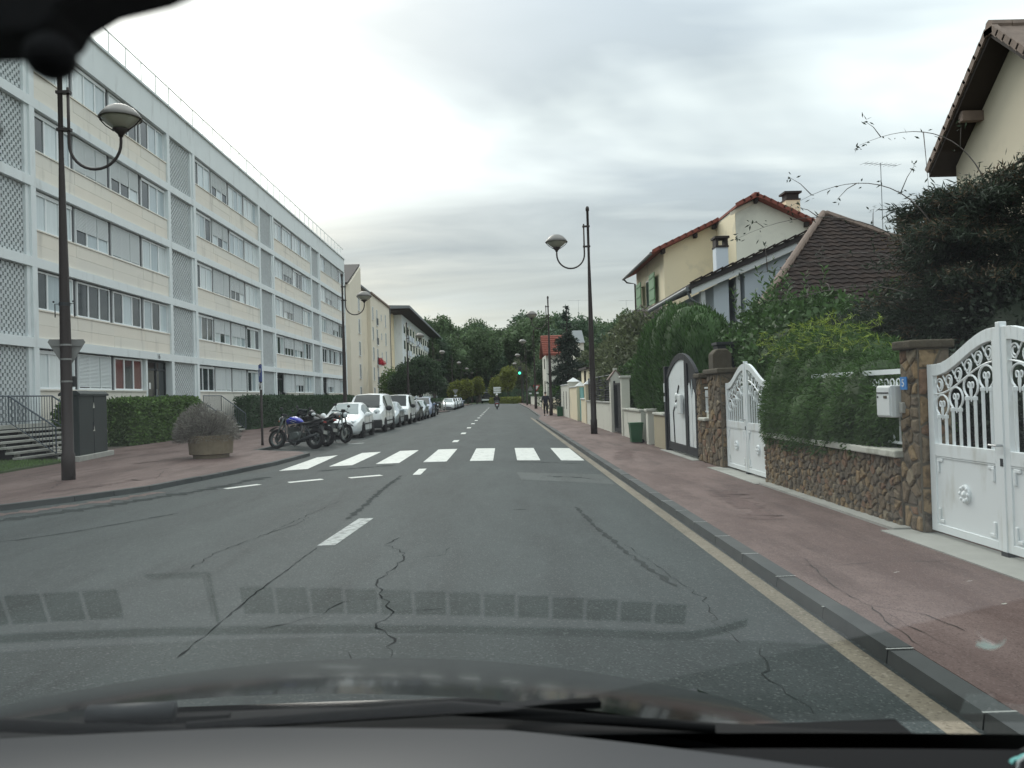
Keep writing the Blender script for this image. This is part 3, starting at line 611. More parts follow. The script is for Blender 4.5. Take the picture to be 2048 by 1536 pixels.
# windows
SW = BW/4
def win_mesh(w, h):
    fr = MB(); t = .07
    fr.box(-.05,.04,0,w,0,t).box(-.05,.04,0,w,h-t,h).box(-.05,.04,0,t,t,h-t).box(-.05,.04,w-t,w,t,h-t)
    for k in (1,2): fr.box(-.045,.035,w*k/3-.045,w*k/3+.045,t,h-t)
    fr.box(-.06,.10,-.03,w+.03,-.06,-.002)
    return fr.mesh('window')
W_W, W_H = SW-.32, 1.42
wmesh = win_mesh(W_W, W_H); wmesh.materials.append(M['pvc_white'])
pmesh = MB().box(-.012,.0,.01,W_W/3-.03,0,W_H-.12).mesh('pane')
shm = {}
def shutter_mesh(fr):
    if fr in shm: return shm[fr]
    mb = MB(); h = (W_H-.1)*fr; n = max(2, int(h/.055))
    for q in (0,1):
        a = .04+q*(W_W*.62); b = (W_W*.62-.01) if q == 0 else W_W-.04
        for i in range(n): mb.prism([(.045,i*h/n+.003),(.058,i*h/n+h/n*.5),(.045,(i+1)*h/n-.003),(.036,i*h/n+h/n*.5)], 'y', a, b)
    shm[fr] = mb.mesh('roller_shutter'); shm[fr].materials.append(M['shutter_white']); return shm[fr]
boxm = MB().box(-.03,.06,0,W_W,W_H-.13,W_H).mesh('shutter_box'); boxm.materials.append(M['pvc_white'])
pan_v = {}
for k in ('pane_curtain','pane_dark','pane_red'):
    q = pmesh.copy(); q.materials.append(M[k]); pan_v[k] = q
rsw = random.Random(12)
# per (storey, bay): codes c=curtain d=dark open part, s=shutter down, h=half shutter, r=red curtains, D=door
CODE = {(0,0):'cs rD'.replace(' ',''),(0,1):'dssd',(0,2):'Dshd',(0,3):'Dhsc',(1,0):'odod',(1,1):'dhhd',(1,2):'dhhd',(1,3):'dddc',(2,0):'chsc',(2,1):'cshc',(2,2):'chsc',(2,3):'cshd',(3,0):'cshd',(3,1):'ohcc',(3,2):'chdc',(3,3):'chsc',(4,0):'cccc',(4,1):'chdc',(4,2):'cccc',(4,3):'cssc'}
def window(y, z, code):
    o = shared(wmesh, 'window', flats, (FX-.22-FX, y-25, z))
    fr = {'s':.98,'h':.62}.get(code)
    for k in range(3):
        kind = 'pane_curtain'
        if code == 'r': kind = 'pane_red' if k != 1 else 'pane_dark'
        elif code == 'd' or code == 'h': kind = 'pane_dark' if rsw.random() < .6 else 'pane_curtain'
        elif code == 'o': kind = 'pane_dark' if k == rsw.choice((0,2)) else 'pane_curtain'
        elif rsw.random() < .15: kind = 'pane_dark'
        shared(pan_v[kind], 'pane', o, (0, W_W*k/3+.02, .06))
    if fr: shared(shutter_mesh(fr), 'roller_shutter', o, (0, 0, W_H-.02-(W_H-.1)*fr))
    elif rsw.random() < .5: shared(boxm, 'shutter_box', o)
def door(y):
    w = SW-.5
    fr = MB().box(-.1,.0,0,.07,0,2.65).box(-.1,.0,w-.07,w,0,2.65).box(-.1,.0,w*.55-.05,w*.55+.05,0,2.65).box(-.1,0,0,w,2.2,2.28).box(-.1,0,0,w,2.58,2.65)
    o = fr.build('entrance_door', 'steel_dark', flats); o.location = (-.3, y+.25-25, 1.2)
    MB().box(-.06,-.045,.07,w-.07,.0,2.6).build('pane', 'door_glass', o)
    MB().tube([(.05,w*.52,.8),(.05,w*.52,1.3)], .02, 6).build('door_handle', 'alloy', o)
    MB().box(-.04,-.03,w*.25,w*.25+.2,1.3,1.6).build('notice', 'sign_white', o)
    fb(MB().box(FX-.3, FX-.1, y+.06, y+.24, .2, WT0), 'door_jamb', 'facade_white')
def dark_strip(y, z0, z1): fb(MB().box(FX-.34, FX-.20, y-.075, y+.075, z0, z1), 'divider', 'divider_dark')
for b_i, b in enumerate(BAY):
    for s in range(5):
        zt = WT0+ST*s; zb = zt-W_H-.06
        a0, a1 = b+.16, b+BW-.16
        for k in range(4):
            y = b+k*SW
            c = CODE[(s,b_i)][k]
            if c == 'D': door(y); continue
            window(y+.16+(0 if k else .03), zb+.0, c)
            if k < 3 and CODE[(s,b_i)][k+1] != 'D': dark_strip(y+SW, zb, zt-.002)
            fb(MB().box(FX-.34,FX-.25, y+.02, y+.17, zb, zt-.004), 'window_jamb', 'pvc_white'); fb(MB().box(FX-.34,FX-.25, y+SW-.17, y+SW-.076, zb, zt-.004), 'window_jamb', 'pvc_white')
        # spandrel panels, two rows of boards; ground floor: rendered base
        zs0 = zt-2.54+.002 if s else 1.2; zs1 = zb-.06
        ks = [k for k in range(4) if CODE[(s,b_i)][k] != 'D']
        if s:
            h = (zs1-zs0)/2
            for r in range(2):
                for k in range(4):
                    q = .22 if k == 3 and r == 9 else 0
                    fb(MB().box(FX-.20, FX-.085-.004*((k+r) % 2), max(b+k*SW, a0)+.004, min(b+(k+1)*SW, a1)-.004, zs0+r*h+.012*(r == 0), zs0+(r+1)*h-.006), 'facade_panel', 'facade_cream')
            fb(MB().box(FX-.22, FX-.05, a0, a1, zs1+.001, zs1+.05), 'sill', 'facade_cream')
        else:
            ya, yb = b+min(ks)*SW+.16, b+(max(ks)+1)*SW-.16*(max(ks) == 3)
            fb(MB().box(FX-.25, FX-.085, ya, yb, 0, zs1), 'base_wall', 'facade_cream'); fb(MB().box(FX-.27, FX-.03, ya, yb, zs1+.001, zs1+.055), 'sill', 'facade_cream')
            for k in range(4):
                if k not in ks: fb(MB().box(FX-.4, FX-.05, b+k*SW+.16, b+(k+1)*SW-.16, 0, 1.2), 'door_landing', 'concrete')
# "16" over the first door
def text_part(txt, size, loc, rot, mt, parent, name='lettering', ext=.004):
    cu_ = bpy.data.curves.new(name, 'FONT'); cu_.body = txt; cu_.size = size; cu_.extrude = ext; cu_.align_x = 'CENTER'; cu_.align_y = 'CENTER'
    o = bpy.data.objects.new('tmp_text', cu_); COL.objects.link(o); dg = bpy.context.evaluated_depsgraph_get(); me = bpy.data.meshes.new_from_object(o.evaluated_get(dg)); bpy.data.objects.remove(o)
    q = link(name, me, mt, parent); q.location = loc; q.rotation_euler = rot; return q
text_part('16', .34, (.008, BAY[0]+3.42*SW-25, WT0+.17), (rad(90),0,rad(90)), 'steel_dark', flats, 'house_number')
# entrance stairs and railings
def railing(name, label, pts, h=.95, step=.13, group='stair railings of the flats'):
    """pts: foot line of the railing"""
    b = Vector(pts[0]); t = thing(name, label, 'railing', b, group=group)
    P = [Vector(p)-b for p in pts]
    for a, c in zip(P[:-1], P[1:]):
        up = Vector((0,0,h)); lo = Vector((0,0,.1))
        MB().tube([a+up, c+up], .028, 6).build('handrail', 'rail_grey', t); MB().tube([a+lo, c+lo], .016, 6).build('bottom_rail', 'rail_grey', t)
        n = int((c-a).length/step)
        for i in range(n+1):
            q = a.lerp(c, i/max(n,1)); MB().tube([q+lo, q+up], .022 if i in (0,n) else .010, 5).build('baluster', 'rail_grey', t)
    return t
def stairs(label, x_top, x_bot, y0, y1, n=7, ztop=1.2):
    t = thing('entrance_stairs', label, 'stairs', ((x_top+x_bot)/2, (y0+y1)/2, PZ), group='concrete stairs up to the flats')
    dx = (x_bot-x_top)/n; dz = (ztop-PZ)/n
    for i in range(n):
        x0 = x_top+dx*i; z = ztop-dz*(i+1)+.0
        MB().box(x0-.02, x0+dx+.05, y0, y1, z-.07, z).build('tread', 'concrete', t, W=True, bevel=.008)
        for y in (y0+.4, (y0+y1)/2, y1-.4): MB().box(x0+.05, x0+dx-.05, y-.07, y+.07, max(z-dz, PZ-.02), z-.072).build('tread_support', 'concrete', t, W=True)
    MB().box(FX-.02, x_top-.02, y0, y1, ztop-.12, ztop).build('landing', 'concrete', t, W=True)
    MB().box(x_top-.5, x_top-.02, y0+.1, y1-.1, .05, ztop-.13).build('base', 'dark_void', t, W=True); return t  # near-black block standing in for the shade behind the open risers
stairs('grey concrete stairs with open risers at the left edge, beside the lawn', -15.9, -14.35, 25.2, 29.6)
railing('stair_railing', 'dark metal railing along the far side of the left-edge stairs', [(-16.3,26.6,1.2),(-15.9,29.5,1.2),(-14.4,29.55,.15)])
railing('stair_railing', 'dark metal railing in the middle of the left-edge stairs', [(-15.9,26.9,1.2),(-14.4,26.9,.15)])
stairs('grey concrete stairs behind the planter shrub, up to the door numbered sixteen', -15.9, -14.4, 43.2, 47.2)
railing('stair_railing', 'dark metal railing beside the door numbered sixteen, near side', [(-16.35,39.3,1.2),(-16.0,43.2,1.2),(-14.5,43.2,.15)])
railing('stair_railing', 'dark metal railing on the far side of the stairs by door sixteen', [(-15.9,44.4,1.2),(-15.85,47.1,1.2),(-14.5,47.1,.15)])
railing('stair_railing', 'dark metal railing at the door above the long hedge', [(-15.9,61.8,1.2),(-15.9,68.0,1.2),(-14.9,71.5,.3)], step=.2)
railing('stair_railing', 'dark metal railing at the farthest door of the flats', [(-15.9,77.5,1.2),(-15.9,84.0,1.2)], step=.2)
# hedges before the flats
hedge('clipped_hedge', 'bright green clipped hedge right of the green cabinet', -16.0,-15.0,33.6,41.4,PZ,1.94, 15000, .13, 'leaf_hedge', 21)
hedge('clipped_hedge', 'long dark clipped hedge behind the motorcycles', -15.9,-14.9,49.6,85,PZ,2.02, 26000, .14, 'leaf_hedge_dark', 22)
t = thing('laurel_bush', 'loose green bush between the left-edge stairs and the cabinet', 'bush', (-15.75,30.15,PZ))
crown('foliage', 'leaf_hedge', t, [(0,0,.9,.5,.45,.9),(.2,.2,.7,.5,.4,.75),(.1,-.1,1.5,.4,.35,.4)], 3000, .14, 23); MB().tube([(0,0,0),(0,.05,.9)], .04, 6).build('stem', 'bark', t)

# ------------------------------------------------------------------ second and third block
B2 = thing('apartment_house', 'cream rendered block of flats with a steep dark roof, next to the white one', 'building', (-17, 95, 0))
def b2(mb, name, mt, parent=B2, **k): return mb.build(name, mt, parent, W=(parent is B2), **k)
b2(MB().prism([(95,0),(103,0),(103,18.2),(95,15.0)], 'x', -29, -17), 'wall', 'cream_wall2')
b2(MB().prism([(94.6,14.95),(103.4,18.45),(103.4,18.65),(94.5,15.15)], 'x', -29, -17.15), 'roof', 'slate_roof')
b2(MB().box(-29,-17.6,103,111,0,15.9), 'wall', 'cream_wall'); b2(MB().box(-29,-17.1,111,130,0,15.9), 'wall', 'cream_wall2')
b2(MB().box(-29,-17.05,103,110.99,15.9,16.1), 'roof_edge', 'zinc'); b2(MB().box(-29,-16.9,111,130.2,15.9,16.15), 'roof_edge', 'weathered_tile')
b2(MB().tube([(-16.95,129.7,0),(-16.95,129.7,15.9)], .07, 6), 'downpipe', 'zinc')
wa = MB().box(-.02,.03,-.55,.55,0,1.55).mesh('window_opening'); wa.materials.append(M['pane_dark'])
fa = MB().box(-.02,.05,-.62,-.55,-.05,1.6).box(-.02,.05,.55,.62,-.05,1.6).box(-.02,.05,-.55,.55,1.55,1.6).box(-.02,.05,-.05,.05,0,1.55).box(-.02,.14,-.65,.65,-.12,-.05).mesh('window'); fa.materials.append(M['pvc_white'])
def simple_window(parent, loc, sy=1.0, sz=1.0):
    o = shared(fa, 'window', parent, loc, scale=(1,sy,sz)); shared(wa, 'pane', o); return o
for s in range(5):
    z = 1.6+2.75*s
    simple_window(B2, (.02, 5.9, z), .8, 1.05)
    for y, sy, sz in ((17.6,.75,1.05),(21.3,.8,1.35),(25.6,.5,.55),(30.0,.75,1.1)):
        if z+1.55*sz < 15.6: simple_window(B2, (-.08, y, z-(.5 if sz > 1.2 else 0)+(.5 if sz < .6 else 0)), sy, sz)
    # window guards
    if s:
        g = MB()
        for i in range(6): g.box(.0,.04,20.55+.3*i-.02,20.55+.3*i+.02,z-.5,z+.4)
        g.box(0,.04,20.4,22.2,z+.4,z+.44); g.build('window_guard', 'zinc', B2)
# red flowers in a window box
t = thing('window_box', 'white window box full of red flowers on the cream block', 'window box', (-16.95,116.3,6.45))
MB().box(.03,.35,-.6,.6,-.3,.0).build('box', 'sign_white', t)
crown('flowers', 'flower_red', t, [(.25,0,.45,.35,.75,.55),(.55,.5,.25,.3,.5,.3)], 700, .16, 31)
B3 = thing('flat_roofed_block', 'grey and cream block of flats under a wide overhanging flat roof', 'building', (-17, 144, 0))
def b3(mb, name, mt, parent=B3, **k): return mb.build(name, mt, parent, W=(parent is B3), **k)
b3(MB().box(-30,-18.4,144,250,0,16.6), 'wall', 'yellow_wall'); b3(MB().box(-18.4,-17,145.6,250,0,16.5), 'street_wall', 'facade_white')
b3(MB().prism([(-30.5,16.9),(-14.9,16.9),(-14.9,17.35),(-30.5,17.9)], 'y', 139.5, 236), 'roof_slab', 'zinc')
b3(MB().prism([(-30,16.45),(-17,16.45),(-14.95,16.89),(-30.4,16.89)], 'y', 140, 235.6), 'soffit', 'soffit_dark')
wb = MB().box(-.02,.06,-.95,.95,0,1.5).mesh('window_opening'); wb.materials.append(M['pane_dark'])
bal = MB().box(0,.25,-1.6,1.6,0,1.0).mesh('balcony'); bal.materials.append(M['white_cladding'])
pnl = MB().box(0,.05,-1.2,1.2,0,2.4).mesh('wall_panel'); pnl.materials.append(M['grey_wall'])
rb = random.Random(3)
for s in range(5):
    z = 2.0+2.85*s
    for i in range(19):
        y = 149+5.3*i
        shared(wb, 'window', B3, (0, y-144, z)); shared(pnl, 'wall_panel', B3, (0, y-144+2.6, z-.4))
        if rb.random() < .6: shared(bal, 'balcony', B3, (.02, y-144+rb.choice((0,2.6)), z-.95))
# low white building and a kiosk front glimpsed beneath the round tree
KB = thing('garage_row', 'low white building front glimpsed under the round tree', 'building', (-14.5, 128, 0))
KB_ = lambda mb, n, m_: mb.build(n, m_, KB, W=True)
KB_(MB().box(-20,-14.5,124,134,0,2.9), 'wall', 'offwhite_wall'); KB_(MB().box(-20.2,-14.2,123.8,134.2,2.9,3.3), 'roof', 'zinc'); KB_(MB().box(-17.6,-15.2,123.9,124.05,0.2,2.4), 'door', 'soffit_dark'); KB_(MB().box(-16.4,-15.4,123.8,123.88,1.5,2.1), 'sign_panel', 'sign_red')

# ------------------------------------------------------------------ street lamps
def lamp_proto(label, loc, side, group='brown street lamps with hooked arms'):
    """side=+1: the arm reaches towards +X"""
    t = thing('street_lamp', label, 'street lamp', loc, group=group); s = side
    MB().lathe([(.0,0),(.135,0),(.135,.55),(.115,.58),(.112,2.8),(.095,4.4),(.062,6.4),(.050,6.9),(.050,8.85),(.07,8.87),(.075,8.95),(.06,9.03),(0,9.06)], n=12).build('post', 'lamp_brown', t, smooth=True)
    x0 = .17*s; x1 = 1.27*s; r = (x1-x0)/2; pts = [(x0,0,8.35),(x0,0,7.5),(x0,0,7.15)]
    for i in range(1, 16):
        a = math.pi*i/16; pts.append((x0+r-r*math.cos(a), 0, 7.15-abs(r)*math.sin(a)*1.02))
    pts += [(x1,0,7.15),(x1,0,7.28)]
    MB().tube(pts, .032, 8).build('arm', 'lamp_brown', t, smooth=True)
    for z in (8.25, 7.45): MB().box(min(-.07*s,x0+.05*s), max(-.07*s,x0+.05*s), -.06,.06, z-.03,z+.03).build('clamp', 'lamp_brown', t)
    MB().lathe([(.0,7.26),(.045,7.27),(.06,7.32),(.17,7.42),(.16,7.435),(.0,7.40)], (x1,0,0), 20).build('cup', 'lamp_brown', t, smooth=True)
    for a in (0, math.pi): MB().tube([(x1+.15*math.cos(a),0,7.40),(x1+.32*math.cos(a),0,7.52),(x1+.445*math.cos(a),0,7.66)], .014, 6).build('stay', 'lamp_brown', t)
    MB().lathe([(.0,7.405),(.14,7.44),(.28,7.535),(.37,7.62),(.40,7.66),(.36,7.70),(0,7.72)], (x1,0,0), 20).build('diffuser', 'lamp_diffuser', t, smooth=True)
    MB().lathe([(.0,7.95),(.15,7.94),(.28,7.87),(.38,7.76),(.445,7.66),(.43,7.645),(.36,7.73),(.26,7.82),(.14,7.88),(0,7.9)], (x1,0,0), 20).build('hood', 'lamp_metal', t, smooth=True)
    return t
lab_l = ['brown street lamp nearest on the left, with a triangular sign on its post','brown street lamp at the far end of the white flats','brown street lamp in front of the round dark tree','brown street lamp just beyond the round dark tree','distant street lamp on the left, first against the wood','distant street lamp on the left, second against the wood','distant street lamp on the left, farthest against the wood']
lab_r = ['brown street lamp nearest on the right pavement, by the pale wall','brown street lamp by the small conifer, behind the pedestrian','distant street lamp on the right, above the red-roofed cottage side','distant street lamp on the right, third along the kerb line','distant street lamp on the right, nearest the green traffic light']
L0 = None
for i, (x, y, sc) in enumerate(((-9.75,18.7,1.06),(-9.1,48.5,1.0),(-9.0,81,1.0),(-9.0,112,1.0),(-8.3,144,.97),(-8.2,176,.97),(-8.2,208,.97))):
    if L0 is None: o = L0 = lamp_proto(lab_l[i], (x,y,PZ), 1)
    else: o = copy_tree(L0); o.location = (x,y,PZ); o['label'] = lab_l[i]
    o.scale = (sc,sc,sc)
L1 = None
for i, (x, y, sc) in enumerate(((3.62,32.2,.985),(3.75,61.5,.985),(3.9,92,.98),(4.0,124,.98),(4.1,156,.97))):
    if L1 is None: o = L1 = lamp_proto(lab_r[i], (x,y,PZ), -1)
    else: o = copy_tree(L1); o.location = (x,y,PZ); o['label'] = lab_r[i]
    o.scale = (sc,sc,sc)

# ------------------------------------------------------------------ street furniture on the left
def tri(r, z, y, flip=-1):   # triangle, point down
    c = .12*r; pts = []
    for k in range(3):
        a = math.pi/2*flip+2*math.pi*k/3
        for da in (-.09,.09): pts.append((r*math.cos(a+da), z+r*math.sin(a+da)))
    return pts
t = thing('give_way_sign', 'grey back of a triangular give-way sign strapped to the nearest lamp post', 'road sign', (-9.75,18.7,0))
MB().prism(tri(.42,3.02,0), 'y', .15,.165).build('plate', 'sign_back', t); MB().prism([(x*.985,3.02+(z-3.02)*.985) for x,z in tri(.42,3.02,0)], 'y', .166,.169).build('face', 'sign_white', t)
for z in (3.12, 2.80): MB().box(-.30 if z > 3 else -.15,.30 if z > 3 else .15,.122,.15,z-.015,z+.015).lathe([(.127,z-.02),(.127,z+.02)], n=14).build('strap', 'sign_back', t)
MB().box(.02,.20,.02,.10,2.18,2.42).build('junction_box', 'black_plastic', t, bevel=.02); MB().lathe([(.128,2.28),(.128,2.32)], n=14).build('strap', 'sign_back', t)
t.rotation_euler = (0,0,rad(20))
t = thing('flower_brackets', 'thin metal flower-basket brackets on the nearest lamp post', 'bracket', (-9.75,18.7,0))
for s in (-1,1): MB().tube([(.1*s,0,4.05),(.22*s,0,4.05),(.22*s,0,3.75)], .012, 5).tube([(.22*s-.03,0,4.08),(.22*s-.03,0,4.12)], .02, 5).build('bracket_arm', 'steel_dark', t)
MB().lathe([(.118,4.0),(.118,4.08)], n=14).build('band', 'steel_dark', t)
t = thing('utility_cabinet', 'dark green street cabinet with two small white warning triangles', 'cabinet', (-13.15,26.3,PZ), rad(8))
MB().box(-.28,.34,-1.55,1.65,-.02,.16).build('plinth', 'concrete', t, bevel=.02)
MB().box(-.26,.26,-1.28,-.02,.16,1.98).build('door', 'cabinet_green', t, bevel=.02); MB().box(-.26,.26,.0,1.26,.16,1.98).build('door', 'cabinet_green', t, bevel=.02)
MB().prism([(-.31,1.98),(.31,1.98),(.31,2.04),(.2,2.13),(-.2,2.13),(-.31,2.04)], 'y', -1.32,1.30).build('roof', 'cabinet_green', t)
for z in (.95, 1.68):
    MB().prism([(-.08,z-.09),(.08,z-.09),(0,z+.09)], 'x', .262,.266).build('warning_triangle', 'coping_white', t)
    t.children  # keep
MB().tube([(.28,-.1,.9),(.28,-.1,1.15)], .015, 6).build('handle', 'steel_dark', t)
t = thing('concrete_planter', 'round exposed-aggregate planter on the left pavement corner', 'planter', (-8.72,24.9,PZ))
MB().lathe([(.0,.0),(.52,.0),(.52,.10),(.62,.12),(.655,.62),(.66,.68),(.57,.68),(.55,.6),(0,.58)], n=28).build('bowl', 'planter_concrete', t, smooth=False, bevel=.01)
MB().lathe([(0,.585),(.545,.60),(0,.62)], n=20).build('earth', 'soil', t)
t = thing('grey_shrub', 'dried grey lavender shrub spilling over the round planter', 'shrub', (-8.80,24.9,PZ+.6))
t.scale = (.86,.86,.95)
rs = np.random.RandomState(41); n = 15000
d = unit(rs.normal(size=(n,3))*[1,1,.75]+[-.25,0,.55]); d[:,2] = np.abs(d[:,2])*1.1-.12; d = unit(d)
rr = .35+.62*rs.rand(n)**.6; P = d*rr[:,None]*np.array([1.10,.85,1.12]); q = P[:,0] < 0; P[q,0] *= 1.1; P[~q,2] *= .78
D = unit(d+rs.normal(size=(n,3))*.35); U = unit(np.cross(D, rs.normal(size=(n,3))))
link('foliage', leafmesh('foliage', P, D, U, .07+.09*rs.rand(n), .010+.012*rs.rand(n)), 'leaf_lavender', t)
st = MB()
for i in range(60):
    a = Vector(d[i])*.85; a.x *= 1.1; st.tube([(0,0,0), a*.5+Vector((0,0,.05)), a], [.012,.008,.003], 4)
st.build('stems', 'bark_grey', t)
t = thing('parking_sign', 'blue parking sign with white P on a brown pole beside the motorcycles', 'road sign', (-9.0,31.2,PZ), rad(-58))
MB().lathe([(0,0),(.055,0),(.045,.1),(.045,3.05),(0,3.06)], n=10).build('pole', 'lamp_brown', t, smooth=True)
MB().box(-.05,.35,-.07,-.05,2.38,3.02).build('plate', 'sign_blue', t, bevel=.01)
text_part('P', .42, (.19,-.078,2.72), (rad(90),0,0), 'sign_white', t, 'letter')
MB().box(-.05,.30,-.07,-.05,2.08,2.33).build('sub_plate', 'sign_white', t, bevel=.005)
MB().box(.06,.22,-.078,-.071,2.15,2.20).box(.10,.18,-.078,-.071,2.20,2.26).lathe([(0,-.078),(.03,-.078),(.03,-.071),(0,-.071)], (.10,0,2.14), 10, 'y').build('pictogram', 'steel_dark', t)
# far give-way sign, bollards and box
def small_triangle_sign(label, loc, face, up=-1, h=2.4, r=.42):
    t = thing('give_way_sign', label, 'road sign', loc)
    MB().tube([(0,0,0),(0,0,h+.35)], .035, 8).build('pole', 'steel_dark', t)
    MB().prism(tri(r,h,0,up), 'y', -.05,-.036).build('plate', 'sign_red' if face else 'sign_back', t)
    if face: MB().prism([(x*.62,h+(z-h)*.62) for x,z in tri(r,h,0,up)], 'y', -.054,-.0505).build('face', 'sign_white', t)
    MB().box(-.2,.2,-.05,-.04,h-.75,h-.55).build('sub_plate', 'sign_white', t); return t
small_triangle_sign('red and white give-way triangle on the right pavement by the hedge', (4.05,92,PZ), True)
small_triangle_sign('small grey-backed triangle sign far on the right pavement', (4.3,118,PZ), False, 1)
small_triangle_sign('white-grey triangle sign far on the left, above the parked white car', (-6.4,118,PZ), False)
t = thing('direction_sign', 'stack of pale direction arrows standing on the far roundabout', 'road sign', (-.6,165,0))
MB().tube([(0,0,0),(0,0,3.4)], .05, 8).build('pole', 'steel_dark', t)
for z in (2.3,2.75,3.2): MB().prism([(-.75,z-.18),(.55,z-.18),(.85,z),(.55,z+.18),(-.75,z+.18)], 'y', -.07,-.05).build('arrow_plate', 'sign_white', t)
t = thing('traffic_light', 'far traffic light showing green over the right lane', 'traffic light', (4.2,150,PZ))
MB().tube([(0,0,0),(0,0,5.6),(-.2,0,5.9),(-.45,0,5.95)], .07, 8).build('mast', 'steel_dark', t)
MB().box(-.85,-.30,-.15,.15,5.2,6.7).build('head', 'black_plastic', t, bevel=.05)
MB().lathe([(0,-.17),(.24,-.17),(.24,-.15),(0,-.15)], (-.58,0,5.55), 14, 'y').build('green_lens', 'signal_green', t)
for z in (6.0,6.42): MB().lathe([(0,-.165),(.18,-.165),(.18,-.15),(0,-.15)], (-.58,0,z), 12, 'y').build('dark_lens', 'black_gloss', t)
for i,(x,y) in enumerate(((-6.5,97.4),(-6.9,98.2),(-7.2,100.4),(-7.6,102))):
    t = thing('bollard', 'slim pale bollard on the far left pavement corner', 'bollard', (x,y,PZ), group='slim bollards on the far left corner'); MB().lathe([(0,0),(.06,0),(.06,.95),(.075,.96),(.075,1.02),(0,1.06)], n=8).build('post', 'concrete', t)

# ------------------------------------------------------------------ vehicles
def wheel(parent, x, y, r, w, side, rim='alloy'):
    tyre = MB().lathe([(r*.62,-w/2),(r*.93,-w/2),(r,-w*.36),(r,w*.36),(r*.93,w/2),(r*.62,w/2)], (x,y,r), 22, 'x').build('tyre', 'rubber', parent, smooth=False)
    rm = MB(); xo = x+side*w*.38; rm.lathe([(0,-.012),(r*.63,-.012),(r*.63,.012),(0,.012)], (xo,y,r), 20, 'x').build('rim', rim, tyre)
    sp = MB()
    for k in range(5):
        a = 2*math.pi*(k+.5)/5; m_ = Matrix.Rotation(a, 3, 'X'); sp.obox(Vector((xo+side*.014,y,r))+m_ @ Vector((0,0,r*.40)), (.008,.085,r*.26), m_)
    sp.build('rim_openings', 'black_plastic', tyre); return tyre
def car(name, label, cat, loc, secs, ws, roofi, glass_side, paint, wheels, wr=.31, glass='car_glass', rz=0.0, tw=.2, lights=None, rear=None, extra=None):
    """secs: (y, zlow, wlow, zbelt, wbelt, ztop, wtop). ws=(i0,i1) windscreen sections, rear=(i0,i1) back window, glass_side: section spans with side glass"""
    t = thing(name, label, cat, loc, rz, 'vehicles parked along the left kerb')
    rows = []
    for (y,zl,wl,zb,wb,zt,wt) in secs:
        wm = max(wl,wb)*1.015; h = [(0,zl),(wl*.88,zl),(wm,zl+.14),(wm,(zl+zb)*.5+.1),(wb,zb),(wt,zt-.07*(zt-zb > .2)-.01),(wt*.82,zt),(0,zt+.025)]
        rows.append([(-x,y,z) for x,z in h[::-1]]+[(x,y,z) for x,z in h[1:-1]])
    k = len(rows[0]); body = MB(); gl = {}
    body.v = [p for r in rows for p in r]
    for i in range(len(rows)-1):
        for j in range(k):
            q = (i*k+j, (i+1)*k+j, (i+1)*k+(j+1) % k, i*k+(j+1) % k); jj = j
            top = jj in (0,1,k-1,k-2); side = jj in (2,k-3)
            # profile order: 0 top centre(left half going out) ... find by index
            kind = None
            if ws and ws[0] <= i < ws[1] and top and jj in (0,k-1): kind = 'windscreen'
            elif rear and rear[0] <= i < rear[1] and jj in (0,k-1): kind = 'rear_window'
            elif any(a <= i < b for a,b in glass_side) and side: kind = 'side_window' + ('L' if jj == 2 else 'R') + str([n for n,(a,b) in enumerate(glass_side) if a <= i < b][0])
            if kind: gl.setdefault(kind, []).append(q)
            else: body.f.append(q)
    body.f += [tuple(range(k)), tuple((len(rows)-1)*k+j for j in range(k))]
    b = body.build('body', paint, t, smooth=True)
    b.modifiers.new('edge', 'EDGE_SPLIT').split_angle = rad(38)
    for kind, fs in gl.items():
        nm = 'side_window' if kind.startswith('side') else kind
        g = MB(); ids = sorted({i for q in fs for i in q}); mp = {a:n for n,a in enumerate(ids)}; g.v = [body.v[i] for i in ids]; g.f = [tuple(mp[i] for i in q) for q in fs]
        g.build(nm, glass, t, smooth=True)
    W_ = max(s[2] for s in secs)
    for (y, fr) in wheels:
        for sd in (-1,1):
            MB().lathe([(0,-.01),(wr*1.16,-.01),(wr*1.16,.02),(0,.02)], (sd*(W_+.005),y,wr+.02), 18, 'x').build('wheel_arch', 'black_plastic', t)
            wheel(t, sd*(W_-tw/2+.045), y, wr, tw, sd)
    return t
def ellipsoid(c, r, n=10, m=8):
    mb = MB(); mb.grid(lambda u,v: (c[0]+r[0]*math.sin(math.pi*v)*math.cos(2*math.pi*u), c[1]+r[1]*math.sin(math.pi*v)*math.sin(2*math.pi*u), c[2]+r[2]*math.cos(math.pi*v)), n, m); return mb
def face_kit(t, y, W_, zl, zh, lamp=(.2,.09,.13), lx=.58, grille=True, plate=True, bumper=None, yl=None):
    yl = y+.12 if yl is None else yl
    for s in (-1,1):
        h = ellipsoid((s*lx,yl,zh), lamp).build('headlight', 'headlight', t, smooth=True)
        ellipsoid((s*lx,yl-lamp[1]*.25,zh), (lamp[0]*.45,lamp[1]*.8,lamp[2]*.55)).build('reflector', 'zinc', h, smooth=True)
    if grille: MB().box(-.42,.42,y-.015,y+.1,zl-.06,zl+.06).build('grille', 'black_plastic', t, bevel=.02)
    if bumper: MB().box(-W_+.04,W_-.04,y-.07,y+.25,bumper[0],bumper[1]).build('bumper', 'black_plastic', t, bevel=.06)
    if plate: MB().box(-.26,.26,y-.085,y-.065,.42,.53).build('number_plate', 'sign_white', t)
def mirrors(t, x, y, z, mt, s=1.0):
    for d in (-1,1):
        m_ = ellipsoid((d*(x+.12),y,z), (.13*s,.07*s,.10*s)).build('wing_mirror', mt, t, smooth=True)
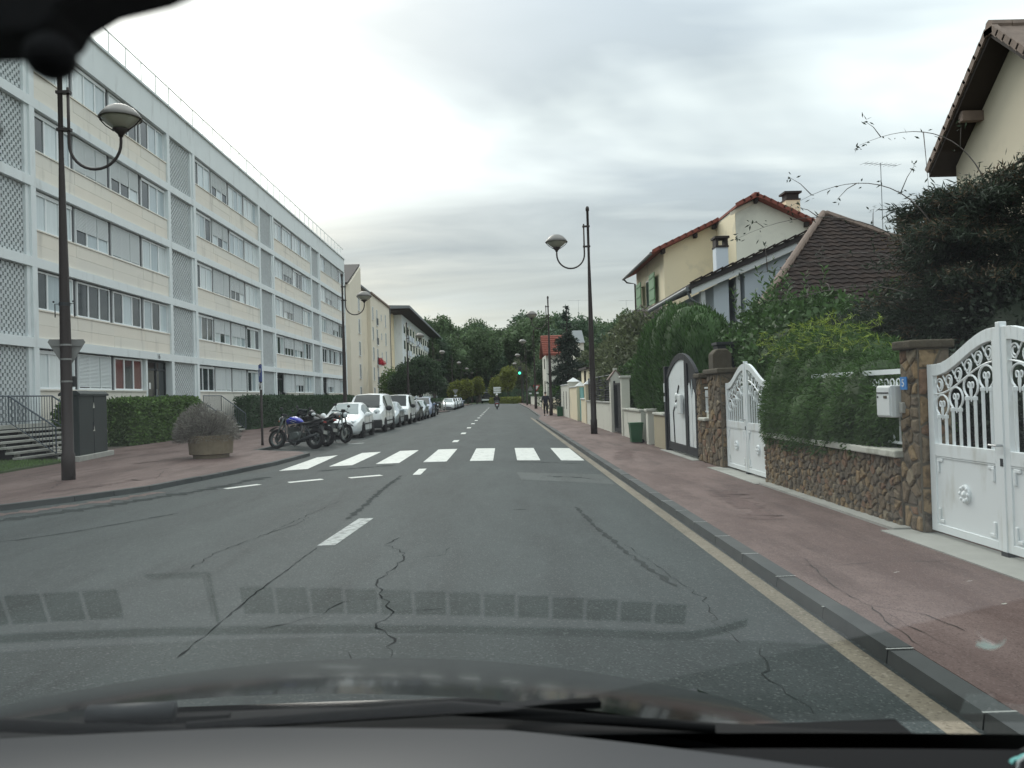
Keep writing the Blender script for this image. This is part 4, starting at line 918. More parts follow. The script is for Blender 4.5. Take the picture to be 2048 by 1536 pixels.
def seams(t, x, ys, z0, z1, rub=None):
    for s in (-1,1):
        for y in ys: MB().box(s*x-.004,s*x+.004,y-.008,y+.008,z0,z1).build('door_seam', 'black_plastic', t)
        if rub: MB().box(s*x-.012,s*x+.014,rub[0],rub[1],rub[2],rub[2]+.06).build('rubbing_strip', 'black_plastic', t)
HATCH = [(-2.10,.28,.55,.52,.55,.56,.40),(-2.04,.22,.72,.62,.72,.68,.60),(-1.85,.19,.82,.72,.81,.79,.70),(-1.45,.18,.855,.82,.84,.89,.74),(-1.02,.18,.86,.90,.85,.98,.76),(-.55,.18,.86,.92,.85,1.26,.66),(-.12,.18,.86,.93,.85,1.45,.60),(.35,.18,.86,.94,.85,1.50,.60),(.95,.18,.86,.95,.85,1.49,.60),(1.45,.18,.85,.97,.84,1.42,.57),(1.85,.2,.83,.97,.80,1.10,.56),(2.02,.25,.78,.85,.76,.92,.60),(2.08,.32,.6,.6,.6,.66,.5)]
def hatch(label, loc, paint, glass='car_glass', sx=1.0, nm='parked_car', rz=0.0):
    t = car(nm, label, 'car', loc, [(y*sx,)+tuple(r) for y,*r in HATCH], (4,6), 7, [(5,7),(7,9)], paint, ((-1.28*sx,1),(1.30*sx,0)), .31, glass, rz=rz, rear=(9,10))
    face_kit(t, -2.06*sx, .84, .50, .66, (.15,.20,.12), .56, yl=-1.86*sx); mirrors(t, .84, -.62*sx, .98, paint); seams(t, .875, (-.9,.3), .3, .9, (-.9,1.0,.55))
    for z in (.36,): MB().box(-.5,.5,-2.12*sx,-2.0*sx,z-.06,z+.05).build('air_intake', 'black_plastic', t, bevel=.02)
    return t
VAN = [(-2.40,.34,.70,.75,.70,.80,.55),(-2.33,.26,.84,.92,.84,.98,.72),(-2.05,.24,.92,1.05,.90,1.10,.80),(-1.62,.24,.94,1.13,.92,1.20,.84),(-1.15,.24,.95,1.16,.93,1.58,.78),(-.72,.24,.95,1.17,.93,1.86,.72),(-.2,.24,.95,1.18,.93,1.91,.72),(.0,.24,.95,1.18,.93,1.92,.73),(1.2,.24,.95,1.18,.93,1.92,.74),(2.15,.24,.94,1.18,.92,1.90,.74),(2.38,.3,.92,1.1,.90,1.80,.72),(2.40,.4,.85,.9,.85,1.5,.7)]
def van(label, loc, secs, paint='car_white', boxy=False, decal=True):
    t = car('parked_van', label, 'van', loc, secs, (3,5), 6, [(4,6)], paint, ((-1.55,1),(1.45,0)), .33, 'car_glass', tw=.22)
    face_kit(t, -2.38, .93, .80 if boxy else .92, .98 if not boxy else .84, (.17,.16,.19) if not boxy else (.15,.06,.10), .62, grille=True, bumper=(.24,.64), yl=-2.20 if not boxy else -2.36, plate=False)
    mirrors(t, .95, -1.1, 1.18, 'black_plastic', 1.3); seams(t, .966, (-1.2,-.05,1.1), .4, 1.15, (-1.1,1.9,.52))
    for x in (-.3,.3): MB().bar((x,-1.66,1.23),(x+.45,-1.5,1.33),.015).build('wiper', 'black_plastic', t)
    if decal: MB().box(-.30,-.02,-2.02,-1.85,1.105,1.14).build('bonnet_decal', 'logo_red', t); 
    return t
CX = -6.95
hatch('white hatchback parked nearest, right behind the motorcycles', (CX-.08,38.1,0), 'car_white', 'car_glass_light').scale = (1.05,1.03,1.04)
van('white van with dark bumper parked behind the white hatchback', (CX+.02,44.1,0), VAN).scale = (1.04,1.02,1.03)
hatch('small silver-white car squeezed between the two white vans', (CX+.05,50.4,0), 'car_silver', 'car_glass_light', .92)
VAN2 = [(-2.40,.34,.80,.75,.80,.82,.72),(-2.36,.26,.88,.95,.88,1.02,.80),(-2.2,.24,.92,1.05,.91,1.12,.84),(-1.85,.24,.93,1.10,.92,1.18,.86),(-1.42,.24,.94,1.13,.93,1.60,.82),(-1.1,.24,.94,1.14,.93,1.88,.78),(-.3,.24,.94,1.14,.93,1.93,.78)]+[s for s in VAN[7:]]
van('boxy white van with square headlamps, second of the two vans', (CX+.1,55.6,0), VAN2, boxy=True, decal=False)
hatch('dark small car tucked behind the second white van', (CX+.15,61.6,0), 'car_dark', 'car_glass', .95)
hatch('silver saloon parked ahead of the blue-grey people carrier', (CX+.15,66.6,0), 'car_silver', 'car_glass_light', 1.03)
t = hatch('tall blue-grey people carrier behind the silver saloon', (CX+.2,72.2,0), 'car_bluegrey', 'car_glass', 1.05); t.scale = (1.03,1,1.14)
hatch('far white car parked beyond the bollards', (-6.75,107,0), 'car_white', 'car_glass_light')
for i,(y,p,lb) in enumerate(((113.0,'car_silver','far silver car, second in the row beyond the bollards'),(118.5,'car_white','far white car, third in the row beyond the bollards'),(124,'car_silver','far silver car, fourth in the row beyond the bollards'),(129.5,'car_bluegrey','far blue-grey car, last in the row beyond the bollards'))):
    hatch(lb, (-6.7,y,0), p, 'car_glass')
t = thing('lorry', 'dark box lorry coming towards us far down the road with a lit headlamp', 'lorry', (-3.2,190,0))
MB().box(-1.15,1.15,-3.6,3.2,.9,3.0).build('box_body', 'car_dark', t, bevel=.08); MB().box(-1.1,1.1,-4.6,-3.62,.45,2.5).build('cab', 'black_gloss', t, bevel=.15); MB().box(-1.0,1.0,-4.63,-4.58,1.5,2.3).build('windscreen', 'car_glass', t)
MB().box(-1.0,1.0,-4.66,-4.58,.6,.95).build('grille', 'car_white', t, bevel=.03)
for s in (-1,1): ellipsoid((s*.85,-4.64,.85),(.16,.06,.12)).build('headlight', 'lit_lamp' if s > 0 else 'headlight', t, smooth=True); [wheel(t, s*1.0, y, .45, .28, s) for y in (-3.9,2.2)]

# motorcycles: x = forwards in local space
def moto(name, label, loc, rz, tank='tank_blue', lean=-.10, topcase=False, fairing=False):
    t = thing(name, label, 'motorcycle', loc, rz, 'motorcycles parked at the head of the bay'); t.rotation_euler = (lean, 0, rz)
    def whl(x, r, w):
        y = MB().tube([(x+r*.86*math.cos(2*math.pi*i/26),0,r+r*.86*math.sin(2*math.pi*i/26)) for i in range(26)], w, 8, closed=True).build('tyre', 'rubber', t, smooth=True)
        rim = MB().lathe([(r*.64,-.03),(r*.76,-.04),(r*.76,.04),(r*.64,.03)], (x,0,r), 24, 'y', ring=True)
        for k in range(3):
            a = 2*math.pi*k/3+.4; rim.bar((x,0,r),(x+r*.66*math.cos(a),0,r+r*.66*math.sin(a)),.03,.045,(0,1,0))
        rim.lathe([(0,-.06),(.06,-.06),(.06,.06),(0,.06)], (x,0,r), 12, 'y').build('rim', 'engine_grey', y)
        MB().lathe([(r*.28,-.078),(r*.50,-.078),(r*.50,-.072),(r*.28,-.072)], (x,0,r), 20, 'y', ring=True).build('brake_disc', 'chrome', y)
    whl(.72,.31,.055); whl(-.70,.31,.075)
    fk = MB()
    for s in (-1,1): fk.tube([(.72,s*.09,.31),(.60,s*.09,.62),(.46,s*.09,.98)], [.03,.03,.022], 8)
    fk.build('fork', 'engine_grey', t, smooth=True)
    MB().grid(lambda u,v: (.72+.37*math.cos(rad(40+90*u)), -.075+.15*v, .31+.37*math.sin(rad(40+90*u))), 8, 3).build('front_mudguard', 'black_gloss', t, smooth=True, solid=.012)
    # tank, lofted
    prof = [(.38,.80,.03,.05),(.34,.86,.13,.09),(.22,.90,.165,.115),(.05,.91,.165,.115),(-.10,.87,.14,.09),(-.2,.83,.09,.05)]
    tk = MB(); k = 12
    for (x,z,w,h) in prof:
        for j in range(k): a = 2*math.pi*j/k; tk.v.append((x, w*math.cos(a)*(1 if math.sin(a) > -.2 else .8), z+h*math.sin(a)))
    tk.f = [(i*k+j,i*k+(j+1)%k,(i+1)*k+(j+1)%k,(i+1)*k+j) for i in range(len(prof)-1) for j in range(k)]+[tuple(range(k)),tuple(range((len(prof)-1)*k,len(prof)*k))]
    tko = tk.build('tank', tank, t, smooth=True)
    if tank == 'tank_blue':
        for s in (-1,1): MB().bar((.22,s*.172,.93),(-.06,s*.168,.85),.006,.035,(0,1,0)).bar((.16,s*.172,.85),(.0,s*.166,.80),.006,.02,(0,1,0)).build('stripe', 'sign_white', tko)
        MB().lathe([(0,1.005),(.05,1.005),(.05,1.03),(0,1.035)], (.10,0,0), 12).build('filler_cap', 'chrome', tko)
    sp = [(-.16,.80,.10),(-.30,.78,.13),(-.50,.80,.14),(-.72,.88,.11),(-.92,.93,.05)]; se = MB(); k = 10
    for (x,z,w) in sp:
        for j in range(k): a = 2*math.pi*j/k; se.v.append((x,w*math.cos(a),z+.05*math.sin(a)))
    se.f = [(i*k+j,i*k+(j+1)%k,(i+1)*k+(j+1)%k,(i+1)*k+j) for i in range(len(sp)-1) for j in range(k)]+[tuple(range(k)),tuple(range((len(sp)-1)*k,len(sp)*k))]
    se.build('seat', 'black_plastic', t, smooth=True)
    tl = MB().prism([(-.45,.70),(-.95,.88),(-1.02,.84),(-.80,.70),(-.5,.62)], 'y', -.10,.10).build('tail', tank if tank != 'tank_blue' else 'black_gloss', t, bevel=.03)
    MB().box(-1.03,-.98,-.06,.06,.80,.86).build('tail_light', 'red_lens', t)
    MB().bar((-.85,0,.78),(-1.02,0,.45),.16,.02).build('rear_mudguard', 'black_plastic', t)
    MB().box(-1.06,-1.03,-.09,.09,.44,.55).build('number_plate', 'concrete', t)
    eg = MB()
    for i in range(6): eg.box(.02-.0*i,.30,-.17,.17,.46+.035*i,.46+.035*i+.018)
    eg.build('cylinder_fins', 'engine_grey', t)
    ec = MB().box(-.24,.18,-.15,.15,.26,.52); ec.lathe([(0,-.2),(.11,-.2),(.12,-.15),(.12,.15),(.11,.2),(0,.2)], (-.08,0,.40), 16, 'y'); ec.build('crankcase', 'engine_grey', t, bevel=.02)
    fr = MB()
    for s in (-1,1): fr.tube([(.44,s*.03,.92),(.34,s*.13,.45),(.22,s*.14,.24),(-.22,s*.14,.24),(-.28,s*.13,.45),(-.30,s*.10,.74)], .02, 6).tube([(-.26,s*.11,.34),(-.70,s*.11,.31)], .025, 6).tube([(-.30,s*.09,.74),(-.85,s*.08,.82)], .016, 6)
    fr.build('frame', 'black_gloss', t, smooth=True)
    MB().tube([(.30,.14,.42),(.26,.16,.22),(-.1,.17,.20),(-.42,.18,.30),(-.85,.20,.42)], [.022,.022,.025,.05,.05], 8).build('exhaust', 'steel_dark', t, smooth=True)
    hb = MB().tube([(.36,-.38,1.04),(.42,-.18,1.06),(.44,0,1.02),(.42,.18,1.06),(.36,.38,1.04)], .014, 8).build('handlebar', 'steel_dark', t, smooth=True)
    for s in (-1,1):
        MB().tube([(.345,s*.39,1.04),(.38,s*.27,1.05)], .020, 6).build('grip', 'rubber', hb)
        MB().tube([(.42,s*.22,1.06),(.40,s*.30,1.22)], .008, 5).build('mirror_stalk', 'steel_dark', hb); ellipsoid((.41,s*.31,1.25),(.02,.075,.045)).build('mirror', 'black_plastic', hb, smooth=True)
        ellipsoid((.55,s*.20,.86),(.02,.03,.02)).build('indicator', 'amber', t, smooth=True)
    ellipsoid((.56,0,.92),(.10,.11,.11)).build('headlight_shell', 'black_gloss', t, smooth=True); ellipsoid((.615,0,.92),(.055,.095,.095)).build('headlight', 'headlight', t, smooth=True)
    MB().box(.46,.54,-.08,.08,1.03,1.12).build('instruments', 'black_plastic', t, bevel=.02)
    sk = MB().lathe([(0,-.05),(.06,-.05),(.06,.05),(0,.05)], (-.7,.09,.31), 14, 'y').build('sprocket', 'steel_dark', t)
    MB().tube([(-.1,.15,.24),(-.18,.36,.02)], .012, 6).build('side_stand', 'steel_dark', t); MB().tube([(-.30,.20,.36),(-.24,.30,.34)], .014, 5).tube([(-.30,-.20,.36),(-.24,-.30,.34)], .014, 5).build('footrests', 'steel_dark', t)
    MB().tube([(-.38,.11,.66),(-.62,.11,.36)], .03, 8).build('shock_absorber', 'steel_dark', t)
    if fairing:
        MB().grid(lambda u,v: (.52+.14*math.sin(math.pi*v)-.10*u, -.22+.44*v, .86+.36*u), 5, 6).build('windshield', 'car_glass', t, smooth=True, solid=.01)
        MB().grid(lambda u,v: (.60-.18*abs(v-.5)*2, -.24+.48*v, .62+.30*u), 4, 6).build('front_fairing', tank, t, smooth=True, solid=.02)
    if topcase: MB().box(-1.12,-.72,-.2,.2,.95,1.25).build('top_case', 'black_plastic', t, bevel=.06)
    return t
moto('motorcycle', 'black motorcycle with blue tank parked nearest, at the parking sign', (-7.35,29.6,.02), rad(160), 'tank_blue', .14).scale = (1.12,1.12,1.12)
moto('motorcycle', 'black faired motorcycle standing between the blue-tanked one and the hedge', (-7.2,31.2,.02), rad(150), 'black_gloss', .12, fairing=True).scale = (1.12,1.12,1.15)
moto('motorcycle', 'black motorcycle with a helmet on it, at the bonnet of the white hatchback', (-6.75,32.9,.02), rad(-38), 'black_gloss', -.12, topcase=False).scale = (1.12,1.12,1.18)
moto('motorcycle', 'far black motorcycle parked past the blue-grey people carrier', (-6.3,80.0,.02), rad(-75), 'black_gloss', -.1, fairing=True)
t = thing('helmet', 'black helmet with white visor hanging on the handlebar of a motorcycle', 'helmet', (-7.1,31.1,1.10))
ellipsoid((0,0,.12),(.15,.13,.14)).build('shell', 'black_gloss', t, smooth=True); ellipsoid((.06,-.05,.10),(.10,.09,.07)).build('visor', 'sign_white', t, smooth=True)

# ------------------------------------------------------------------ right side: walls, gates
WX = 4.45
def voronoi(w, h, cell, seed, jit=.42):
    """irregular polygon cells filling a w x h rectangle"""
    rs = random.Random(seed); nx, ny = max(1,round(w/(cell*1.45))), max(1,round(h/(cell*.80))); pts = []
    for j in range(ny):
        for i in range(nx): pts.append(((i+.5+(.5 if j%2 else 0)*.6-.15+rs.uniform(-jit,jit))*w/nx, (j+.5+rs.uniform(-jit,jit))*h/ny))
    cells = []
    for a, p in enumerate(pts):
        poly = [(0,0),(w,0),(w,h),(0,h)]
        for b, q in enumerate(pts):
            if a == b or abs(p[0]-q[0]) > cell*4 or abs(p[1]-q[1]) > cell*4: continue
            mx, my = (p[0]+q[0])/2, (p[1]+q[1])/2; nx_, ny_ = q[0]-p[0], q[1]-p[1]; new = []
            for i in range(len(poly)):
                c, d = poly[i], poly[(i+1)%len(poly)]; sc = (c[0]-mx)*nx_+(c[1]-my)*ny_; sd = (d[0]-mx)*nx_+(d[1]-my)*ny_
                if sc <= 0: new.append(c)
                if (sc < 0) != (sd < 0) and abs(sc-sd) > 1e-9:
                    t_ = sc/(sc-sd); new.append((c[0]+(d[0]-c[0])*t_, c[1]+(d[1]-c[1])*t_))
            poly = new
            if len(poly) < 3: break
        if len(poly) >= 3: cells.append(poly)
    return cells
def stones(parent, org, ax, nrm, w, h, cell, seed, joint=.010):
    """stones on a rectangle with origin org, horizontal axis ax, vertical z, outward normal nrm"""
    rs = random.Random(seed+9); org, ax, nrm = Vector(org), Vector(ax), Vector(nrm); up = Vector((0,0,1))
    for poly in voronoi(w, h, cell, seed):
        cx = sum(p[0] for p in poly)/len(poly); cy = sum(p[1] for p in poly)/len(poly)
        r = max(.02, min(math.hypot(p[0]-cx,p[1]-cy) for p in poly)); f = max(.55, 1-joint*rs.uniform(.9,2.2)/r); pr = rs.uniform(.010,.038)
        def P(p, d, g): return org+ax*(cx+(p[0]-cx)*g)+up*(cy+(p[1]-cy)*g)+nrm*d
        k = len(poly); mb = MB(); mb.v = [tuple(P(p,-.02,f)) for p in poly]+[tuple(P((p[0]+rs.uniform(-.006,.006),p[1]+rs.uniform(-.006,.006)),pr*.6,f*.97)) for p in poly]+[tuple(P(p,pr,f*.72)) for p in poly]
        mb.f = [(i,(i+1)%k,k+(i+1)%k,k+i) for i in range(k)]+[(k+i,k+(i+1)%k,2*k+(i+1)%k,2*k+i) for i in range(k)]+[tuple(range(2*k,3*k))]
        mb.build('stone', 'stone', parent)
def gate_leaf(parent, w, h0, h1, mirror, detail=True):
    """leaf in local (u along width, z); hinge at u=0; returned mesh is the frame"""
    top = lambda u: h0+(h1-h0)*(lambda s: s*s*(3-2*s))(min(max((u/w-.12)/.80,0),1))
    T = .05; st = .11
    def pr(pts, x0=-T/2, x1=T/2): return MB().prism(pts, 'x', x0, x1)
    def stack(*ms):
        r = MB()
        for m_ in ms: r.add(m_.v, m_.f)
        return r
    n = 14; rail = MB(); up_ = []
    us = [st*.0+w*i/n for i in range(n+1)]
    for i in range(n):
        a, b = us[i], us[i+1]; rail.add(*((lambda m_: (m_.v, m_.f))(pr([(a,top(a)-.12),(b,top(b)-.12),(b,top(b)),(a,top(a))]))))
    z_mid = .97
    fr = stack(pr([(0,.05),(st,.05),(st,top(st)-.115),(0,top(0)-.115)]), pr([(w-st,.05),(w,.05),(w,top(w)-.115),(w-st,top(w-st)-.115)]), rail,
               pr([(st,z_mid-.13),(w-st,z_mid-.13),(w-st,z_mid),(st,z_mid)]), pr([(st,.05),(w-st,.05),(w-st,.13),(st,.13)]))
    leaf = fr.build('gate_leaf', 'gate_white', parent, bevel=.004)
    pr([(st,.13),(w-st,.13),(w-st,z_mid-.13),(st,z_mid-.13)], -.012,.012).build('lower_panel', 'gate_white', leaf)
    face = -.026
    bz = .12*w/1.25
    lo = lambda u: top(u)-.12-.19        # lower curved rail
    cr_ = MB(); cr_.tube([(0,st+(w-2*st)*i/16,lo(st+(w-2*st)*i/16)) for i in range(17)], .010, 6).build('curved_rail', 'gate_white', leaf)
    nb = 8; pitch = (w-2*st)/nb
    for i in range(nb):
        u = st+pitch*(i+.5)
        mid_ = st+pitch*(i-i%2+1); zt = lo(mid_)-.225
        MB().tube([(0,u,z_mid),(0,u,zt)], .016, 8).lathe([(.0,zt-.035),(.024,zt-.035),(.024,zt),(0,zt+.01)], (0,u,0), 8).build('baluster', 'gate_white', leaf, smooth=False)
        if i%2 == 0:      # open ring over each pair of balusters, small heart and spear inside
            cz = zt+.100; ry, rz2 = pitch*.92, .108
            MB().tube([(0,u,zt)]+[(0,mid_+ry*math.cos(rad(236-292*k/20)),cz+rz2*math.sin(rad(236-292*k/20))) for k in range(21)]+[(0,u+pitch,zt)], .0105, 6).build('ring', 'gate_white', leaf)
            for sg in (-1,1): MB().tube([(0,mid_,cz-.035)]+[(0,mid_+sg*(.032+.026*math.cos(rad(180-30*k)))*(1-.03*k),cz+.012+.030*math.sin(rad(180-30*k))) for k in range(9)], .008, 5).build('scroll', 'gate_white', leaf)
            MB().tube([(0,mid_,cz+.02),(0,mid_,cz-.05),(0,mid_,cz-.15)], [.010,.015,.005], 6).build('spear', 'gate_white', leaf)
    m_ = 6
    for i in range(m_):
        u = st+(w-2*st)*(i+.5)/m_; zc = (lo(u)+top(u)-.12)/2; sl = (top(u+.02)-top(u-.02))/.04; R = .075; pts = []
        for k in range(22):
            a = rad(-90+26*k); q = R*(1-.62*k/21); pts.append((0,u+q*math.cos(a), zc+sl*q*math.cos(a)*.6+q*math.sin(a)))
        MB().tube([(0,u-.10,zc+.075-sl*.07)]+pts, .0085, 5).build('scroll', 'gate_white', leaf)
    # rosette and corner ornaments on the panel (street side)
    mid = (w/2, .50); ro = MB().lathe([(0,-.05),(.02,-.05),(.03,-.035),(.045,-.03),(.055,-.038),(.085,-.034),(.095,-.012),(0,-.012)], (0,mid[0],mid[1]), 20, 'x')
    for k in range(8):
        a = 2*math.pi*k/8; e_ = ellipsoid((-.036,mid[0]+.07*math.cos(a),mid[1]+.07*math.sin(a)),(.012,.02,.02),8,6); ro.add(e_.v,e_.f)
    ro.build('rosette', 'gate_white', leaf, smooth=True)
    for cu_, sz, su in ((st+.03,1,1),(w-st-.03,1,-1),(st+.03,-1,1),(w-st-.03,-1,-1)):
        zc = z_mid-.17 if sz > 0 else .17
        MB().box(-.026,-.012,min(cu_,cu_+su*.10),max(cu_,cu_+su*.10),zc-.018,zc+.018).box(-.030,-.012,min(cu_,cu_+su*.035),max(cu_,cu_+su*.035),min(zc,zc-sz*.13),max(zc,zc-sz*.13)).build('corner_ornament', 'gate_white', leaf, bevel=.01)
    MB().box(-.022,.0,st,w-st,z_mid-.145,z_mid-.135).build('panel_moulding', 'gate_white', leaf)
    return leaf
def white_gate(label, y_near, w, h0, h1, detail=True):
    g = thing('white_gate', label, 'gate', (WX+.12, y_near+w, PZ))
    a = gate_leaf(g, w-.004, h0, h1, False); a.location = (0, w, .0); a.rotation_euler = (0,0,math.pi); a.scale = (-1,1,1)
    b = gate_leaf(g, w-.004, h0, h1, True); b.location = (0, -w, .0)
    c = MB().box(-.035,.035,-.032,.032,.05,h1+.045).build('meeting_post', 'gate_white', g, bevel=.006)
    MB().tube([(-.04,-.02,1.02),(-.09,-.02,1.02),(-.09,.10,1.02)], .011, 8).build('handle', 'chrome', c); MB().box(-.04,-.036,-.02,.02,.83,.90).build('keyhole', 'steel_dark', c)
    MB().box(-.04,.06,-.05,.05,-.02,.05).build('floor_stop', 'steel_dark', g)
    return g
white_gate('large white scrolled metal gate at the right edge, beside the stone pillar', 6.16, 1.28, 1.80, 2.10)
white_gate('white scrolled metal gate between the stone wall and the two stone piers', 13.95, 1.33, 1.72, 2.06)
# near stone pillar
t = thing('stone_pillar', 'rough brown stone gate pillar with flat cap and blue number plate', 'pillar', (WX+.26, 8.95, PZ))
P_ = MB().box(-.24,.10,-.19,.19,0,1.98).build('core', 'mortar', t)
stones(P_, (-.24,-.19,0), (0,1,0), (-1,0,0), .38, 1.98, .15, 71); stones(P_, (-.24,-.19,0), (1,0,0), (0,-1,0), .34, 1.98, .16, 72); stones(P_, (-.24,.19,0), (1,0,0), (0,1,0), .34, 1.98, .16, 73)
cap = MB(); rs_ = random.Random(4); pl = [(-.33,-.22),(-.18,-.25),(0,-.23),(.14,-.25),(.18,0),(.16,.24),(0,.23),(-.1,.26),(-.30,.25),(-.37,.1),(-.34,-.08)]
cap.prism(pl, 'z', 1.98, 2.07).build('cap_stone', 'stone_cap', t, bevel=.02)
MB().box(-.285,-.272,-.02,.12,1.54,1.68).build('number_plate', 'plate_blue', t); text_part('5', .12, (-.2875,.05,1.61), (rad(90),0,rad(-90)), 'sign_white', t, 'digit', .002)
MB().box(-.29,-.24,.08,.16,1.28,1.40).build('bell_push', 'concrete', t, bevel=.01)
# low stone wall with coping
t = thing('stone_wall', 'low brown rubble stone wall below the overhanging green hedge', 'wall', (WX, 11.6, PZ))
c = MB().box(.0,.34,-2.44,2.30,-.03,.78).build('core', 'mortar', t)
stones(c, (0,-2.44,0), (0,1,0), (-1,0,0), 4.74, .78, .100, 74, .008)
MB().box(-.07,.40,-2.44,2.3,.78,.86).build('coping', 'coping_white', t, bevel=.015)
# iron grille on the wall
t = thing('wall_grille', 'white scrolled iron grille on top of the stone wall, half swallowed by hedge', 'fence', (WX+.16, 10.6, PZ+.86))
MB().box(-.02,.02,-1.2,1.5,.86,.92).build('top_rail', 'gate_white', t); MB().box(-.012,.012,-1.2,1.5,.64,.66).build('middle_rail', 'gate_white', t); MB().box(-.015,.015,-1.2,1.5,.05,.08).build('bottom_rail', 'gate_white', t)
for i in range(18):
    y = -1.12+.15*i; MB().tube([(0,y,.08),(0,y,.40)], .012, 6).build('bar', 'gate_white', t)
    s = 1 if i%2 else -1; MB().tube([(0,y,.40)]+[(0,y+s*.075-s*.075*math.cos(rad(18*k)),.5+.10*math.sin(rad(18*k))) for k in range(9)]+[(0,y+s*.10,.50)], .009, 5).build('scroll', 'gate_white', t)
    MB().tube([(0,y+.065*math.cos(rad(26*k-90))*(1-.03*k),.755+.065*math.sin(rad(26*k-90))*(1-.03*k)) for k in range(19)], .008, 5).build('scroll', 'gate_white', t)
t = thing('letter_box', 'white metal letter box fixed between hedge and stone pillar', 'letter box', (WX-.01, 9.33, PZ+1.23))
MB().box(-.08,.26,-.17,.17,0,.36).build('case', 'mailbox_white', t, bevel=.012)
MB().box(-.03,.24,-.178,-.171,.01,.35).build('shaded_side', 'mailbox_shaded', t); d = MB().box(-.092,-.081,-.155,.155,.02,.34).build('door', 'mailbox_white', t, bevel=.004)  # thin plate carrying the painted shade of the near side
MB().box(-.098,-.093,-.14,.14,.27,.285).build('slot', 'steel_dark', d); MB().box(-.0965,-.093,-.10,-.02,.215,.245).build('name_plate', 'stone_cap', d); MB().lathe([(0,-.10),(.012,-.10),(.012,-.093),(0,-.093)], (0,.12,.23), 8, 'x').build('lock', 'steel_dark', d)
# stone piers between the second white gate and the black gate
t = thing('stone_piers', 'pair of brown stone piers with weathered caps between white and black gates', 'wall', (WX+.02, 17.7, PZ))
for (y0,y1,h,sd) in ((-1.02,-.02,1.92,81),(.0,1.0,.92,82),(.62,1.0,1.86,83)):
    c = MB().box(0,.4,y0,y1 if sd != 82 else .61,-.03,h).build('core', 'mortar', t)
    stones(c, (0,y0,0), (0,1,0), (-1,0,0), (y1 if sd != 82 else .61)-y0, h, .17, sd); stones(c, (0,y0,0), (1,0,0), (0,-1,0), .4, h, .17, sd+10)
MB().prism([(-.08,-1.10),(.45,-1.10),(.46,.06),(-.10,.05)], 'z', 1.92, 2.03).build('cap_stone', 'stone_cap', t, bevel=.03); MB().prism([(-.06,.55),(.45,.55),(.45,1.06),(-.07,1.08)], 'z', 1.86, 1.97).build('cap_stone', 'stone_cap', t, bevel=.03)
MB().prism([(0,1.97),(.4,1.97),(.4,2.35),(.3,2.45),(.1,2.45),(0,2.35)], 'y', -.5,-.1).build('round_topped_block', 'stone_cap', t, bevel=.03)
MB().box(-.10,.42,-.01,.60,.92,.99).build('ledge', 'coping_white', t, bevel=.02)
t = thing('small_grille', 'narrow white scrolled grille on the ledge between the stone piers', 'fence', (WX+.10, 17.68, PZ+1.0))
MB().box(-.02,.02,.0,.58,.62,.66).box(-.015,.015,.0,.58,.10,.13).build('rails', 'gate_white', t)
for i in range(5):
    y = .06+.115*i; MB().tube([(0,y,.13),(0,y,.42)], .014, 6).build('bar', 'gate_white', t); MB().tube([(0,y+.05*math.cos(rad(25*k-90))*(1-.03*k),.51+.07*math.sin(rad(25*k-90))) for k in range(20)], .012, 5).build('scroll', 'gate_white', t)
MB().box(-.04,.04,.2,.36,-.02,.10).build('foot', 'coping_white', t)
# black and white arched gate
t = thing('black_white_gate', 'modern arched gate with black frame and white panels', 'gate', (WX+.05, 18.75, PZ))
w = 3.3
def arch(u): return 2.0+.52*math.sin(math.pi*min(max(u/ w,0),1))**.8
def leaf(u0, u1, nm):
    k = 10; mb = MB(); us = [u0+(u1-u0)*i/k for i in range(k+1)]
    for a, b in zip(us[:-1], us[1:]): mb.prism([(a,arch(a)-.16),(b,arch(b)-.16),(b,arch(b)),(a,arch(a))], 'x', -.04,.04)
    mb.prism([(u0,.06),(u0+.14,.06),(u0+.14,arch(u0+.14)-.15),(u0,arch(u0)-.15)], 'x', -.039,.039).prism([(u1-.14,.06),(u1,.06),(u1,arch(u1)-.15),(u1-.14,arch(u1-.14)-.15)], 'x', -.039,.039).prism([(u0+.14,.06),(u1-.14,.06),(u1-.14,.26),(u0+.14,.26)], 'x', -.039,.039)
    o = mb.build('gate_leaf', 'gate_black', t, bevel=.005)
    us = [u0+.14+(u1-u0-.28)*i/k for i in range(k+1)]; pm = MB()
    for a, b in zip(us[:-1], us[1:]): pm.prism([(a,.26),(b,.26),(b,arch(b)-.16),(a,arch(a)-.16)], 'x', -.012,.012)
    return o, pm
o, pm = leaf(0.0, 1.05, 'a')
pm2 = MB().prism([(.14,.26),(.52,.26),(.52,1.42),(.40,1.62),(.14,1.40)], 'x', -.012,.012).prism([(.58,.26),(.91,.26),(.91,1.70),(.80,1.78),(.58,1.35)], 'x', -.012,.012); pm2.build('white_panel', 'gate_white', o)
mb = MB().prism([(.14,1.42),(.40,1.64),(.54,1.40),(.78,1.80),(.91,1.72),(.91,arch(.9)-.16),(.14,arch(.14)-.16)], 'x', -.010,.010); mb.build('black_panel', 'gate_black', o)
MB().prism([(.52,1.45),(.60,1.62),(.52,1.85),(.46,1.62)], 'x', -.02,-.011).build('diamond', 'pane_curtain', o)
o, pm = leaf(1.06, 3.3, 'b'); pm.build('white_panel', 'gate_white', o)
MB().bar((-.02,2.55,.26),(-.02,2.62,1.05),.02,.05,(0,1,0)).bar((-.02,2.62,1.05),(-.02,2.25,1.35),.02,.05,(0,1,0)).bar((-.02,2.25,1.35),(-.02,1.9,1.72),.02,.05,(0,1,0)).bar((-.02,1.9,1.72),(-.02,1.2,1.72),.02,.08,(0,1,0)).build('black_motif', 'gate_black', o)
MB().box(-.12,-.05,1.32,1.72,1.02,1.50).build('letter_box', 'mailbox_white', t, bevel=.02)
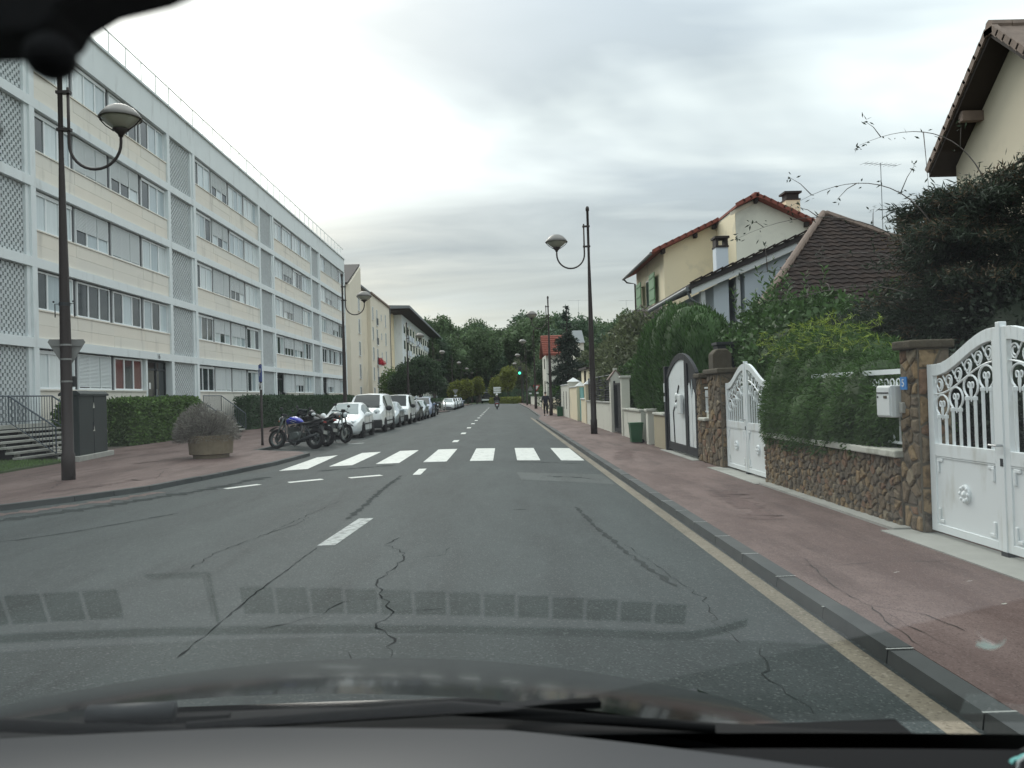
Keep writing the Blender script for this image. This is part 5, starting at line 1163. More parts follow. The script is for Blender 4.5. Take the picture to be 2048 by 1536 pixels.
ellipsoid((-.06,2.0,1.45),(.05,.10,.09)).build('handle_plate', 'gate_white', t, smooth=True); ellipsoid((-.06,2.05,1.22),(.05,.09,.08)).build('handle_plate', 'gate_white', t, smooth=True)
MB().box(-.08,.12,3.31,3.50,.0,2.25).build('gate_post', 'gate_black', t, bevel=.01); MB().box(-.1,-.081,3.36,3.44,1.55,1.80).box(-.1,-.081,3.36,3.44,1.30,1.45).build('hinge_plate', 'sign_white', t)
t = thing('dark_post', 'tall dark square post behind the black and white gate', 'post', (WX+.75, 19.0, PZ)); MB().box(-.2,.2,-.2,.2,0,2.62).build('shaft', 'gate_black', t); MB().box(-.23,.23,-.23,.23,2.62,2.68).build('cap', 'steel_dark', t)
# pale walls further along
def wall_run(label, y0, y1, h, mt, cop='coping_white', x=WX, th=.25, cap=.07, nm='garden_wall', over=.05):
    t = thing(nm, label, 'wall', (x+th/2, (y0+y1)/2, PZ)); l_ = (y1-y0)/2
    MB().box(-th/2,th/2,-l_,l_,-.03,h).build('wall_face', mt, t); MB().box(-th/2-over,th/2+over,-l_,l_,h,h+cap).build('coping', cop, t, bevel=.015); return t
def pillar(label, y, w, h, mt, x=WX-.04, cap='flat', capm='coping_white', nm='gate_pillar'):
    t = thing(nm, label, 'pillar', (x+w/2, y+w/2, PZ)); a = w/2
    MB().box(-a,a,-a,a,-.03,h).build('shaft', mt, t, bevel=.01)
    if cap == 'flat': MB().box(-a-.05,a+.05,-a-.05,a+.05,h,h+.09).build('cap', capm, t, bevel=.02)
    elif cap == 'gable':
        MB().prism([(-a,h),(a,h),(0,h+.30)], 'y', -a,a).build('gable', mt, t)
        for s in (-1,1): MB().bar((s*(a+.10),0,h-.06),(0,0,h+.33),w+.04,.04,(0,0,1)).build('cap_tile', 'weathered_tile', t)
        MB().box(-.07,.07,-.1,.1,h+.32,h+.42).build('ridge_tile', 'coping_white', t)
    else:
        MB().add([(-a-.06,-a-.06,h),(a+.06,-a-.06,h),(a+.06,a+.06,h),(-a-.06,a+.06,h),(0,0,h+.28)], [(0,1,4),(1,2,4),(2,3,4),(3,0,4),(0,3,2,1)]).build('cap', 'sign_white', t)
    return t
wall_run('short ochre wall piece left of the black gate', 22.35, 24.0, .92, 'ochre_wall')
pillar('low cream square post between the green bin and the ochre wall', 24.75, .34, .98, 'offwhite_wall')
wall_run('off-white wall under the tall cypress, behind the green bin', 26.2, 29.9, .95, 'offwhite_wall')
t = thing('green_bin', 'green plastic wheelie bin against the pale wall', 'bin', (4.20, 25.75, PZ))
t.scale = (.8,.8,.74)
MB().add([(-.20,-.22,.03),(.20,-.22,.03),(.20,.22,.03),(-.20,.22,.03),(-.25,-.27,.80),(.25,-.27,.80),(.25,.27,.80),(-.25,.27,.80)], [(0,3,2,1),(4,5,6,7),(0,1,5,4),(1,2,6,5),(2,3,7,6),(3,0,4,7)]).build('tub', 'bin_green', t, bevel=.02)
MB().box(-.27,.27,-.29,.29,.80,.86).build('lid', 'bin_green', t, bevel=.02); MB().lathe([(0,-.2),(.08,-.2),(.08,.2),(0,.2)], (.22,0,.08), 12, 'y').build('wheels', 'rubber', t)
pillar('grey-white gate pillar with small tiled gable, beside the dark gate', 32.9, .44, 2.15, 'offwhite_wall', cap='gable'); pillar('slim white gate pillar at the foot of the cypress', 29.95, .3, 2.1, 'offwhite_wall')
t = thing('dark_gate', 'narrow dark metal gate between two pale pillars', 'gate', (WX+.1, 31.6, PZ))
MB().box(-.03,.03,-1.3,-1.22,.05,1.95).box(-.03,.03,1.20,1.28,.05,2.05).box(-.03,.03,-1.22,1.20,1.87,1.95).box(-.03,.03,-1.22,1.20,.05,.20).build('frame', 'gate_black', t)
MB().box(-.01,.01,-1.22,.25,.2,1.87).build('solid_panel', 'gate_black', t); MB().box(-.012,.008,.26,1.2,.2,1.87).build('glazed_panel', 'engine_grey', t)
for i in range(12): MB().tube([(-.02,.32+.075*i,.2),(-.02,.32+.075*i,1.87)], .008, 5).build('bar', 'gate_black', t)
wall_run('pale wall carrying the dark fence, behind the near right lamp', 33.4, 42.6, 1.15, 'offwhite_wall', 'concrete')
t = thing('dark_fence', 'dark green horizontal metal fence on top of the pale wall', 'fence', (WX+.12, 38.0, PZ+1.22))
for i in range(9): MB().box(-.015,.015,-4.5,4.5,.06+.105*i,.12+.105*i).build('slat', 'gate_black', t)
for y in (-4.4,-2.2,0,2.2,4.4): MB().box(-.03,.03,y-.03,y+.03,0,1.12).build('post', 'gate_black', t)
MB().tube([(0,-4.5,1.10),(0,4.5,1.10)], .02, 6).build('top_rail', 'zinc', t)
pillar('yellowish gate pillar with white tiled cap, left end of the dark fence', 42.7, .5, 2.05, 'yellow_wall', cap='pyr'); pillar('yellowish gate pillar with flat white cap, before the turquoise gate', 47.6, .5, 2.0, 'yellow_wall', cap='pyr')
wall_run('low yellowish wall with white capping between two yellow pillars', 43.2, 45.6, 1.25, 'yellow_wall', 'sign_white'); 
t = thing('turquoise_gate', 'narrow turquoise gate between the yellow pillars', 'gate', (WX+.15, 46.6, PZ)); MB().box(-.02,.02,-1.0,1.0,.1,1.85).build('panel', 'teal_gate', t); MB().box(-.03,.03,-1.0,1.0,1.85,1.92).box(-.03,.03,-1.0,1.0,.04,.1).build('rails', 'teal_gate', t)
wall_run('yellowish garden wall before the white gabled pillar', 48.2, 53.0, 1.95, 'yellow_wall', 'sign_white')
pillar('white rendered pillar with pointed cap, near the far lamp', 53.2, .7, 2.35, 'offwhite_wall', cap='pyr'); wall_run('white garden wall with two dark slots beside the far lamp', 54.0, 60.5, 2.15, 'offwhite_wall', 'sign_white')
t = thing('letter_slots', 'pair of dark narrow openings in the white garden wall', 'opening', (WX-.003, 56.6, PZ+.55)); MB().box(-.01,.004,-1.1,-.8,0,1.2).build('opening', 'dark_void', t); MB().box(-.01,.004,1.2,1.5,0,1.2).build('opening', 'dark_void', t)
t = thing('outbuilding', 'small flat-topped yellow outbuilding behind the yellow garden wall', 'building', (6.2, 48.5, PZ)); MB().box(-1.2,1.6,-2,2,-.03,2.95).build('wall', 'yellow_wall', t); MB().box(-1.35,1.75,-2.15,2.15,2.95,3.08).build('roof', 'soffit_dark', t); MB().tube([(-1.25,-.6,0),(-1.25,-.6,2.9)], .06, 6).build('downpipe', 'soffit_dark', t)
t = thing('small_green_bin', 'little dark green bin beside the far right lamp', 'bin', (4.2, 58.6, PZ)); MB().box(-.2,.2,-.25,.25,0,.62).build('tub', 'bin_green', t, bevel=.03); MB().box(-.22,.22,-.27,.27,.62,.68).build('lid', 'bin_green', t, bevel=.02)
wall_run('far low cream wall on the right past the pedestrian', 63, 88, 1.2, 'yellow_wall', 'concrete'); wall_run('farthest pale wall on the right before the traffic light', 95, 140, 1.2, 'offwhite_wall', 'concrete', x=5.1)

# ------------------------------------------------------------------ house with green shutters
HA = thing('yellow_house', 'pale yellow house with red tiled roof and green shutters', 'house', (8.5, 42.8, 0))
def ha(mb, name, mt, parent=HA, **k): return mb.build(name, mt, parent, W=(parent is HA), **k)
zr = lambda x: 10.86-.45*(12.2-x) if x < 12.2 else 10.86-.50*(x-12.2)     # roof surface
ha(MB().prism([(8.45,0),(11.25,0),(11.25,zr(11.25)-.12),(8.45,zr(8.45)-.12)], 'y', 42.8, 51.4), 'wall', 'yellow_wall')
ha(MB().prism([(11.25,0),(17.0,0),(17.0,zr(17)-.12),(12.2,10.74),(11.25,zr(11.25)-.12)], 'y', 39.3, 51.4), 'gable_wall', 'grey_wall')
ha(MB().box(11.235,11.25,39.32,42.8,0,zr(11.24)-.2), 'return_wall', 'yellow_wall'); ha(MB().prism([(11.0,zr(11.0)-.34),(12.3,zr(12.2)-.28),(12.3,zr(12.2)-.12),(11.0,zr(11.0)-.18)], 'y', 39.24,39.30), 'verge_board', 'cream_wall2')
# roof slabs
ha(MB().prism([(7.75,zr(7.75)-.10),(11.2,zr(11.2)-.10),(11.2,zr(11.2)+.02),(7.75,zr(7.75)+.02)], 'y', 42.3, 51.9), 'roof', 'red_tile'); ha(MB().prism([(11.2,zr(11.2)-.10),(12.2,10.76),(17.6,zr(17.6)-.1),(17.6,zr(17.6)+.02),(12.2,10.9),(11.2,zr(11.2)+.02)], 'y', 38.9, 51.9), 'roof', 'red_tile')
# verge tiles, ridge tiles
def verge(x0, x1, y, parent=HA):
    n = int(abs(x1-x0)/.32); mb = None
    for i in range(n):
        a = x0+(x1-x0)*i/n; b = x0+(x1-x0)*(i+1.15)/n; za, zb = zr(a), zr(b)
        ha(MB().bar((a,y,za+.0),(b,y,zb+.035),.16,.17), 'verge_tile', 'red_tile')
verge(7.8,11.2,42.3); verge(11.2,12.2,38.9); verge(17.4,12.2,38.9)
for i in range(26): ha(MB().bar((12.2,38.9+.5*i,10.93),(12.2,39.42+.5*i,10.95),.24,.12), 'ridge_tile', 'red_tile')
for (x,y) in ((8.4,42.45),(10.1,42.45),(11.1,42.45),(12.2,39.0),(14.6,39.0)): ha(MB().box(x-.08,x+.08,y,y+.5,zr(x)-.34,zr(x)-.12), 'purlin_end', 'soffit_dark')
ha(MB().tube([(7.72,42.4,zr(7.75)-.06),(7.72,52.0,zr(7.75)-.06)], .085, 8), 'gutter', 'zinc'); ha(MB().tube([(7.72,51.7,zr(7.75)-.12),(7.9,51.7,zr(7.75)-.32),(8.38,51.6,zr(7.75)-.42),(8.38,51.5,0)], .05, 8), 'downpipe', 'soffit_dark')
# street window with open shutters
w = ha(MB().box(8.40,8.455,46.4,47.9,6.55,8.05), 'window', 'pane_dark'); 
def shutter(y0, y1, out):
    mb = MB(); n = 7
    mb.box(8.20-out,8.26-out,y0,y1,6.45,8.12); 
    for z in (6.7,7.3,7.9): mb.box(8.17-out,8.20-out,y0+.05,y1-.05,z-.03,z+.03)
    o = ha(mb, 'shutter', 'green_shutter')
    for z in (6.7,7.9): MB().box(8.3-8.5-out,8.44-8.5,(y0+y1)/2-42.8-.03,(y0+y1)/2-42.8+.03,z-.02,z+.02).build('hinge', 'steel_dark', o)
shutter(44.4,45.9,.0); shutter(48.4,49.9,.05)
ha(MB().box(8.33,8.46,46.3,48.0,6.40,6.50), 'sill', 'coping_white'); ha(MB().box(8.30,8.46,44.2,45.2,6.33,6.42).box(8.30,8.46,48.9,50.0,6.33,6.42), 'sill', 'coping_white')
# chimneys
ch = ha(MB().box(15.1,15.85,43.2,44.0,8.7,11.55), 'chimney', 'yellow_wall'); MB().box(15.1-8.5-.03,15.85-8.5+.03,.38,1.22,11.55,11.63).box(15.15-8.5,15.80-8.5,.45,1.15,11.63,11.92).box(15.1-8.5-.08,15.85-8.5+.08,.33,1.27,11.92,12.02).build('chimney_pot', 'soffit_dark', ch)

HA.location.x += .27
# ------------------------------------------------------------------ house with brown hipped roof
HB = thing('brown_roof_house', 'house with brown tiled hipped roof and blue-white clad gable wing', 'house', (8.5, 27, 0))
def hb(mb, name, mt, parent=HB, **k): return mb.build(name, mt, parent, W=(parent is HB), **k)
AP = Vector((10.58,27.0,7.32)); EL = Vector((6.95,22.6,3.85)); ER = Vector((15.6,22.6,3.85)); AR = Vector((10.75,27.0,7.32))
hb(MB().prism([(7.3,23.0),(15.2,23.0),(15.2,31),(9.2,31)], 'z', 0, 3.8), 'wall', 'offwhite_wall')
hb(MB().add([EL,ER,AR,AP,(8.9,31,3.85),(15.6,31,3.85)], [(0,1,2,3),(0,3,4),(1,5,2),(3,2,5,4)]), 'roof', 'brown_tile')
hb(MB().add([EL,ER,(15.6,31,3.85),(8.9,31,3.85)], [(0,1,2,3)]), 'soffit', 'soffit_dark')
# tiles on the slope that faces the street corner
U = Vector((1,0,0)); Vv = ((AP-EL)-U*(AP-EL).dot(U)).normalized(); Nn = U.cross(Vv); slope = (AP-EL).dot(Vv)
if Nn.z < 0: Nn = -Nn
rot = Matrix((U, Vv, Nn)).transposed().to_euler()
tm = MB().grid(lambda u,v: (-.16+.32*u, -.02+.27*v, .035*(1-v)+.018*math.sin(2*math.pi*u)), 6, 1)
tm.add([(-.16+.32*i/6,-.02,.035+.018*math.sin(2*math.pi*i/6)) for i in range(7)]+[(-.16+.32*i/6,-.02,.0) for i in range(7)], [(i,i+1,8+i,7+i) for i in range(6)])
tme = tm.mesh('roof_tile'); tme.materials.append(M['brown_tile'])
nr = int(slope/.235); cnt = 0; rest = MB()
for r in range(nr):
    f = (r+.2)/nr; xa = EL.x+(AP.x-EL.x)*f+.10; xb = ER.x+(AR.x-ER.x)*f
    x = xa+(.16 if r%2 else 0)
    while x < min(xb, 13.2):
        p = Vector((x,EL.y,EL.z))+Vv*(f*slope)+Nn*.012
        if r >= 5 and cnt < 300 and x < 12.4: shared(tme, 'roof_tile', HB, p-Vector(HB.location), rot); cnt += 1
        else:
            m3 = rot.to_matrix(); rest.add([p+m3 @ Vector(q) for q in tm.v], tm.f)
        x += .325
hb(rest, 'roof_tiles_rest', 'brown_tile_joined', fixn=False)['kind'] = 'stuff'
n = 14
for i in range(n):
    a = EL.lerp(AP,i/n)+Nn*.05; b = EL.lerp(AP,(i+1.1)/n)+Nn*.08; hb(MB().tube([a,b], [.115,.09], 8), 'hip_tile', 'weathered_tile')
for i in range(3): hb(MB().tube([AP.lerp(AR,i/3)+Vector((0,0,.04)),AP.lerp(AR,(i+1)/3)+Vector((0,0,.04))], .11, 8), 'ridge_tile', 'weathered_tile')
for i in range(16):
    a = ER.lerp(AR,i/16)+Vector((0,0,.05)); b = ER.lerp(AR,(i+1.1)/16)+Vector((0,0,.07)); hb(MB().tube([a,b], [.115,.09], 6), 'hip_tile', 'weathered_tile')
# clad wing with the long sloping verge
zw = lambda x: 5.25+.405*(x-6.5)
hb(MB().prism([(6.95,0),(11.4,0),(11.4,zw(11.4)-.3),(8.62,zw(8.62)-.3),(8.62,0)], 'y', 29.0, 29.05), 'backing', 'white_cladding')
hb(MB().prism([(8.5,0),(11.4,0),(11.4,zw(11.4)-.28),(8.5,zw(8.5)-.28)], 'y', 28.9, 36), 'wing_wall', 'white_cladding'); hb(MB().prism([(7.42,0),(7.95,0),(7.95,zw(7.95)-.28),(7.42,zw(7.42)-.28)], 'y', 29.0, 36), 'wing_wall', 'white_cladding')
hb(MB().box(6.95,7.1,28.9,29.2,0,zw(7.0)-.3).box(8.2,8.34,28.9,29.2,0,zw(8.2)-.3), 'post', 'sign_white'); hb(MB().box(7.0,8.5,31.0,31.1,0,5.0), 'recess', 'grey_wall')
hb(MB().prism([(6.45,zw(6.45)-.05),(11.6,zw(11.6)-.05),(11.6,zw(11.6)+.14),(6.45,zw(6.45)+.14)], 'y', 28.55, 36), 'wing_roof', 'slate_roof')
hb(MB().prism([(6.55,zw(6.55)-.27),(11.6,zw(11.6)-.27),(11.6,zw(11.6)-.055),(6.55,zw(6.55)-.055)], 'y', 28.62, 28.68), 'barge_board', 'sign_white')
hb(MB().tube([(6.42,28.6,zw(6.4)+.0),(6.42,36,zw(6.4))], .09, 8), 'gutter', 'zinc'); hb(MB().tube([(6.44,28.75,zw(6.4)-.1),(6.55,28.75,zw(6.4)-.35),(6.92,28.8,zw(6.4)-.55),(6.92,28.8,0)], .045, 8), 'downpipe', 'zinc')
for i in range(14):
    x = 6.5+.37*i; hb(MB().bar((x,28.55,zw(x)+.16),(x+.40,28.55,zw(x+.40)+.20),.2,.06), 'verge_tile', 'brown_tile')
ch = hb(MB().box(8.25,8.72,31.6,32.1,5.8,7.15), 'chimney', 'white_cladding'); MB().box(-.27,.24,4.56,5.14,7.15,7.22).box(-.25,-.15,4.6,5.1,7.22,7.5).box(.12,.22,4.6,5.1,7.22,7.5).box(-.3,.27,4.53,5.17,7.5,7.58).build('chimney_pot', 'soffit_dark', ch)
ch = hb(MB().box(13.05,13.55,26.5,27.0,4.5,6.75), 'chimney', 'white_cladding'); MB().box(13.0-8.5,13.6-8.5,-.55,.05,6.75,6.82).box(13.02-8.5,13.12-8.5,-.5,0,6.82,7.1).box(13.46-8.5,13.56-8.5,-.5,0,6.82,7.1).box(13.25-8.5,13.33-8.5,-.5,0,6.82,7.1).box(12.97-8.5,13.63-8.5,-.58,.08,7.1,7.16).build('chimney_pot', 'soffit_dark', ch)

HB.location.x += .22
# ------------------------------------------------------------------ tall gabled house at the right edge
HC = thing('gabled_house', 'tall cream house with overhanging tiled gable at the right edge', 'house', (12.6, 20.2, 0))
def hc(mb, name, mt, parent=HC, **k): return mb.build(name, mt, parent, W=(parent is HC), **k)
zc = lambda y: 10.25-.86*abs(y-20.2)
hc(MB().prism([(17.45,0),(22.95,0),(22.95,zc(22.95)-.2),(20.2,10.05),(17.45,zc(17.45)-.2)], 'x', 12.6, 19), 'gable_wall', 'cream_wall')
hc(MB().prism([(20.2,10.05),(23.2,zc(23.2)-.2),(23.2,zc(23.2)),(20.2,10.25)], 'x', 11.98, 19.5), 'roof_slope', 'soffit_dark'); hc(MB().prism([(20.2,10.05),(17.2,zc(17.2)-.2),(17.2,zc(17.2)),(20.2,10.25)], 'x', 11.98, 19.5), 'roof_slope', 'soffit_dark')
for s in (1,-1):
    for i in range(13):
        y = 20.2+s*(3.05-.245*i); yb = 20.2+s*(3.05-.245*(i+1.12)); hc(MB().bar((12.0,y,zc(y)+.02),(12.0,yb,zc(yb)+.06),.16,.16,(0,0,1)), 'verge_tile', 'weathered_tile')
        hc(MB().bar((12.9,y,zc(y)+.03),(12.9,yb,zc(yb)+.07),1.6,.06,(0,0,1)), 'tile_course', 'weathered_tile')
for i in range(9): hc(MB().tube([(11.95+.5*i,20.2,10.31),(12.5+.5*i,20.2,10.33)], [.15,.13], 8), 'ridge_tile', 'weathered_tile')
for y in (21.7,18.7): hc(MB().box(12.05,12.6,y-.1,y+.1,zc(y)-.45,zc(y)-.2), 'purlin_end', 'weathered_tile')
HC.location.y -= .72; HC.location.z -= .12
# ------------------------------------------------------------------ far cottage and antennas
HD = thing('red_roof_cottage', 'far white cottage with orange-red tiled roof behind the conifer', 'house', (6.5, 90, 0))
def hd(mb, name, mt): return mb.build(name, mt, HD, W=True)
hd(MB().prism([(86.5,0),(94,0),(94,5.8),(86.5,5.8)], 'x', 4.9, 6.9), 'wall', 'offwhite_wall')
hd(MB().prism([(86,5.7),(90.3,7.9),(94.5,5.7),(94.5,5.85),(90.3,8.1),(86,5.85)], 'x', 4.6, 7.1), 'roof', 'red_tile')
for i in range(10):
    f = i/10; hd(MB().box(4.55,7.15,86+4.3*f-.02,86+4.3*f+.47,5.86+2.24*f,5.90+2.24*f+.05), 'tile_course', 'red_tile')
for z in (2.0,4.4): hd(MB().box(4.86,4.9,89,90,z,z+1.1), 'window', 'pane_dark')
HE = thing('grey_roof_house', 'grey-roofed house end peeping above the shrubs beyond the conifer', 'house', (9.4, 100, 0)); MB().box(-.6,.6,-3,3,0,7.6).build('wall', 'grey_wall', HE); MB().prism([(-3.3,7.6),(3.3,7.6),(0,9.3)], 'x', -.7,.7).build('roof', 'zinc', HE)
def antenna(label, loc, h, span, rz=0):
    t = thing('tv_antenna', label, 'antenna', loc, rz); MB().tube([(0,0,0),(0,0,h)], .011, 5).build('mast', 'zinc', t); b = MB().tube([(-span/2,0,h-.05),(span/2,0,h-.05)], .008, 5).build('boom', 'zinc', t)
    for i in range(8): MB().tube([(-span/2+span*i/7,-.2,h-.05),(-span/2+span*i/7,.2,h-.05)], .005, 4).build('element', 'zinc', b)
antenna('thin television antenna above the conifer, left of the near right lamp', (9.8,100,10.0), 3.0, 2.6); antenna('thin television antenna beside the gutter of the yellow house', (12.5,80,7.0), 3.6, 1.4); antenna('thin television antenna near the branches below the right-edge gable', (12.6,26.6,6.5), 2.4, 1.3, .3)

# ------------------------------------------------------------------ vegetation on the right
def spray(rs, n, box, leaf, droop, out):
    P = rs.rand(n,3)*(np.array(box[1])-box[0])+box[0]; return P
# golden-tipped juniper hedge spilling over the stone wall
t = thing('juniper_hedge', 'shaggy green conifer hedge with yellow-green tips spilling over the stone wall', 'hedge', (5.0,11.9,PZ+.86))
bl = [(-.30,-1.5,.02,.30,.7,.30),(-.34,-.4,.02,.32,.8,.32),(-.34,.7,.0,.32,.8,.34),(-.32,1.7,.02,.32,.6,.34),(-.10,-2.2,.30,.40,.34,.42),(-.12,-1.95,.34,.50,.45,.55),(-.10,-1.35,.45,.56,.75,.70),(-.2,-.9,.30,.52,.8,.55),(-.22,.2,.30,.55,.9,.6),(-.2,1.4,.32,.55,.8,.6),(-.05,-.5,.45,.58,.8,.75),(.0,.5,.5,.62,.8,.95),(.0,1.5,.6,.66,.8,1.05),(.2,2.0,.55,.6,.7,1.0),(.3,.9,1.0,.7,.9,.7),(.3,-.2,.9,.6,.8,.55),(.3,1.9,1.25,.6,.6,.5)]
rs = np.random.RandomState(51); P,D,U,l,w = ell_leaves(rs, bl, 95000, .075, .22, .25, .8, .84, .12); D = unit(D+np.array([-.25,0,-.1]))
f_ = link('foliage', leafmesh('foliage',P,D,U,l,w), 'leaf_juniper', t)
mb = MB()
for (x,y,z,a,b,c) in bl: q = ellipsoid((x,y,z),(a*.88,b*.88,c*.88),14,10); mb.add(q.v,q.f)
join_into(f_, mb)
rs = np.random.RandomState(52); n = 9000; P,D,U,l,w = ell_leaves(rs, bl, n, .13, .16, .1, .7, .95, .25); up = P[:,2] > 1.15+.35*rs.rand(n); P=P[up];U=U[up];l=l[up];w=w[up]
D = unit(np.stack([-.6+rs.normal(size=len(P))*.5, rs.normal(size=len(P))*.6, .1+rs.normal(size=len(P))*.35],1))
link('fresh_tips', leafmesh('fresh_tips',P,D,U,l,w), 'leaf_juniper_tip', t)
# drooping golden plumes at the top edge
rs = np.random.RandomState(53); Ps=[];Ds=[]
for i in range(60):
    b0 = np.array([rs.uniform(-.5,.3), rs.uniform(-1.0,2.5), 1.25+rs.uniform(-.1,.5)]); d = np.array([rs.uniform(-.9,-.1), rs.normal()*.6, rs.uniform(-.35,.25)])
    for k in range(22):
        s = k/22*.42; Ps.append(b0+d*s+np.array([0,0,-.35*s*s])); Ds.append(d+rs.normal(size=3)*.55+[0,0,-.2])
Ps=np.array(Ps);Ds=unit(np.array(Ds));Us=unit(np.cross(Ds,rs.normal(size=Ds.shape))); link('plumes', leafmesh('plumes',Ps,Ds,Us,.05+.05*rs.rand(len(Ps)),np.full(len(Ps),.014)), 'leaf_juniper_tip', t)
MB().tube([(.3,0,-.8),(.3,0,.6)], .06, 6).tube([(.3,1.5,-.8),(.3,1.6,.6)], .06, 6).build('stems', 'bark', t)
# tall clipped cypress
t = thing('cypress_hedge', 'tall dense dark green cypress hedge above the green bin', 'hedge', (5.5,25.6,PZ))
bl = [(0,-1.7,2.1,.95,1.3,2.15),(-.05,-.2,2.2,1.0,1.5,2.3),(0,1.4,2.1,1.0,1.5,2.25),(.1,2.6,1.9,.95,1.2,2.1),(.6,0,2.5,1.1,2.2,1.9),(.3,-2.6,2.0,.9,1.0,1.95)]
rs = np.random.RandomState(55); P,D,U,l,w = ell_leaves(rs, bl, 60000, .17, .18, -.55, .55, .82, .14); k_ = P[:,2] > .55; P,D,U,l,w = P[k_],D[k_],U[k_],l[k_],w[k_]; D = unit(D+[0,0,.5]); P[:,2] *= .94
f_ = link('foliage', leafmesh('foliage',P,D,U,l,w), 'leaf_cypress', t); mb = MB()
for (x,y,z,a,b,c) in bl: q = ellipsoid((x,y,z+.1),(a*.86,b*.86,c*.86),14,10); mb.add(q.v,q.f)
join_into(f_, mb)
for y in (-1.6,0,1.6): MB().tube([(0,y,-.05),(0,y,1.5)], .09, 8).build('trunk', 'bark', t)
# laurel and ivy mass behind the gates
def shrub(name, label, loc, bl, n, leaf, mt, seed, stems=2, cat='shrub', **kw):
    t = thing(name, label, cat, loc); crown('foliage', mt, t, bl, n, leaf, seed, **kw)
    for i in range(stems): MB().tube([(.15*i,.2*i,-.05),(.2*i,.1*i,bl[0][2])], .05, 6).build('stem', 'bark', t)
    return t
s_ = shrub('laurel', 'big dark ivy-like laurel behind the second white gate', (6.3,18.8,PZ), [(0,0,1.8,1.2,1.6,1.75),(-.2,-1.9,1.6,1.1,1.4,1.6),(.3,1.9,1.8,1.1,1.3,1.75),(.8,-.6,2.5,1.2,1.6,1.15),(1.3,-2.6,1.7,1.3,1.5,1.7),(.6,1.2,2.4,1,1.2,1.3)], 42000, .13, 'leaf_laurel', 56, aspect=.55, core=.8)
rs = np.random.RandomState(57); Ps=[];Ds=[]
for i in range(26):   # upright new shoots
    b0 = np.array([rs.uniform(-.5,1.4), rs.uniform(-1.5,2.2), rs.uniform(2.9,3.4)]); h = rs.uniform(.4,1.15); dx = rs.normal()*.2
    for k in range(int(h/.045)):
        z = k*.045; a = k*2.4; Ps.append(b0+[dx*z,rs.normal()*.01,z]); Ds.append([math.cos(a)*.8,math.sin(a)*.8,.65])
Ps=np.array(Ps);Ds=unit(np.array(Ds));Us=unit(np.cross(Ds,rs.normal(size=Ds.shape))); link('shoots', leafmesh('shoots',Ps,Ds,Us,.12+.06*rs.rand(len(Ps)),np.full(len(Ps),.055)), 'leaf_laurel', s_)['kind'] = 'stuff'
shrub('mixed_shrub', 'loose olive shrub with mauve blossom beside the near right lamp', (6.2,38.5,PZ), [(0,0,2.4,1.6,2.4,2.2),(-.3,-2.6,2.0,1.4,1.8,2.0),(.2,2.6,2.6,1.6,2.2,2.3),(.6,.5,4.0,1.4,2.0,1.4),(-.2,4.2,2.4,1.2,1.6,2.2)], 26000, .20, 'leaf_olive', 58, core=.72)
shrub('flowering_shrub', 'greyish mauve flowering bush top against the yellow house', (7.6,40.2,PZ), [(0,0,4.4,1.4,1.8,1.3),(.2,-1.8,4.0,1.2,1.4,1.2),(-.6,2.2,4.2,1.1,1.6,1.1)], 12000, .16, 'leaf_mauve', 59, core=.6)
shrub('dark_shrub', 'dark green bush over the dark fence', (5.6,36.0,PZ), [(0,0,1.6,.9,1.8,1.5),(.1,-2.4,1.5,.9,1.5,1.5),(.3,3.0,1.8,1.0,2.0,1.7)], 14000, .16, 'leaf_laurel', 60, core=.75)
# big dark cedar-like conifer at the right
t = thing('dark_conifer', 'sprawling dark evergreen with bare twigs behind the near white gate', 'tree', (7.35,12.7,PZ))
tr = MB().tube([(0,0,-.05),(.05,.1,1.5),(.2,.1,3.0),(.3,0,4.6)], [.20,.16,.12,.05], 8)
rs = np.random.RandomState(61); Ps=[];Ds=[]; dry=[];dryd=[]; br = MB()
def bough(b0, d, L_, n, w_, seedr, ps, ds, drop=.12):
    for k in range(n):
        s = rs.rand()**.7*L_; q = b0+d*s+np.array([0,0,-drop*s*s/L_])+rs.normal(size=3)*w_*(1.15-s/L_*.6)*[1,1,.45]
        ps.append(q); ds.append(d*.8+rs.normal(size=3)*.65+[0,0,-.1])
for i in range(340):
    z = rs.uniform(.8,4.75); a = rs.uniform(0,6.28); L_ = (3.4-.40*z)*rs.uniform(.38,1.22)+.25; L_ *= (.62 if math.cos(a) < 0 else 1.15); d = np.array([math.cos(a),math.sin(a),rs.uniform(-.12,.32)]); d /= np.linalg.norm(d); b0 = np.array([.06*z,.05,z])
    bough(b0, d, L_, 300, .16, 0, Ps, Ds)
    if i%3 == 0: bough(b0, d, L_*1.05, 150, .18, 0, dry, dryd)
    if i%2 == 0: e_ = b0+d*L_*.97; m1 = b0+d*L_*.5; br.tube([b0, m1, e_], [.035,.022,.007], 5)
def mk(nm, mt, ps, ds, l0, w0):
    ps=np.array(ps);ds=unit(np.array(ds));us=unit(np.cross(ds,rs.normal(size=ds.shape))); return link(nm, leafmesh(nm,ps,ds,us,l0*(.6+.8*rs.rand(len(ps))),np.full(len(ps),w0)), mt, t)
mk('crown', 'leaf_cedar', Ps, Ds, .12, .022); mk('dry_foliage', 'leaf_cedar_dry', dry, dryd, .11, .02)
tr.build('trunk', 'bark', t, smooth=True); br.build('branches', 'bark', t)
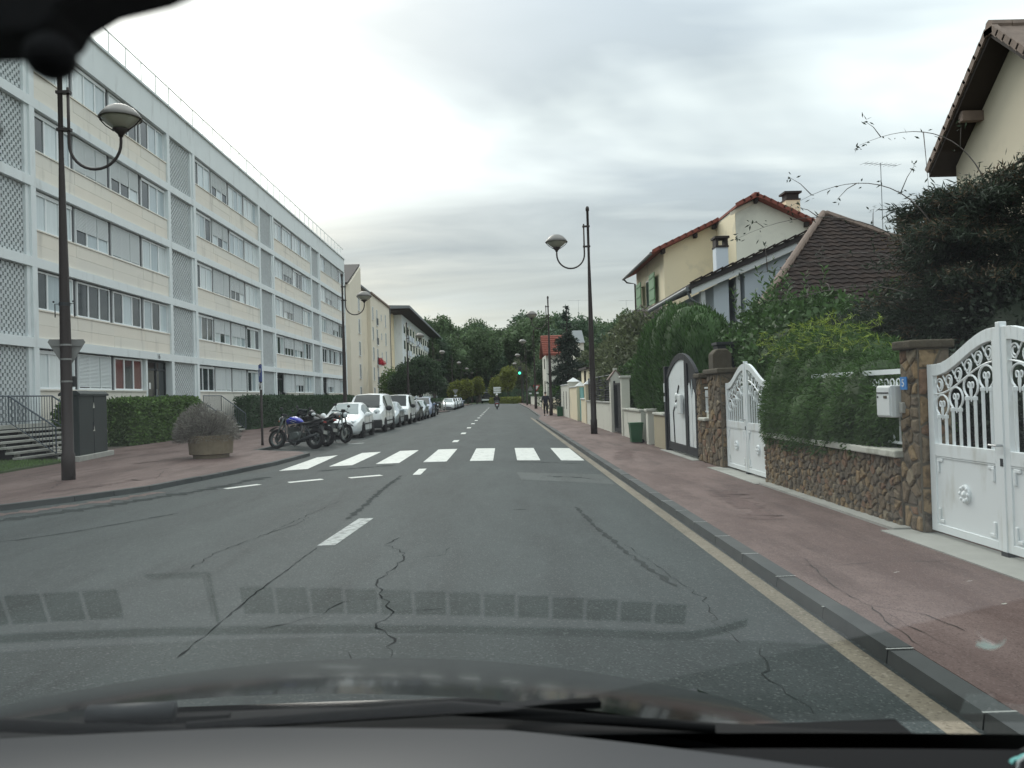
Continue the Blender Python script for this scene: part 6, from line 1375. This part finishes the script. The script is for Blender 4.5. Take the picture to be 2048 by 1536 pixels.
# long bare twigs reaching over the brown roof
tw = MB(); lv=[];lvd=[]
def twig(pts, r=.011):
    q = bez(*pts, n=14); tw.tube(q, [r*(1-.8*i/14) for i in range(15)], 5); return q
for pts in (((-.6,.3,3.6),(-1.2,.6,4.5),(-2.2,1.2,4.65),(-3.0,2.0,4.3)),((-.5,.3,3.2),(-1.4,.5,4.3),(-2.1,1.0,3.4),(-3.2,1.4,3.6)),((-.4,.2,4.0),(-.9,.2,5.0),(-1.6,.8,5.1),(-2.2,1.6,4.75)),((-.6,.0,2.8),(-1.5,.2,3.5),(-2.2,.6,3.0),(-2.9,1.0,3.05)),((.2,-.2,4.6),(-.2,-.3,5.5),(-.8,0,5.7),(-1.4,.6,5.5))):
    q = twig(pts)
    for i in range(4,15,2):
        b0 = np.array(q[i]); 
        for k in range(3 if i < 13 else 9): lv.append(b0+rs.normal(size=3)*.05); lvd.append(rs.normal(size=3))
        if i%4 == 0: e_ = q[i]+Vector((rs.normal()*.2-.1,rs.normal()*.2,rs.normal()*.25)); tw.tube([q[i],(q[i]+e_)/2+Vector((0,0,.04)),e_], [.009,.006,.003], 4); [ (lv.append(np.array(e_)+rs.normal(size=3)*.04), lvd.append(rs.normal(size=3))) for k in range(6)]
tw.build('bare_twigs', 'bark_grey', t, smooth=True); mk('twig_leaves', 'leaf_cedar', lv, lvd, .09, .03)
shrub('dark_undergrowth', 'dense dark foliage filling the garden behind the near gate', (7.0,9.0,PZ), [(0,0,1.2,1.0,1.8,1.3),(.3,-2.2,1.1,1.0,1.6,1.3),(.5,2.4,1.5,1.2,1.5,1.6),(1.5,.5,2.2,1.2,2.0,1.6)], 34000, .085, 'leaf_cedar', 62, core=.8)
shrub('brownish_evergreen', 'brownish dark evergreen mass above the yellow-tipped hedge', (6.9,14.6,PZ), [(0,0,1.9,1.0,1.3,1.25),(.5,-1.3,2.1,.9,1.1,1.2),(-.4,1.0,1.7,.9,1.1,1.2)], 26000, .11, 'leaf_cedar', 73, core=.75)
shrub('mid_evergreen', 'dark evergreen shrub under the brown tiled roof', (8.0,16.2,PZ), [(0,0,1.7,1.3,1.8,1.55),(-.6,-1.6,1.6,1.1,1.5,1.4),(.8,1.4,1.8,1.3,1.5,1.5)], 24000, .12, 'leaf_cedar', 63, core=.75)
# conifer by the far right lamp
t = thing('spruce', 'slim dark spruce with a thin leader by the far right lamp', 'tree', (5.15,62.5,PZ))
Ps=[];Ds=[];rs = np.random.RandomState(64)
for i in range(150):
    z = rs.uniform(.8,6.2); R = 2.2*(1-z/8.3)*rs.uniform(.6,1.15); a = rs.uniform(0,6.28); d = np.array([math.cos(a),math.sin(a),-.15]); bough(np.array([0,0,z]), d, R, 55, .16, 0, Ps, Ds, .1)
for i in range(40):
    z = rs.uniform(6.0,8.2); a = rs.uniform(0,6.28); bough(np.array([0,0,z]), np.array([math.cos(a),math.sin(a),.1]), .42*(1-(z-6)/2.7), 12, .05, 0, Ps, Ds, .1)
mk('crown', 'leaf_spruce', Ps, Ds, .24, .09); MB().tube([(0,0,-.05),(0,0,4),(.05,0,8.0)], [.14,.09,.02], 8).build('trunk', 'bark', t)
# round tree on the left
rs = np.random.RandomState(65)
tree('round_tree', 'broad round dark tree in front of the flat-roofed block', (-9.9,103,PZ), 7.6, 3.0, .22, lump_blobs(rs,0,0,4.4,3.3,3.3,2.6,12,.5)+[(-2.6,0,3.4,1.4,1.6,1.4)], 26000, .26, 'leaf_dark', 66, core=.7)
shrub('pale_shrub', 'light green loose bush against the cream end wall of the flat-roofed block', (-14.6,108,PZ), [(0,0,3.0,1.2,1.4,2.4),(1.0,0,3.4,1.0,1.2,2.2)], 5000, .25, 'leaf_hedge', 67, core=.5)
hedge('far_hedge', 'low far hedge on the left past the bollards', -10.5,-8.6,100,140,PZ,1.35, 9000, .2, 'leaf_hedge_dark', 68)
hedge('far_hedge', 'far hedge on the right beyond the give-way sign', 5.3,6.6,66,118,PZ,2.5, 14000, .25, 'leaf_cypress', 69)
for i,(x,y,h,lb) in enumerate(((-7.6,136,4.4,'small yellowing tree far on the left, nearest the parked cars'),(-6.5,165,5.6,'yellowing small tree left of the far lorry'),(-4.8,168,5.8,'second yellowing tree right beside the one left of the lorry'),(1.6,171,7.6,'yellow-green rounded tree on the far roundabout'),(4.2,182,9.6,'darker yellow-green tree behind the roundabout one'),(-.9,180,6.4,'small yellow-green tree at the centre of the road end'))):
    rs = np.random.RandomState(80+i); tree('street_tree', lb, (x,y,PZ), h, h*.45, .12, lump_blobs(rs,0,0,h*.60,h*.30,h*.30,h*.42,7,.5), 4500, .32, 'leaf_yellow' if i != 4 else 'leaf_olive', 90+i, core=.62)
hedge('island_hedge', 'low yellowish planting closing the road end', -2,8,160,164,0,1.1, 4000, .25, 'leaf_yellow', 70); hedge('island_hedge', 'dark low planting on the far right corner', 4.6,9,140,158,PZ,1.6, 4000, .25, 'leaf_dark', 71)
# trees filling gardens on the right, middle distance
for i,(x,y,h,mt,lb) in enumerate(((8.5,70,6.0,'leaf_olive','olive-green garden tree behind the spruce'),(7.5,112,8.5,'leaf_dark','dark garden tree beside the red-roofed cottage'),(8.0,132,11,'leaf_forest_b','broad garden tree by the traffic light'),(11.5,52,5.5,'leaf_olive','low garden tree behind the yellow outbuilding'),(6.8,52,4.6,'leaf_dark','dark garden bush behind the white pillar'))):
    rs = np.random.RandomState(100+i); tree('garden_tree', lb, (x,y,PZ), h, h*.4, .16, lump_blobs(rs,0,0,h*.55,h*.36,h*.36,h*.42,9,.5), 9000, .28, mt, 110+i, core=.66)
hedge('wood_edge', 'dark undergrowth along the foot of the wood', -70,70,222,228,0,6.5, 9000, .7, 'leaf_forest', 74)
# wood at the end of the street: five crown shapes, many trees
wood = []
for v in range(5):
    rs = np.random.RandomState(120+v); t = thing('wood_tree', '', 'tree', (0,0,0), group='trees of the wood at the end of the street')
    trunk_mesh(11, .38, 130+v, 7).build('trunk', 'bark', t); crown('crown', 'leaf_forest' if v%2 else 'leaf_forest_b', t, lump_blobs(rs,0,0,13,5.4,5.4,7.6,14,.46), 9000, .62, 140+v, core=.6, lump=.3); wood.append(t)
rw = random.Random(8); spots = []
for (y, x0, x1, k, h) in ((205,-30,-10,5,.86),(215,-12,1,4,.92),(228,3,34,7,1.10),(246,-34,40,14,1.18),(275,-40,60,14,1.32),(196,14,40,5,.86)):
    for i in range(k): spots.append((x0+(x1-x0)*(i+.5)/k+rw.uniform(-2,2), y+rw.uniform(-6,6), h*rw.uniform(.86,1.1)))
for i,(x,y,h) in enumerate(spots):
    o = wood[i] if i < 5 else copy_tree(wood[i%5]); o.location = (x,y,0); o.rotation_euler = (0,0,rw.uniform(0,6.28)); o.scale = (h*rw.uniform(.95,1.2),)*2+(h,)
    o['label'] = 'tall dark broadleaf tree in the wood closing the end of the street'

# ------------------------------------------------------------------ people
def skin_mesh(name, V, E, R, mt, parent, sub=1, root=0):
    me = bpy.data.meshes.new(name); me.from_pydata(V, E, []); o = bpy.data.objects.new(name, me); COL.objects.link(o); o.parent = parent
    sk = o.modifiers.new('skin', 'SKIN'); sk.use_smooth_shade = True; lay = me.skin_vertices[0] if me.skin_vertices else None
    for i, r in enumerate(R):
        lay.data[i].radius = (r, r) if not isinstance(r, tuple) else r; lay.data[i].use_root = (i == root)
    o.modifiers.new('sub', 'SUBSURF').levels = sub; o.modifiers['sub'].render_levels = sub
    me.materials.append(M[mt]); return o
def hand(V, E, R, wrist_i, wrist, d, side):
    """palm plus five short fingers, appended to a body skeleton"""
    d = Vector(d).normalized(); s = Vector(side).normalized(); w = Vector(wrist); p = len(V)
    V.append(tuple(w+d*.07)); E.append((wrist_i,p)); R.append((.036,.020))
    for k,(off,ln) in enumerate(((-.030,.060),(-.010,.078),(.010,.082),(.030,.070))):
        a = len(V); b = w+d*.09+s*off; V.append(tuple(b)); V.append(tuple(b+d*ln*.6)); V.append(tuple(b+d*ln*.95+s.cross(d)*.02)); E += [(p,a),(a,a+1),(a+1,a+2)]; R += [.010,.009,.008]
    a = len(V); V += [tuple(w+d*.04-s*.045), tuple(w+d*.075-s*.06)]; E += [(wrist_i,a),(a,a+1)]; R += [.011,.009]
def figure(t, J, skin='skin'):
    """J: dict of joints. builds one continuous body"""
    V=[];E=[];R=[];ix={}
    def add(n, p, r, to=None):
        ix[n] = len(V); V.append(tuple(p)); R.append(r)
        if to: E.append((ix[to],ix[n]))
    add('pelvis',J['pelvis'],(.15,.11)); add('waist',J['waist'],(.135,.10),'pelvis'); add('chest',J['chest'],(.165,.115),'waist'); add('neck0',J['neck'],.06,'chest'); add('head0',J['head0'],.065,'neck0'); add('head1',J['head1'],(.078,.092),'head0'); add('head2',J['head2'],(.07,.08),'head1')
    nose = Vector(J['head1'])+Vector(J.get('look',(0,1,0)))*.10; add('nose',nose,.014,'head1')
    for s in 'LR':
        add('sh'+s,J['sh'+s],.06,'chest'); add('el'+s,J['el'+s],.045,'sh'+s); add('wr'+s,J['wr'+s],.028,'el'+s)
        add('hip'+s,J['hip'+s],.085,'pelvis'); add('kn'+s,J['kn'+s],.058,'hip'+s); add('an'+s,J['an'+s],.038,'kn'+s); add('toe'+s,J['toe'+s],.036,'an'+s)
        dv = Vector(J['wr'+s])-Vector(J['el'+s]); hand(V,E,R,ix['wr'+s],J['wr'+s],dv,(0,1,0))
    skin_mesh('body', V, E, R, skin, t)
def sleeve_set(t, name, mt, chains):
    V=[];E=[];R=[]
    for ch in chains:
        p = None
        for (pt,r) in ch:
            if pt in V: i = V.index(pt)
            else: i = len(V); V.append(pt); R.append(r)
            if p is not None and (p,i) not in E and p != i: E.append((p,i))
            p = i
    skin_mesh(name, V, E, R, mt, t)
t = thing('person', 'person in dark navy jacket and black trousers walking away on the right pavement', 'person', (3.30,60.5,PZ))
J = dict(pelvis=(0,0,.95),waist=(0,0,1.12),chest=(0,.01,1.36),neck=(0,.02,1.50),head0=(0,.03,1.57),head1=(0,.05,1.66),head2=(0,.04,1.72),shL=(-.19,.0,1.42),elL=(-.26,-.06,1.14),wrL=(-.25,.05,.92),shR=(.19,.0,1.42),elR=(.27,.03,1.14),wrR=(.27,.14,.94),
         hipL=(-.10,0,.90),knL=(-.10,.10,.50),anL=(-.10,-.02,.09),toeL=(-.11,.13,.035),hipR=(.10,0,.90),knR=(.10,-.04,.50),anR=(.10,-.22,.12),toeR=(.11,-.10,.04))
figure(t, J)
sleeve_set(t, 'jacket', 'cloth_navy', [[((0,0,.86),(.20,.15)),((0,0,1.10),(.185,.14)),((0,.01,1.36),(.20,.14)),((0,.02,1.48),(.09,.09))],[((0,.01,1.36),(.20,.14)),((-.19,0,1.42),.085),((-.26,-.06,1.14),.068),((-.252,.04,.95),.05)],[((0,.01,1.36),(.20,.14)),((.19,0,1.42),.085),((.27,.03,1.14),.068),((.27,.13,.97),.05)]])
sleeve_set(t, 'trousers', 'cloth_black', [[((0,0,.95),(.16,.12)),((-.10,0,.88),.10),((-.10,.10,.50),.078),((-.10,-.01,.12),.06)],[((0,0,.95),(.16,.12)),((.10,0,.88),.10),((.10,-.04,.50),.078),((.10,-.21,.15),.06)]])
sleeve_set(t, 'shoes', 'cloth_black', [[((-.10,-.05,.05),.05),((-.11,.14,.04),.042)]]); sleeve_set(t, 'shoes', 'sign_white', [[((.10,-.25,.07),.05),((.11,-.09,.045),.042)]])
ellipsoid((0,.03,1.70),(.088,.105,.10)).build('hair', 'hair_dark', t, smooth=True)
# rider on a scooter, seen from behind
SC = thing('scooter', 'dark motor scooter ridden away from us in mid-road', 'motorcycle', (-.42,96,rz_(-.4)))
for y in (-.62,.68): o = MB().lathe([(.12,-.06),(.22,-.07),(.26,-.04),(.26,.04),(.22,.07),(.12,.06)], (0,y,.26), 18, 'x').build('tyre', 'rubber', SC); MB().lathe([(0,-.05),(.13,-.05),(.13,.05),(0,.05)], (0,y,.26), 12, 'x').build('rim', 'alloy', o)
MB().prism([(-.95,.55),(-.70,.88),(.0,.80),(.05,.42),(.35,.32),(.45,.95),(.55,.98),(.62,.40),(.30,.18),(-.30,.22),(-.75,.35)], 'x', -.19,.19).build('body', 'black_gloss', SC, bevel=.05); MB().box(-.16,.16,-.72,.02,.82,.92).build('seat', 'black_plastic', SC, bevel=.04)
MB().box(-.20,.20,-1.0,-.96,.62,.72).build('tail_light', 'red_lens', SC); MB().box(-.10,.10,-1.0,-.97,.40,.58).build('number_plate', 'sign_white', SC); MB().tube([(-.36,.40,1.10),(0,.50,1.08),(.36,.40,1.10)], .016, 6).build('handlebar', 'steel_dark', SC)
MB().grid(lambda u,v: (-.30+.6*v, .58-.12*u, .95+.5*u), 3, 4).build('windshield', 'car_glass', SC, solid=.01)
for s in (-1,1): MB().tube([(s*.3,.42,1.10),(s*.40,.40,1.28)], .008, 5).build('mirror_stalk', 'steel_dark', SC); ellipsoid((s*.42,.40,1.31),(.07,.02,.05)).build('mirror', 'black_plastic', SC, smooth=True)
t = thing('person', 'scooter rider in dark clothes and white helmet, seen from behind', 'person', (-.42,95.75,rz_(-.4)))
J = dict(pelvis=(0,0,.98),waist=(0,.03,1.14),chest=(0,.07,1.36),neck=(0,.09,1.50),head0=(0,.10,1.57),head1=(0,.12,1.66),head2=(0,.11,1.72),shL=(-.20,.08,1.42),elL=(-.33,.28,1.20),wrL=(-.34,.55,1.10),shR=(.20,.08,1.42),elR=(.33,.28,1.20),wrR=(.34,.55,1.10),
         hipL=(-.12,0,.94),knL=(-.24,.42,.84),anL=(-.22,.42,.42),toeL=(-.22,.58,.36),hipR=(.12,0,.94),knR=(.24,.42,.84),anR=(.22,.42,.42),toeR=(.22,.58,.36))
figure(t, J)
sleeve_set(t, 'jacket', 'cloth_black', [[((0,0,.92),(.20,.15)),((0,.03,1.12),(.20,.15)),((0,.07,1.36),(.22,.16)),((0,.09,1.48),(.10,.09))],[((0,.07,1.36),(.22,.16)),((-.20,.08,1.42),.09),((-.33,.28,1.20),.07),((-.338,.51,1.11),.05)],[((0,.07,1.36),(.22,.16)),((.20,.08,1.42),.09),((.33,.28,1.20),.07),((.338,.51,1.11),.05)]])
sleeve_set(t, 'trousers', 'cloth_grey', [[((0,0,.98),(.17,.13)),((-.12,0,.92),.11),((-.24,.42,.84),.09),((-.22,.42,.46),.065)],[((0,0,.98),(.17,.13)),((.12,0,.92),.11),((.24,.42,.84),.09),((.22,.42,.46),.065)]])
sleeve_set(t, 'shoes', 'cloth_black', [[((-.22,.40,.40),.055),((-.22,.60,.365),.045)]]); sleeve_set(t, 'shoes', 'cloth_black', [[((.22,.40,.40),.055),((.22,.60,.365),.045)]])
ellipsoid((0,.12,1.68),(.135,.16,.15)).build('helmet', 'helmet_white', t, smooth=True)

# ------------------------------------------------------------------ the car we sit in
XC = -.30; SLOPE = .62; YB = 1.14; ZB = 1.25
own = thing('car', 'dark car we look out of: bonnet, wipers, windscreen, dashboard and mirror', 'car', (XC, 1.0, 0))
def oc(mb, name, mt, parent=own, **k): return mb.build(name, mt, parent, W=(parent is own), **k)
def screen_pt(u, v):      # u across, v up
    x = XC+(-1.02+2.04*u)*(1-.16*v); y0_ = YB-.05*((x-XC)/.9)**2; return (x, y0_-1.14*v, ZB+SLOPE*1.14*v)
oc(MB().grid(screen_pt, 24, 12), 'windscreen', 'windscreen_glass', smooth=True)
dash_far = lambda x: min(1.17-.185*(x+.6)**2, YB-.03-.05*((x-XC)/.9)**2) if x > -.6 else YB-.03-.05*((x-XC)/.9)**2
dlip = lambda x, y: .027*max(0,(y-1.0)/max(dash_far(x)-1.0,.01))**2*min(1,max(0,(.35-x)/.7)) if y > 1.0 else 0
dash = oc(MB().grid(lambda u,v: (lambda y: (XC-1.0+2.0*u, y, 1.24-1.7*max(0,.86-y)**2))(.42+(min(dash_far(XC-1.0+2.0*u),.985)-.42)*v), 40, 26), 'dashboard', 'dash_grey', smooth=True)
oc(MB().grid(lambda u,v: (lambda x: (lambda y: (x, y, 1.24+dlip(x,y)))(min(dash_far(x),.985)+(dash_far(x)-min(dash_far(x),.985)+.001)*v))(XC-1.0+2.0*u), 40, 10), 'dashboard_shelf', 'dash_shelf', smooth=True)
MB().grid(lambda u,v: (-1.0+2.0*u, -.58-.10*v, .91-.3*v), 10, 6).build('dashboard_front', 'dash_vent', dash, smooth=True)
def dbox(x0,x1,y0,y1,z0,z1): return MB().box(x0-XC,x1-XC,y0-1.0,y1-1.0,z0,z1)
for i in range(13):
    x = -.335+.0432*i; y = .902+.055*max(0,(x+.335)); dbox(x,x+.038,y,y+.040-.012*i/13,1.2405,1.2425).build('defroster_slot', 'dash_vent', dash)
for i in range(8):
    x = -.86+.0475*i; dbox(x,x+.041,.898,.940,1.2405,1.2425).build('defroster_slot', 'dash_vent', dash)
dbox(-.445,-.375,.880,.944,1.241,1.2455).build('sensor_cover', 'dash_grey', dash, bevel=.002)
dbox(-.3725,-.3685,.878,.955,1.2405,1.2415).box(-.447-XC,-.368-XC,.8765-1,.8785-1,1.2405,1.2415).build('cover_gap', 'dash_vent', dash)
mb = MB(); pts = [(-1.0+1.30*i/40) for i in range(41)]
g_y = lambda x: .962+.022*(x+.4)+(-.030*((x-.20)/.10)**2 if x > .20 else 0)
for a,b in zip(pts[:-1],pts[1:]): mb.add([(a-XC,g_y(a)-1,1.2412),(b-XC,g_y(b)-1,1.2412),(b-XC,g_y(b)-1+.013,1.2412),(a-XC,g_y(a)-1+.013,1.2412)], [(0,1,2,3)])
mb.build('seam_groove', 'dash_vent', dash)
# black gap behind the dashboard edge, cowl, wipers
oc(MB().grid(lambda u,v: (XC-1.0+2.0*u, (lambda x: dash_far(x)+.002+(max(YB-.02-.05*((x-XC)/.9)**2-dash_far(x)-.002,.001))*v)(XC-1.0+2.0*u), 1.222), 40, 2), 'windscreen_gap', 'dash_vent')
def hood_pt(u, v):
    x = -1.02+2.04*u; q = x+.12; t = 1.12*v; y = 1.46+t-.13*q*q; z = 1.187-.149*t-.113*t*t-.10*q*q-.5*max(0,abs(x)-.80)**1.5
    return (XC+x, y, z)
oc(MB().grid(hood_pt, 48, 30), 'bonnet', 'bonnet_paint', smooth=True)
oc(MB().grid(lambda u,v: (lambda x: (XC+x, YB+.005-.05*(x/.9)**2+(.315-.08*x*x)*v, 1.232-.075*v-.10*(x+.12)**2*v+.022*math.sin(math.pi*v)))(-1.02+2.04*u), 30, 8), 'cowl', 'cowl_black', smooth=True)
for x0,x1 in ((-.98,.10),(-.15,.58)):
    w_ = oc(MB().tube([(XC+x0,1.16,1.252),(XC+(x0+x1)/2,1.19,1.254),(XC+x1,1.13,1.236)], [.007,.010,.006], 6), 'wiper', 'cowl_black', smooth=True)
    MB().bar((x0*.4+x1*.6,.20,1.248),(x0*.2+x1*.8,.24,1.235),.018,.010).build('wiper_arm', 'cowl_black', w_)
oc(MB().tube([(-.60,1.19,1.262),(-.48,1.195,1.262)], .014, 8), 'wiper_spindle_cover', 'steel_dark', smooth=True)
oc(MB().box(XC-1.0,XC+1.0,1.0,1.5,1.06,1.09), 'scuttle_panel', 'cowl_black')
# shell round the cabin
oc(MB().box(XC-.86,XC+.86,-1.9,-.06,1.965,2.02), 'roof', 'bonnet_paint'); oc(MB().box(XC-.84,XC+.84,-1.85,-.03,1.945,1.964), 'headlining', 'cloth_grey')
oc(MB().box(XC-.95,XC+.95,-1.95,-1.9,.3,2.0), 'rear_light_block', 'bonnet_paint')  # unseen windowless rear wall, added to block light from behind
for s in (-1,1):
    oc(MB().bar((XC+s*1.05,1.05,1.22),(XC+s*.88,-.05,1.96),.07,.10), 'windscreen_pillar', 'black_plastic'); oc(MB().box(XC+s*1.0-.03,XC+s*1.0+.03,-1.9,1.1,.3,1.2), 'door', 'bonnet_paint')
    oc(MB().bar((XC+s*.98,-.75,1.2),(XC+s*.88,-.75,1.96),.10,.25), 'door_pillar', 'black_plastic'); [wheel(own, s*.92, y, .33, .22, s) for y in (1.15,-2.0)]
oc(MB().box(XC-.98,XC+.98,-1.9,2.35,.28,.45), 'floor_pan', 'black_plastic'); oc(MB().box(XC-.9,XC+.9,2.3,2.48,.45,.82), 'front_bumper', 'bonnet_paint', bevel=.05)
for x in (-.72,.05): oc(MB().box(XC+x,XC+x+.52,-.95,-.75,.75,1.55), 'seat_back', 'cloth_grey', bevel=.06)
# mirror
mr = oc(MB().prism([(-.46,1.851),(-.20,1.850),(-.183,1.8495),(-.176,1.853),(-.172,1.860),(-.160,1.867),(-.138,1.872),(-.118,1.880),(-.112,1.90),(-.12,1.93),(-.45,1.93)], 'y', .33,.36), 'rear_view_mirror', 'dash_vent', bevel=.003)
MB().tube([(-.26-XC,.36-1,1.90),(-.26-XC,.42-1,1.84)], .012, 6).build('mirror_stem', 'dash_vent', mr)
ellipsoid((-.178-XC,.335-1,1.8425),(.0105,.010,.0095)).build('dipping_lever', 'dash_vent', mr, smooth=True)
# mask on the dashboard
t = thing('face_mask', 'pale turquoise cloth mask with white edge lying on the dashboard corner', 'mask', (.580,.945,1.247))
t.scale = (.62,.62,.62)
MB().grid(lambda u,v: (-.006+.05*u, -.012+.026*v, .040*math.sin(math.pi*min(.25+u*.6,1))*(1-.4*v)+.004*math.sin(7*v)), 10, 10).build('cloth', 'mask_teal', t, smooth=True, solid=.003)
MB().tube([(-.008,-.013,.010),(-.004,-.013,.030),(.012,-.012,.041)], .0025, 6).build('white_edge', 'mask_white', t, smooth=True)
